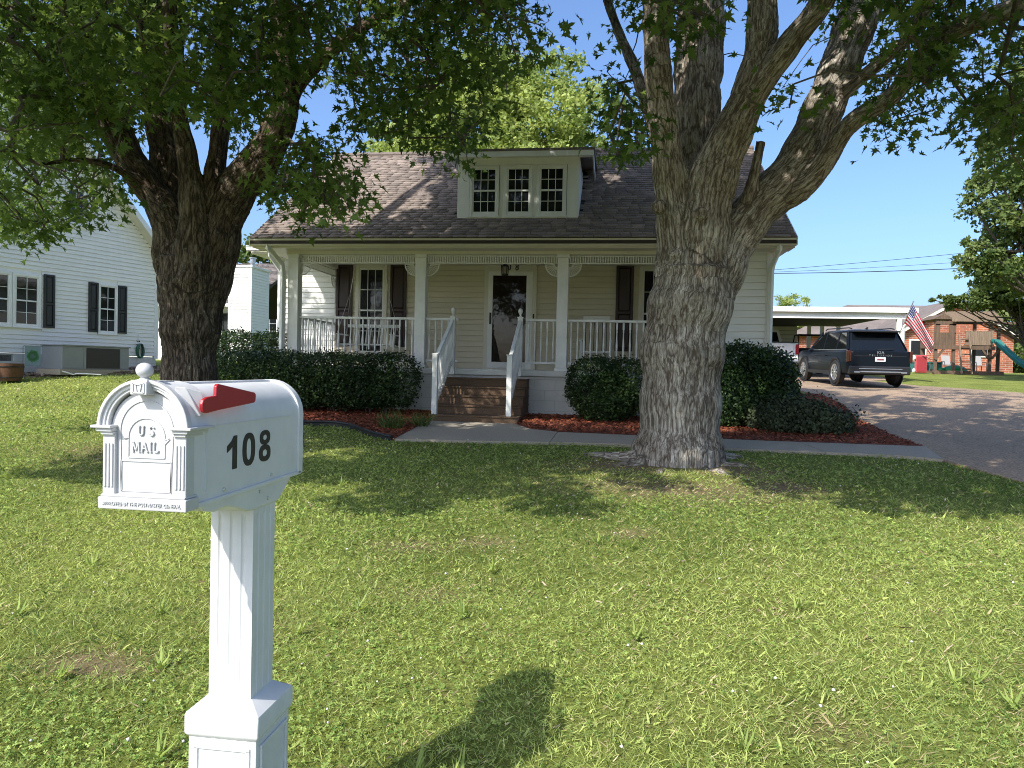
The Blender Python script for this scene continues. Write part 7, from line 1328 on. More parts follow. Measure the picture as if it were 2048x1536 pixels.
# things beside that wall
def near_wall(x, y): p = nw(x, y); return (p.x, p.y, float(gz(p.x, p.y)) + .03)
al = near_wall(.95, -2.95); ac = root('air_conditioner', al, 'grey packaged air conditioner with a black grille on a slab by the white house', 'air conditioner', NROT)
A_ = lambda mb, name, m, par=None, **k: mb.build(name, M[m], par or ac, **k)
A_(MB().box(-.5, .5, -1.05, 1.05, -.05, .09), 'slab', 'concrete')
A_(MB().box(-.42, .42, -.95, .95, .09, .70), 'cabinet', 'grey', bevel=.012); A_(MB().box(-.45, .45, -.98, .98, .70, .735), 'lid', 'grey', bevel=.008)
gp = A_(MB().box(.425, .43, -.30, .66, .12, .66), 'grille', 'black')
for k in range(13): A_(MB().bar((.436, -.30, .135 + k * .042), (.436, .66, .135 + k * .042), .006), 'grille_bar', 'darkmetal', gp)
for y in (-.34, .70): A_(MB().box(.42, .432, y - .03, y + .03, .1, .69), 'panel_edge', 'grey')
A_(MB().box(.42, .428, -.92, -.38, .13, .66), 'access_panel', 'grey', bevel=.004)
hl = nw(.0, -.68, 1.85); ho_ = root('garden_hose', hl, 'green garden hose coiled on a hanger at the corner of the white house', 'hose', NROT)
M['hose'] = mat('green_hose', (.035, .12, .075), .45, .3, 14)
for k in range(9):
    q = MB(); r_ = random.Random(k); q.tube([(.06 + .012 * k + .02 * math.cos(a * 2 + k), (.09 + .02 * r_.random()) * math.sin(a), .03 - .20 * (1 - math.cos(a)) * (1 + .12 * r_.random()) + .12) for a in np.linspace(0, 2 * math.pi, 18)], .012, 6); q.build('coil', M['hose'], ho_, smooth=True)
MB().box(0, .17, -.05, .05, .10, .13).box(0, .02, -.06, .06, 0, .3).build('hanger', M['darkmetal'], ho_)
MB().tube([(.03, -.02, .42), (.03, -.02, .13)], .008, 6).build('tap_pipe', M['metal'], ho_)
fl_ = near_wall(1.2, -4.55); gf = root('garden_flag', fl_, 'small garden flag with a leafy wreath picture hanging from a thin wire stand', 'garden flag', NROT)
MB().tube([(0, -.22, 0), (0, -.22, .78), (0, -.2, .80), (0, .26, .80)], .006, 6).build('stand', M['darkmetal'], gf)
def flagpic():
    m, n, l, b = new_mat('garden_flag_cloth'); tc = n.new('ShaderNodeTexCoord'); mp = n.new('ShaderNodeMapping'); mp.inputs['Location'].default_value = (0, -.02, -.55); l.new(tc.outputs['Object'], mp.inputs[0])
    v = n.new('ShaderNodeVectorMath'); v.operation = 'LENGTH'; l.new(mp.outputs[0], v.inputs[0]); nz = n.new('ShaderNodeTexNoise'); nz.inputs['Scale'].default_value = 16; l.new(tc.outputs['Object'], nz.inputs[0])
    a = n.new('ShaderNodeMath'); a.operation = 'MULTIPLY_ADD'; l.new(nz.outputs[0], a.inputs[0]); a.inputs[1].default_value = .14; l.new(v.outputs['Value'], a.inputs[2])
    r = ramp(n, [(.10, (.10, .16, .17)), (.15, (.03, .12, .04)), (.20, (.05, .18, .06)), (.235, (.22, .30, .36))]); l.new(a.outputs[0], r.inputs[0]); l.new(r.outputs[0], b.inputs['Base Color']); b.inputs['Roughness'].default_value = .8; return m
MB().box(-.006, .0, -.17, .21, .30, .79).build('cloth', flagpic(), gf)
bl = near_wall(1.3, -5.15); bp_ = root('planter', bl, 'brown half-barrel planter at the far left beside the white house', 'planter', NROT)
MB().lathe([(.24, 0), (.30, .2), (.31, .42), (.27, .42), (.26, .34)], n=20).build('barrel', mat('brown_barrel', (.11, .05, .025), .8, .3, 8, .3, 30, stretch=(6, 6, 1)), bp_, auto=40)
for z, r_ in ((.08, .268), (.34, .312)): MB().lathe([(r_ - .002, z - .015), (r_ + .006, z - .015), (r_ + .006, z + .015), (r_ - .002, z + .015)], n=20).build('hoop', M['darkmetal'], bp_, auto=40)
p0 = nw(1.45, -3.95); p1 = nw(1.55, -3.72); p2 = nw(1.6, -3.66); p3 = nw(1.75, -3.1); gz_ = lambda p, h: (p.x, p.y, float(gz(p.x, p.y)) + h)
dpipe = MB().tube([gz_(p0, .17), gz_(p1, .07), gz_(p2, .10), gz_(p3, .04)], .016, 8).build('drain_pipe', M['white'], auto=40); tag(dpipe, 'thin white plastic drain pipe lying bent on the dirt before the air conditioner', 'pipe')

# ---- rear house with the clad chimney, and the one beyond it
wh = root('chimney_house', (-16.5, 28.5, 1.2), 'low white house behind the hedge with a tall clad chimney at its corner', 'house'); WO = (-16.5, 28.5, 1.2)
wbk = MB().box(-23, -14.35, 27.6, 27.75, 1.0, 3.74).build('wall', M['vinyl'], wh, WO)
lap_boards(wbk, M['vinyl'], -18.4, -15.1, 1.3, 3.74, .115, lambda u, o, z: (u, 27.6 - o, z), [(-17.0, -15.28, 2.0, 3.52)], org=WO)
MB().box(-23, -18.4, 27.58, 27.6, 1.2, 3.74).build('wall', M['vinyl'], wh, WO)
window(wh, lambda u, o, z: (u, 27.6 - o, z), -16.35, -15.72, 2.1, 3.42, 'white', .07, 2, 2, WO)
shutter(-15.64, -15.30, 2.05, 3.48, 'blackshutter', wh, lambda u, o, z: (u, 27.6 - o, z), WO)
rr_ = MB().prism([(27.1, 3.86), (31.2, 5.95), (35.3, 3.86), (35.3, 3.76), (31.2, 5.85), (27.1, 3.76)], lambda y, z: (-23.2, y, z), lambda y, z: (-14.22, y, z)).build('roof', mat('roof_underlay_grey', (.07, .065, .06), .95), wh, WO)
M['shinglegrey'] = shingle_mat('grey_shingle', [(0, (.10, .09, .085)), (1, (.19, .17, .16))])
shingle_field(rr_, M['shinglegrey'], -18.5, -14.22, .14, .3, 27.08, 3.88, .51, 31.2, lambda x, y: x > -15.12 and y < 28.5, WO, 0)
MB().box(-23.2, -14.22, 27.03, 27.1, 3.72, 3.86).build('gutter', M['white'], wh, WO); MB().box(-23.2, -14.22, 27.1, 27.6, 3.72, 3.74).build('soffit', M['trim'], wh, WO)
cw = MB().box(-15.06, -14.13, 27.02, 28.46, 1.0, 5.30).build('chimney', M['vinyl'], wh, WO)
lap_boards(cw, M['vinyl'], -15.0, -14.18, 1.3, 5.26, .115, lambda u, o, z: (u, 27.02 - o, z), org=WO); lap_boards(cw, M['vinyl'], 27.07, 28.42, 1.3, 5.26, .115, lambda u, o, z: (-14.13 + o, u, z), org=WO)
for x, y in ((-15.04, 27.02), (-14.15, 27.02), (-14.15, 28.44)): MB().box(x - .045, x + .045, y - .028, y + .05, 1.2, 5.27).build('corner_board', M['white'], cw, WO)
MB().box(-15.12, -14.07, 26.97, 28.52, 5.27, 5.36).build('chimney_cap', M['white'], cw, WO, bevel=.01)
MB().lathe([(.09, 5.36), (.09, 5.5), (.13, 5.5), (.13, 5.53), (.105, 5.53), (.105, 5.68), (.14, 5.68), (.14, 5.72), (.02, 5.74)], (-14.28, 27.4, 0), 14).build('flue', M['metal'], cw, WO, auto=40)
fh = root('far_house', (-21, 38.5, 1.7), 'distant cream house with a brown roof glimpsed right of the clad chimney', 'house'); FO = (-21, 38.5, 1.7)
MB().box(-27, -16.6, 36.3, 42, 1.5, 4.6).build('wall', M['cream'], fh, FO); MB().prism([(35.8, 4.5), (39.2, 6.5), (42.6, 4.5), (42.6, 4.4), (35.8, 4.4)], lambda y, z: (-27.3, y, z), lambda y, z: (-16.3, y, z)).build('roof', M['shingle'], fh, FO)
window(fh, lambda u, o, z: (u, 36.3 - o, z), -18.3, -17.5, 2.4, 4.0, 'white', .08, 2, 2, FO)

# ================================================================= carport, vehicles
CY = 29.0
cp = root('carport', (9, 31.5, 1.4), 'flat white-edged open carport behind the cottage, sheltering parked vehicles', 'carport'); CO = (9, 31.5, 1.4)
cb = lambda mb, name, m, par=None, **k: mb.build(name, M[m], par or cp, CO, **k)
cb(MB().box(3.6, 11.35, CY, 37, 3.95, 4.08), 'roof', 'white', bevel=.01); cb(MB().box(3.5, 11.5, CY - .12, CY - .02, 3.93, 4.12), 'fascia', 'white', bevel=.01); cb(MB().box(3.6, 11.1, CY + .05, CY + .2, 3.70, 3.93), 'beam', 'white')
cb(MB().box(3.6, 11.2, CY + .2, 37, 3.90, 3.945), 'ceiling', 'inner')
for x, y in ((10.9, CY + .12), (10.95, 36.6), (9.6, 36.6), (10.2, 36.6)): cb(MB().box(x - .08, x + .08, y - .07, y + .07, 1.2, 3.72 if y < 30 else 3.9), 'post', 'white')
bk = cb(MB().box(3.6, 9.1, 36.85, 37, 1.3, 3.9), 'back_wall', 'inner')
lap_boards(bk, M['trim'], 3.7, 9.1, 1.45, 3.88, .2, lambda u, o, z: (u, 36.85 - o, z), org=CO)
cb(MB().tube([(11.3, CY - .05, 3.93), (11.3, CY - .03, 3.72), (11.05, CY + .04, 3.42), (11.0, CY + .04, 1.3)], .06, 4), 'downspout', 'white')
for i, (x, s) in enumerate(((9.9, 1), (10.9, .9))):
    lc = (x, 36.9, 4.02); dsh = root('satellite_dish', lc, ('larger' if i == 0 else 'smaller') + ' grey satellite dish on the rear of the carport roof', 'satellite dish', group=None)
    dz = -.75; MB().tube([(0, 0, 0), (0, 0, .0 + .02), (0, -.05, .18)], .025, 6).build('mast', M['metal'], dsh)
    nx = Vector((-.15, -.95, .3)).normalized(); xx = nx.cross(Vector((0, 0, 1))).normalized(); yy = nx.cross(xx)
    MB().lathe([(.02, -.05), (.2 * s, -.035), (.34 * s, .02), (.34 * s, .03), (.2 * s, -.02), (.01, -.035)], (0, -.06, .30), 18, (xx, yy, nx)).build('dish', M['grey' if i else 'white'], dsh, auto=50)
    MB().bar((0, -.06, .1), Vector((0, -.06, .28)) + nx * .35, .025).build('arm', M['metal'], dsh)
def wheel(par, x, y, r, sgn, w=.25, spokes=10, rimm='metal'):
    X = Vector((0, 1, 0)); Y = Vector((0, 0, 1)); Z = Vector((sgn, 0, 0))
    t = MB().lathe([(r * .62, -w * .5), (r * .9, -w * .5), (r, -w * .36), (r, w * .30), (r * .93, w * .42), (r * .70, w * .44), (r * .66, w * .2)], (x, y, r), 28, (X, Y, Z)).build('wheel', M['rubber'], par, auto=40)
    rm = MB().lathe([(r * .69, w * .43), (r * .66, w * .45), (r * .62, w * .36), (r * .60, w * .2), (r * .59, w * .36), (r * .66, w * .44)], (x, y, r), 28, (X, Y, Z), cap=False)
    for k in range(spokes):
        a = 2 * math.pi * k / spokes; e = X * math.cos(a) + Y * math.sin(a); c = Vector((x, y, r)) + Z * (w * .36); rm.bar(c + e * r * .1, c + e * r * .63, r * .11, .02, upv=tuple(Z))
    rm.lathe([(r * .13, w * .3), (r * .12, w * .42), (.01, w * .43)], (x, y, r), 12, (X, Y, Z)); rm.build('rim', M[rimm], t, auto=40); return t
M['darkpaint'] = mat('dark_metallic_paint', (.007, .010, .015), .3, .05, 2, spec=.1, coat=.05); M['tinted'] = glass('tinted_glass', (.006, .008, .010), .03); M['trimblack'] = mat('black_plastic', (.014, .014, .015), .5, .15, 12)
M['silver'] = mat('silver_trim', (.45, .46, .47), .3, .1, 10, metal=.8); M['tail'] = mat('tail_lamp', (.06, .003, .004), .25, .1, 8, coat=1.0); M['plate'] = mat('plate_white', (.62, .64, .66), .5, .06, 8)
M['palepaint'] = mat('white_enamel_paint', (.74, .74, .73), .3, .03, 3, coat=.8)
def loft(sections, name, m, par, auto=35, caps=True, bevel=0):
    """sections: list of rings (same count) front to back"""
    n = len(sections[0]); vs = [p for s in sections for p in s]; fs = []
    for i in range(len(sections) - 1):
        for k in range(n): fs.append((i*n+k, i*n+(k+1) % n, (i+1)*n+(k+1) % n, (i+1)*n+k))
    if caps: fs += [tuple(range(n - 1, -1, -1)), tuple(range((len(sections)-1)*n, len(sections)*n))]
    return MB().add(vs, fs).build(name, M[m], par, auto=auto, bevel=bevel)
def hull_ring(y, half): return [(x, y, z) for x, z in half] + [(-x, y, z) for x, z in half[::-1]]
sx_, sy_ = 8.42, 23.9; sg = float(gz(sx_, sy_ + 2)) + .02
suv = root('parked_suv', (sx_, sy_, sg), 'large dark blue-black SUV parked on the driveway, seen from its rear left corner', 'suv', R_(4.5))
suv.rotation_euler.x = .03
bod = [(0.0, .90, .42, .98, 1.06), (.05, .945, .36, 1.02, 1.09), (.22, .975, .33, 1.04, 1.11), (.7, .99, .31, 1.04, 1.11), (2.2, .985, .30, 1.03, 1.10), (3.6, .985, .30, 1.02, 1.10), (4.2, .975, .31, 1.0, 1.09), (4.75, .93, .34, .93, 1.03), (4.93, .82, .40, .85, .95), (5.0, .66, .48, .76, .82)]
loft([hull_ring(y, [(w * .86, zb), (w * .97, zb + .06), (w, zb + .30), (w * .985, .80), (w * .975, zs_), (w * .92, zt), (w * .4, zt + .01)]) for y, w, zb, zs_, zt in bod], 'body', 'darkpaint', suv, 30)
bot = [(.90, .16), (.90, 3.72)]; gh = lambda z: (z - 1.09) / .62
def ghring(t, inset=0):
    w = .905 - .17 * t - inset; yr = .14 + .42 * t + inset; yf = 3.78 - .95 * t - inset; z = 1.09 + .62 * t
    return [(w * .93, yr, z), (w, yr + .10, z), (w, yf - .25, z), (w * .88, yf, z), (-w * .88, yf, z), (-w, yf - .25, z), (-w, yr + .10, z), (-w * .93, yr, z)]
loft([ghring(0), ghring(.5), ghring(1)], 'windows', 'tinted', suv, 25)
loft([ghring(.96, -.02), ghring(1.03, -.015), ghring(1.08, .06), ghring(1.13, .25)], 'roof', 'darkpaint', suv, 30)
for s in (-1, 1):
    for (y0, y1, w) in ((.27, .70, .17), (1.18, 1.30, .07), (2.30, 2.34, .09), (3.60, 2.78, .07)):
        MB().bar((s * .905, y0, 1.09), (s * .742, y1, 1.72), w, .02, upv=(s, 0, 0)).build('pillar', M['darkpaint'], suv)
    MB().tube([(s * .915, .32, 1.13), (s * .915, 1.2, 1.12), (s * .915, 2.4, 1.11), (s * .905, 3.5, 1.10)], .014, 5).build('chrome_strip', M['silver'], suv)
    MB().tube([(s * .66, .62, 1.80), (s * .67, .8, 1.83), (s * .67, 2.6, 1.83), (s * .66, 2.8, 1.79)], .02, 6).build('roof_rail', M['trimblack'], suv)
    MB().box(s * .955 - .05, s * .955 + .05, .02, .15, .74, 1.10).build('tail_lamp', M['tail'], suv, bevel=.02)
    MB().box(s * .91 - .02, s * .91 + .02, -.012, .03, .76, 1.08).build('tail_lamp', M['tail'], suv, bevel=.006)
    MB().lathe([(.05, 0), (.06, .10), (.05, .2), (.0, .21)], (s * 1.06, 3.25, 1.10), 10, (Vector((0, 1, 0)), Vector((0, 0, 1)), Vector((-s, 0, 0)))).build('mirror', M['darkpaint'], suv, auto=50)
    for y in (1.02, 3.93):
        X = Vector((0, 1, 0)); Y = Vector((0, 0, 1)); Z = Vector((s, 0, 0))
        MB().lathe([(.02, 0), (.47, 0), (.48, .03), (.44, .05), (.40, .012), (.02, .012)], (s * .965, y, .40), 26, (X, Y, Z)).build('wheel_arch', M['trimblack'], suv, auto=40)
        wheel(suv, s * .90, y, .39, s, .25, 10)
    MB().bar((s * .985, 1.4, .36), (s * .985, 3.5, .36), .04, .12).build('rocker_panel', M['trimblack'], suv)
    for z in (.93, .70): MB().box(s * .982 - .008, s * .982 + .008, 1.4, 3.3, z, z + .012).build('door_crease', M['trimblack'], suv)
    for y in (1.85, 2.85): MB().bar((s * .995, y, .92), (s * .995, y + .22, .925), .025, .03).build('door_handle', M['darkpaint'], suv)
MB().bar((-.70, .40, 1.715), (.70, .40, 1.715), .26, .05).build('spoiler', M['trimblack'], suv, bevel=.012)
MB().box(-.93, .93, -.06, .25, .36, .62).build('bumper', M['trimblack'], suv, bevel=.04)
MB().box(-.66, .66, -.075, -.05, .52, .545).box(-.62, .62, -.075, -.05, .42, .46).build('skid_trim', M['silver'], suv, bevel=.008)
for s in (-1, 1): MB().box(s * .72 - .09, s * .72 + .09, -.07, .0, .40, .45).build('exhaust_tip', M['silver'], suv, bevel=.01)
MB().box(-.16, .16, -.018, .0, .76, .90).build('number_plate', M['plate'], suv, bevel=.004); MB().box(-.10, .10, -.021, -.018, .80, .85).build('plate_figures', mat('plate_ink', (.22, .05, .05), .6, .6, 60), suv)
MB().box(-.80, .80, -.006, .02, .925, .945).build('tailgate_trim', M['trimblack'], suv)
text_mesh('KIA', .13, .006, M['silver'], 'badge', suv, (0, -.012, 1.00), (math.pi / 2, 0, 0), sx=1.1); text_mesh('TELLURIDE', .075, .005, M['silver'], 'badge', suv, (0, -.012, .93), (math.pi / 2, 0, 0), sx=1.1, spacing=1.9)
MB().bar((-.05, .10, 1.14), (.45, .13, 1.17), .03, .025).build('rear_wiper', M['trimblack'], suv)
MB().prism([(1.0, 1.80), (1.22, 1.80), (1.02, 1.87)], lambda y, z: (-.02, y, z), lambda y, z: (.02, y, z)).build('antenna_fin', M['trimblack'], suv)
# white pickup in the carport
tx, ty = 6.5, 30.3; tk = root('parked_truck', (tx, ty, float(gz(tx, ty)) + .02), 'white pickup truck parked nose-in at the left of the carport', 'truck'); tk.scale = (1.1, 1.1, 1.1)
MB().box(-.98, .98, .05, 2.1, .62, 1.28).build('cargo_bed', M['palepaint'], tk, bevel=.03); MB().box(-.80, .80, .03, .055, .70, 1.22).build('tailgate', M['palepaint'], tk, bevel=.01)
MB().box(-.98, .98, 0, 2.1, 1.28, 1.31).build('bed_rail', M['trimblack'], tk); MB().box(-.98, .98, 2.1, 5.4, .55, 1.25).build('cab_body', M['palepaint'], tk, bevel=.05)
loft([[(.93, 2.12, 1.2), (.93, 4.3, 1.2), (-.93, 4.3, 1.2), (-.93, 2.12, 1.2)], [(.76, 2.3, 1.88), (.76, 3.6, 1.88), (-.76, 3.6, 1.88), (-.76, 2.3, 1.88)]], 'cab', 'palepaint', tk)
MB().add([(-.78, 2.13, 1.30), (.78, 2.13, 1.30), (.68, 2.245, 1.78), (-.68, 2.245, 1.78), (-.78, 2.11, 1.30), (.78, 2.11, 1.30), (.68, 2.225, 1.78), (-.68, 2.225, 1.78)], [(0,1,2,3),(7,6,5,4),(0,4,5,1),(1,5,6,2),(2,6,7,3),(3,7,4,0)]).build('rear_window', M['tinted'], tk)
for s in (-1, 1):
    MB().box(s * .93 - .055, s * .93 + .055, .02, .08, .85, 1.22).build('tail_lamp', mat('bright_red_lens', (.33, .008, .010), .25, .1, 8) if s < 0 else bpy.data.materials['bright_red_lens'], tk, bevel=.01)  # plain lens in a brighter red than the SUV lamps, no glow
    for y in (1.0, 4.5): wheel(tk, s * .85, y, .38, s, .24, 6)
MB().box(-.95, .95, -.12, .05, .48, .64).build('bumper', M['silver'], tk, bevel=.02)
ux, uy = 9.25, 33.2; ut = root('utility_vehicle', (ux, uy, float(gz(ux, uy)) + .02), 'black open utility vehicle with a roll bar, dark in the carport shade', 'utility vehicle')
MB().box(-.78, .78, .0, 1.1, .55, .98).build('cargo_box', M['trimblack'], ut, bevel=.03); MB().box(-.72, .72, 1.1, 2.9, .40, .72).build('chassis', M['trimblack'], ut, bevel=.03); MB().box(-.70, .70, 2.3, 3.1, .7, 1.08).build('bonnet', M['trimblack'], ut, bevel=.08)
MB().box(-.65, .65, 1.15, 1.5, .7, 1.25).build('seat', M['rubber'], ut, bevel=.06)
for s in (-1, 1):
    MB().tube([(s * .72, .95, .9), (s * .70, 1.05, 1.75), (s * .66, 1.2, 1.86), (s * .66, 1.95, 1.86), (s * .70, 2.35, 1.1)], .028, 8).build('roll_bar', M['trimblack'], ut, smooth=True)
    for y in (.5, 2.6): wheel(ut, s * .68, y, .33, s, .26, 5, 'trimblack')
for y, z in ((1.2, 1.86), (1.95, 1.86)): MB().tube([(-.66, y, z), (.66, y, z)], .025, 8).build('cross_bar', M['trimblack'], ut)

# flag on its pole at the carport corner
fx, fy, fz = 10.98, 28.75, 3.15
fg = root('national_flag', (fx, fy, fz), 'stars and stripes flag hanging in folds from a slanted pole on the carport post', 'flag')
MB().tube([(-.08, .3, 0), (.16, -.25, 1.15)], .016, 8).ball((.162, -.26, 1.17), .03, 6).build('pole', M['metal'], fg, auto=40)
def flag_mat():
    m, n, l, b = new_mat('flag_cloth'); a = n.new('ShaderNodeUVMap'); a.uv_map = 'cloth'; s = n.new('ShaderNodeSeparateXYZ'); l.new(a.outputs[0], s.inputs[0])
    def mth(op, x, y=None):
        q = n.new('ShaderNodeMath'); q.operation = op
        for i, v in enumerate((x, y)):
            if v is None: continue
            if isinstance(v, (int, float)): q.inputs[i].default_value = v
            else: l.new(v, q.inputs[i])
        return q.outputs[0]
    U, V = s.outputs[0], s.outputs[1]
    st = mth('LESS_THAN', mth('MODULO', mth('MULTIPLY', mth('SUBTRACT', 1, V), 13), 2), 1)
    can = mth('MULTIPLY', mth('LESS_THAN', U, .4), mth('GREATER_THAN', V, 6 / 13))
    cu = mth('MODULO', mth('MULTIPLY', U, 15), 1); cv = mth('MODULO', mth('MULTIPLY', mth('SUBTRACT', V, 6 / 13), 9.3), 1)
    d = mth('ADD', mth('POWER', mth('SUBTRACT', cu, .5), 2), mth('POWER', mth('SUBTRACT', cv, .5), 2)); star = mth('LESS_THAN', d, .07)
    def mix(f, A, B):
        q = n.new('ShaderNodeMix'); q.data_type = 'RGBA'; l.new(f, q.inputs[0])
        for i, v in ((6, A), (7, B)):
            if isinstance(v, tuple): q.inputs[i].default_value = (*v, 1)
            else: l.new(v, q.inputs[i])
        return q.outputs[2]
    c = mix(can, mix(st, (.72, .70, .70), (.52, .02, .04)), mix(star, (.035, .045, .16), (.7, .7, .72)))
    l.new(c, b.inputs['Base Color']); b.inputs['Roughness'].default_value = .8
    t = n.new('ShaderNodeBsdfTranslucent'); l.new(c, t.inputs[0]); mx = n.new('ShaderNodeMixShader'); mx.inputs[0].default_value = .35; l.new(b.outputs[0], mx.inputs[1]); l.new(t.outputs[0], mx.inputs[2]); l.new(mx.outputs[0], n['Material Output'].inputs[0]); return m
nu, nv_ = 40, 26; fv = []; uv = []
for i in range(nu + 1):
    for j in range(nv_ + 1):
        u, v = i / nu, j / nv_
        P0 = Vector((.15, -.23, 1.10)).lerp(Vector((-.0, .12, .38)), 1 - v)       # along the pole, from tip (v=1) down
        drape = Vector((.13 + .64 * u, -.10 - .1 * u, -.12 - 1.12 * u)) * u * 1.05
        wave = math.sin(u * 7 + v * 5) * .11 * u ** .5 + math.sin(v * 11 + u * 4) * .09 * u
        fv.append(tuple(P0 + drape + Vector((wave * .5 - .2 * u * (v - .5), wave, (v - .5) * -.25 * u)))); uv.append((u, v))
ff = [(i*(nv_+1)+j, (i+1)*(nv_+1)+j, (i+1)*(nv_+1)+j+1, i*(nv_+1)+j+1) for i in range(nu) for j in range(nv_)]
fo = MB().add(fv, ff).build('cloth', flag_mat(), fg, smooth=True); ul = fo.data.uv_layers.new(name='cloth')
for lp in fo.data.loops: ul.data[lp.index].uv = uv[lp.vertex_index]

# ================================================================= play yard and brick house at the far right
bh = root('brick_house', (22.5, 53, 2.0), 'orange brick house with gabled end behind the wooden play set', 'house'); BO = (22.5, 53, 2.0)
def brick_mat():
    m, n, l, b = new_mat('orange_brick'); g = n.new('ShaderNodeNewGeometry'); mp = n.new('ShaderNodeMapping'); mp.inputs['Rotation'].default_value = (math.pi / 2, 0, 0); l.new(g.outputs['Position'], mp.inputs[0])
    br_ = n.new('ShaderNodeTexBrick'); br_.inputs['Scale'].default_value = 1; br_.inputs['Brick Width'].default_value = .42; br_.inputs['Row Height'].default_value = .14; br_.inputs['Mortar Size'].default_value = .012
    br_.inputs['Color1'].default_value = (.36, .115, .055, 1); br_.inputs['Color2'].default_value = (.25, .075, .04, 1); br_.inputs['Mortar'].default_value = (.40, .30, .24, 1); l.new(mp.outputs[0], br_.inputs[0])
    nz = n.new('ShaderNodeTexNoise'); nz.inputs['Scale'].default_value = 1.6; nz.inputs['Detail'].default_value = 6; l.new(g.outputs['Position'], nz.inputs[0]); r = ramp(n, [(.3, (.7, .7, .7)), (.7, (1.35, 1.3, 1.25))]); l.new(nz.outputs[0], r.inputs[0])
    mu = n.new('ShaderNodeMix'); mu.data_type = 'RGBA'; mu.blend_type = 'MULTIPLY'; mu.inputs[0].default_value = 1; l.new(br_.outputs[0], mu.inputs[6]); l.new(r.outputs[0], mu.inputs[7]); l.new(mu.outputs[2], b.inputs['Base Color']); b.inputs['Roughness'].default_value = .9; return m
M['brick'] = brick_mat(); bb_ = lambda mb, name, m, **k: mb.build(name, M[m], bh, BO, **k)
bb_(MB().prism([(19.2, 1.6), (26.7, 1.6), (26.7, 4.35), (22.95, 6.6), (19.2, 4.35)], lambda x, z: (x, 52, z), lambda x, z: (x, 52.3, z)).box(19.2, 19.5, 52.3, 66, 1.6, 4.35).box(26.4, 26.7, 52.3, 66, 1.6, 4.35).box(12, 19.2, 58, 58.3, 1.6, 4.5), 'wall', 'brick')
for s in (-1, 1):
    bb_(MB().prism([(22.95, 6.78), (22.95 + s * 4.4, 4.14), (22.95 + s * 4.4, 4.02), (22.95, 6.66)], lambda x, z: (x, 51.6, z), lambda x, z: (x, 66, z)), 'roof', 'shingle'); bb_(MB().prism([(22.95, 6.74), (22.95 + s * 4.4, 4.10), (22.95 + s * 4.4, 3.90), (22.95, 6.54)], lambda x, z: (x, 51.55, z), lambda x, z: (x, 51.6, z)), 'rake_board', 'trim')
bb_(MB().add([(13.5, 57.4, 4.5), (19.5, 57.4, 4.5), (27, 63, 7.4), (19.5, 63, 7.4), (13.5, 69, 4.5), (30, 69, 4.5)], [(0, 1, 2, 3), (0, 3, 4), (3, 2, 5, 4)]), 'main_roof', 'shingle')
for x in (20.7, 24.6):
    bb_(MB().box(x - .55, x + .55, 51.92, 52.1, 2.95, 4.1), 'window', 'trim', bevel=.01); bb_(MB().box(x - .45, x + .45, 51.90, 51.93, 3.05, 4.0), 'pane', 'glass')
# play set
PX, PYY = 18.7, 42.0; pg = float(gz(PX, PYY)); ps = root('play_set', (PX, PYY, pg), 'weathered wooden play fort on posts with a shingled roof and ladder', 'play set'); PO = (PX, PYY, 1.87)
pb = lambda mb, name, m, par=None, **k: mb.build(name, M[m] if isinstance(m, str) else m, par or ps, PO, **k)
pb(MB().box(17.25, 20.2, 41.3, 43.0, 3.24, 3.36), 'deck', 'wood')
for x, y, z1 in ((17.35, 41.3, 4.75), (18.25, 41.3, 4.75), (20.05, 41.3, 4.75), (17.35, 43, 4.75), (20.05, 43, 4.75), (20.75, 41.9, 4.4)): pb(MB().box(x - .07, x + .07, y - .07, y + .07, 1.7, z1), 'post', 'wood')
for k in range(6): pb(MB().box(17.30 + k * .155, 17.445 + k * .155, 41.18, 41.23, 3.30, 4.05), 'board', 'wood')
for k in range(12): pb(MB().box(18.78 + k * .115, 18.885 + k * .115, 41.18, 41.22, 3.40, 4.12 + .02 * (k % 3)), 'board', 'woodpale')
for z in (3.42, 4.10): pb(MB().box(18.75, 20.2, 41.22, 41.27, z - .04, z + .04), 'rail', 'wood')
pb(MB().box(17.2, 20.25, 41.14, 41.2, 3.16, 3.36), 'deck_beam', 'wood'); pb(MB().box(17.3, 18.3, 41.18, 41.24, 4.45, 4.75).box(17.3, 17.5, 41.18, 41.24, 4.05, 4.5).box(17.95, 18.3, 41.18, 41.24, 4.05, 4.5), 'gable_board', 'wood')
for x in (18.45, 18.95): pb(MB().bar((x, 40.75, 1.85), (x - .02, 41.15, 3.95), .06, .09), 'ladder_rail', 'woodpale')
for k in range(5): pb(MB().bar((18.45, 40.8 + k * .075, 2.1 + k * .4), (18.95, 40.8 + k * .075, 2.1 + k * .4), .06), 'rung', 'wood')
for k in range(7):
    pb(MB().bar((18.0, 41.0 + k * .14, 4.72 + k * .075), (20.5, 41.0 + k * .14, 4.72 + k * .075), .03, .17), 'roof_board', 'woodpale'); pb(MB().bar((18.0, 43.1 - k * .14, 4.72 + k * .075), (20.5, 43.1 - k * .14, 4.72 + k * .075), .03, .17), 'roof_board', 'wood')
pb(MB().prism([(17.1, 4.75), (17.65, 5.05), (18.2, 4.75)], lambda x, z: (x, 41.1, z), lambda x, z: (x, 43.1, z)), 'tower_roof', 'wood')
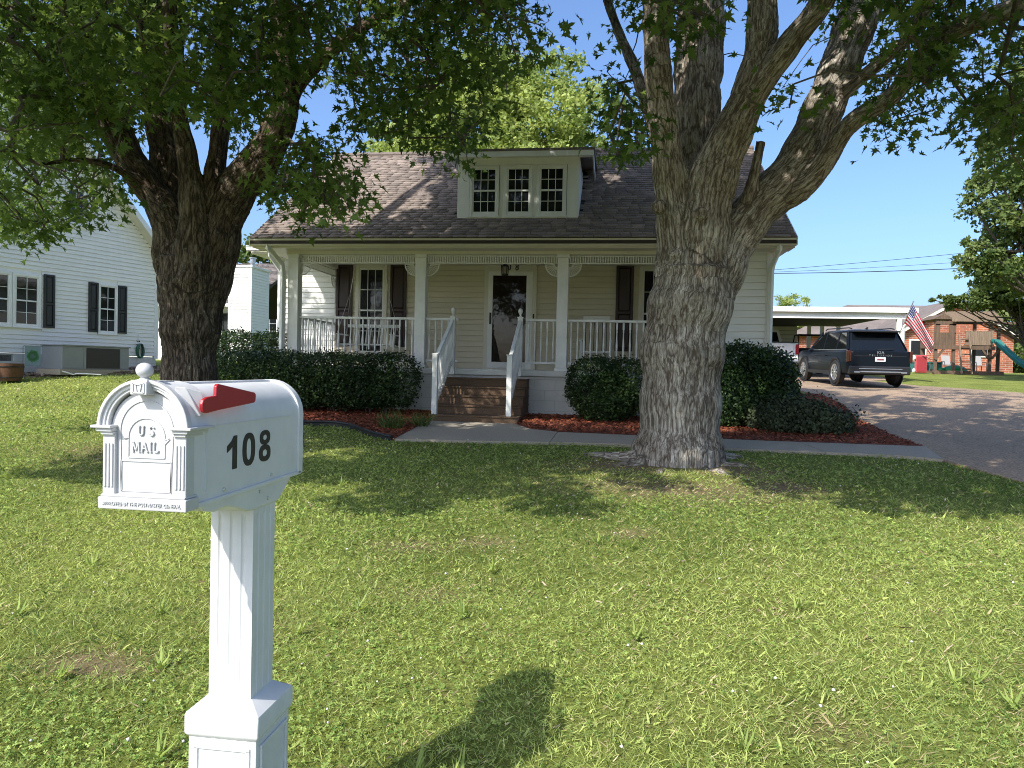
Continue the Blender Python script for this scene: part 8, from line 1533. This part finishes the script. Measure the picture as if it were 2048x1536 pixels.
[pb(MB().bar(a_, b_, .1), 'brace', 'wood') for a_, b_ in (((17.3, 41.2, 2.6), (17.75, 41.2, 3.2)), ((19.95, 41.2, 2.7), (19.6, 41.2, 3.2)), ((20.1, 41.2, 2.7), (20.5, 41.2, 3.2)))]; pb(MB().box(17.1, 20.6, 40.95, 41.08, 1.8, 2.02).box(17.1, 20.6, 43.2, 43.3, 1.8, 2.02), 'sand_frame', 'wood')
pb(MB().bar((20.05, 41.9, 4.6), (25.5, 41.9, 4.75), .12), 'swing_beam', 'wood'); pb(MB().box(24.9, 25.05, 41.8, 41.95, 1.8, 4.7), 'post', 'wood')
M['teal'] = mat('teal_plastic', (.02, .17, .165), .35, .12, 6); sl_ = root('slide', (21.0, 41.2, 1.87), 'teal plastic slide coming down from the right end of the play fort', 'slide'); SO = (21.0, 41.2, 1.87)
path = [(20.15, 41.5, 3.52), (20.45, 41.4, 3.46), (20.75, 41.2, 3.05), (21.05, 40.9, 2.62), (21.3, 40.65, 2.3), (21.5, 40.45, 2.12), (21.75, 40.2, 2.02)]
secs = [[(x + .30 * dx_, y + .26 * dx_, z + dz_) for dx_, dz_ in ((-1, .14), (-.9, .16), (-.8, .02), (.8, .02), (.9, .16), (1, .14), (.95, -.05), (-.95, -.05))] for x, y, z in path]
loft(secs, 'chute', 'teal', sl_, 40); MB().box(21.4, 22.0, 39.98, 40.4, 1.86, 2.0).build('foot', M['teal'], sl_, SO, bevel=.03)
for v in secs: pass
sl_.location = SO
sl_.children[0].data.transform(Matrix.Translation(-Vector(SO)))
# yard clutter
M['wagonred'] = mat('faded_red_plastic', (.42, .06, .07), .45, .12, 5); wl_ = (16.35, 40.6, float(gz(16.3, 40.6))); wg = root('toy_wagon', wl_, 'red toy wagon standing on end with white wheels', 'wagon')
MB().box(-.30, .30, -.06, .06, .04, .98).build('tub', M['wagonred'], wg, bevel=.05); MB().box(-.22, .22, -.075, -.055, .12, .88).build('tub_floor', mat('deep_red', (.30, .03, .04), .5, .1), wg, bevel=.02); MB().bar((.0, -.02, .95), (.45, -.35, .72), .03).build('handle', M['trimblack'], wg)
for x, z in ((-.36, .16), (-.36, .82)): MB().lathe([(.10, -.04), (.11, 0), (.10, .04), (.03, .045)], (x, -.05, z), 14, (Vector((0, 1, 0)), Vector((0, 0, 1)), Vector((1, 0, 0)))).build('wheel', M['white'], wg, auto=40)
for i, (x, w, lab) in enumerate(((17.75, .42, 'wide teal storage bin under the play fort'), (18.62, .2, 'narrow teal storage bin right of the wide one under the fort'))):
    b_ = root('storage_bin', (x, 44.2, float(gz(x, 44.2))), lab, 'bin'); MB().box(-w, w, -.3, .3, 0, .5).build('tub', M['teal'], b_, bevel=.03); MB().box(-w - .03, w + .03, -.33, .33, .5, .58).build('lid', M['teal'], b_, bevel=.02)
M['green'] = mat('green_plastic', (.03, .30, .09), .4, .15, 4); tt = root('turtle_sandbox', (19.35, 43.6, float(gz(19.4, 43.6))), 'bright green domed plastic sandbox lying in the play yard', 'sandbox')
MB().lathe([(.62, .02), (.66, .12), (.6, .24), (.42, .36), (.2, .43), (.01, .45)], (0, 0, 0), 22).build('lid', M['green'], tt, auto=60); MB().lathe([(.03, 0), (.15, .04), (.2, .16), (.12, .28), (.01, .3)], (-.72, -.1, 0), 12).build('head', M['green'], tt, smooth=True)
M['cloth'] = mat('grey_sling', (.30, .29, .28), .8, .1, 20)
def patio(x, y, lab, w=1.):
    z = float(gz(x, y)); c = root('patio_chair', (x, y, z), lab, 'chair', group='patio chairs by the brick wall')
    MB().box(-.25, .25, -.25, .22, .40, .43).build('seat', M['cloth'], c); MB().bar((0, .24, .45), (0, .42, 1.02), .5, .03, upv=(0, 1, 0)).build('backrest', M['cloth'], c)
    for s in (-1, 1):
        MB().tube([(s * .28, -.30, 0), (s * .28, -.26, .35), (s * .29, -.2, .62), (s * .29, .2, .64), (s * .28, .3, .6), (s * .27, .34, 0)], .02, 6).build('frame_side', M['trimblack'], c, smooth=True)
patio(20.7, 47.5, 'left one of two grey sling patio chairs by the brick wall'); patio(22.5, 47.5, 'right one of two grey sling patio chairs by the brick wall')
# overhead wires
for i, (a, b, lab) in enumerate((((8.4, 40, 7.05), (34, 40, 10.0), 'upper power line sagging across the sky at right'), ((8.4, 40.3, 6.98), (34, 40.3, 9.2), 'middle power line crossing the sky at right'), ((8.4, 40, 6.88), (34, 40, 8.6), 'lowest thick power line crossing the sky at right'))):
    A, B = Vector(a), Vector(b); o = MB().tube([A.lerp(B, t) - Vector((0, 0, 1.6 * t * (1 - t) * (.5 + .2 * i))) for t in np.linspace(-.4, 1, 20)], (.012, .009, .02)[i], 5, cap=False).build('power_line', M['black']); tag(o, lab, 'wire', 'overhead wires')

# ================================================================= trees beyond
M['leafbright'] = leaf_mat('sunny_leaf', (.15, .215, .05), (.44, .50, .17), .45, .5); M['leafmid'] = leaf_mat('mid_leaf', (.05, .09, .024), (.20, .25, .08), .35, .5); M['leafdark'] = leaf_mat('dark_leaf', (.03, .055, .022), (.13, .17, .065), .3, .5)
def far_tree(name, label, loc, blobs, n, m, size, seed, trunk=.25, up_bias=.4, group=None, droop=0.):
    t = root(name, loc, label, 'tree', group=group); rng = np.random.default_rng(seed); r = np.array([b[1] for b in blobs]); vol = (r[:, 0] * r[:, 1] * r[:, 2]) ** .75
    # each big mass is split into many smaller sprays so that gaps and light and dark clumps appear
    ns = max(30, n // 70); ids = rng.choice(len(blobs), ns, p=vol / vol.sum()); d = rng.normal(0, 1, (ns, 3)); d /= np.linalg.norm(d, axis=1, keepdims=True); c = np.array([b[0] for b in blobs])[ids] + d * r[ids] * (rng.uniform(.25, 1, ns) ** .5)[:, None]
    ci = rng.integers(0, ns, n); sp = np.array([1, 1, .6]) * np.cbrt(r[ids].prod(1))[:, None] * .22; off = rng.normal(0, 1, (n, 3)); off /= np.linalg.norm(off, axis=1, keepdims=True); off *= (rng.uniform(0, 1, n) ** .5)[:, None]
    pos = c[ci] + off * sp[ci]; pos[:, 2] -= droop * (off[:, 0] ** 2 + off[:, 1] ** 2) * sp[ci, 0]; nr = off * .5 + rng.normal(0, .5, (n, 3)); nr[:, 2] += up_bias
    scatter('crown', OV, OF, pos, frames(nr, rng.uniform(0, 6.28, n)), rng.uniform(*size, n), np.clip(rng.normal(.45, .2, n) + rng.normal(0, .16, ns)[ci], 0, 1), M[m], t, loc)
    mb = MB(); top = np.array([b[0] for b in blobs]).mean(0); z0 = loc[2]; mb.tube([(loc[0], loc[1], z0 - .2), (loc[0] + .1, loc[1], z0 + (top[2] - z0) * .45), tuple(top)], [trunk, trunk * .75, trunk * .3], 10); mb.build('trunk', M['barkdark'], t, loc, smooth=True)
    lb = MB()
    for i in rng.choice(ns, min(ns, 60), False):
        s = rng.uniform(.35, .9); q = np.array([loc[0], loc[1], z0]) * (1 - s) + top * s; e = c[i]; lb.tube([tuple(q), tuple((q + e) / 2 + np.array([0, 0, -.2])), tuple(e)], [trunk * .28, trunk * .18, .02], 5, cap=False)
    lb.build('limbs', M['twig'], t, loc); return t
def G3(x, y): return (x, y, float(gz(x, y)))
far_tree('leafy_tree', 'tall sunlit light-green tree rising behind the cottage roof', G3(-5.8, 36), [((-3.6, 35, 13.2), (3.2, 3, 3.6)), ((-6.6, 36, 12.5), (4.2, 3.5, 4.2)), ((-9.6, 36, 11.2), (3.4, 3, 3.4)), ((-4.6, 35, 10.2), (3.9, 3, 2.6)), ((-2.4, 34.8, 11.6), (1.9, 2, 2.6)), ((-6, 36, 15.6), (2.6, 2.5, 2))], 62000, 'leafbright', (.16, .30), 4, .4)
far_tree('leafy_tree', 'small rounded green tree just above the carport roof', G3(14.3, 60), [((14.2, 60, 6.2), (1.8, 1.6, 1.8)), ((13.2, 60, 5.9), (1.3, 1.2, 1.2)), ((15.3, 60, 5.9), (1.2, 1.2, 1.1))], 12000, 'leafbright', (.11, .2), 5, .2)
far_tree('leafy_tree', 'green tree seen through the open back of the carport', G3(16.5, 66), [((16, 66, 3.4), (1.9, 1.5, 1.6)), ((17.5, 66, 3.2), (1.6, 1.5, 1.5))], 9000, 'leafmid', (.12, .2), 6, .2)
far_tree('cedar_tree', 'tall dark shaggy tree at the right edge above the play yard', G3(17.6, 31), [((16.6, 31, 6.3), (2.7, 2.2, 1.6)), ((16.9, 31, 8.6), (2.9, 2.2, 1.9)), ((17.2, 31, 11), (2.8, 2.2, 2)), ((15.0, 30.6, 8.8), (1.3, 1.2, .9)), ((14.6, 30.6, 6.4), (1.1, 1.1, .7)), ((17.5, 31, 13.4), (2.4, 2, 2)), ((19, 31, 6), (2, 2, 2))], 34000, 'leafmid', (.12, .26), 7, .35, .2, None, .5)
far_tree('dogwood_tree', 'low spreading tree with layered light leaves over the play fort roof', G3(20.3, 37.6), [((17.6, 37.6, 5.2), (1.7, 1.3, .35)), ((19.0, 37.6, 5.7), (2.0, 1.5, .6)), ((20.2, 37.4, 6.4), (2.2, 1.6, .7)), ((20.6, 37.4, 5.0), (1.6, 1.2, .45)), ((16.2, 37.8, 5.35), (.9, .8, .16)), ((21.5, 37.6, 4.3), (1.5, 1.1, .4))], 26000, 'leafmid', (.10, .21), 8, .16, .8)
far_tree('leafy_tree', 'dark tree standing behind the brick house at the far right', G3(30.5, 60), [((30, 60, 5), (4, 3, 3)), ((33, 60, 6), (4, 3, 4))], 9000, 'leafmid', (.3, .5), 9, .3)
far_tree('leafy_tree', 'distant green tree behind the neighbouring white house', G3(-30, 60), [((-30, 60, 8), (5, 4, 5)), ((-24, 60, 7), (4, 3, 4))], 9000, 'leafmid', (.35, .6), 10, .3)
def wood_mass():
    rng = np.random.default_rng(3); n = 60000; a = rng.uniform(-1.15, 1.15, n); r = rng.uniform(120, 140, n); x = r * np.sin(a); y = r * np.cos(a); h = 4.2 + 1.3 * np.sin(a * 23) + .9 * np.sin(a * 57 + 1); z = gz(x, y) + rng.uniform(0, 1, n) ** .7 * h
    nr = rng.normal(0, 1, (n, 3)); nr[:, 1] -= .6; o = scatter('far_wood', OV, OF, np.stack([x, y, z], 1), frames(nr, rng.uniform(0, 6.28, n)), rng.uniform(.5, 1.1, n), rng.uniform(0, 1, n), M['leafmid']); tag(o, 'low line of distant trees along the horizon', 'trees', kind='stuff')
wood_mass()
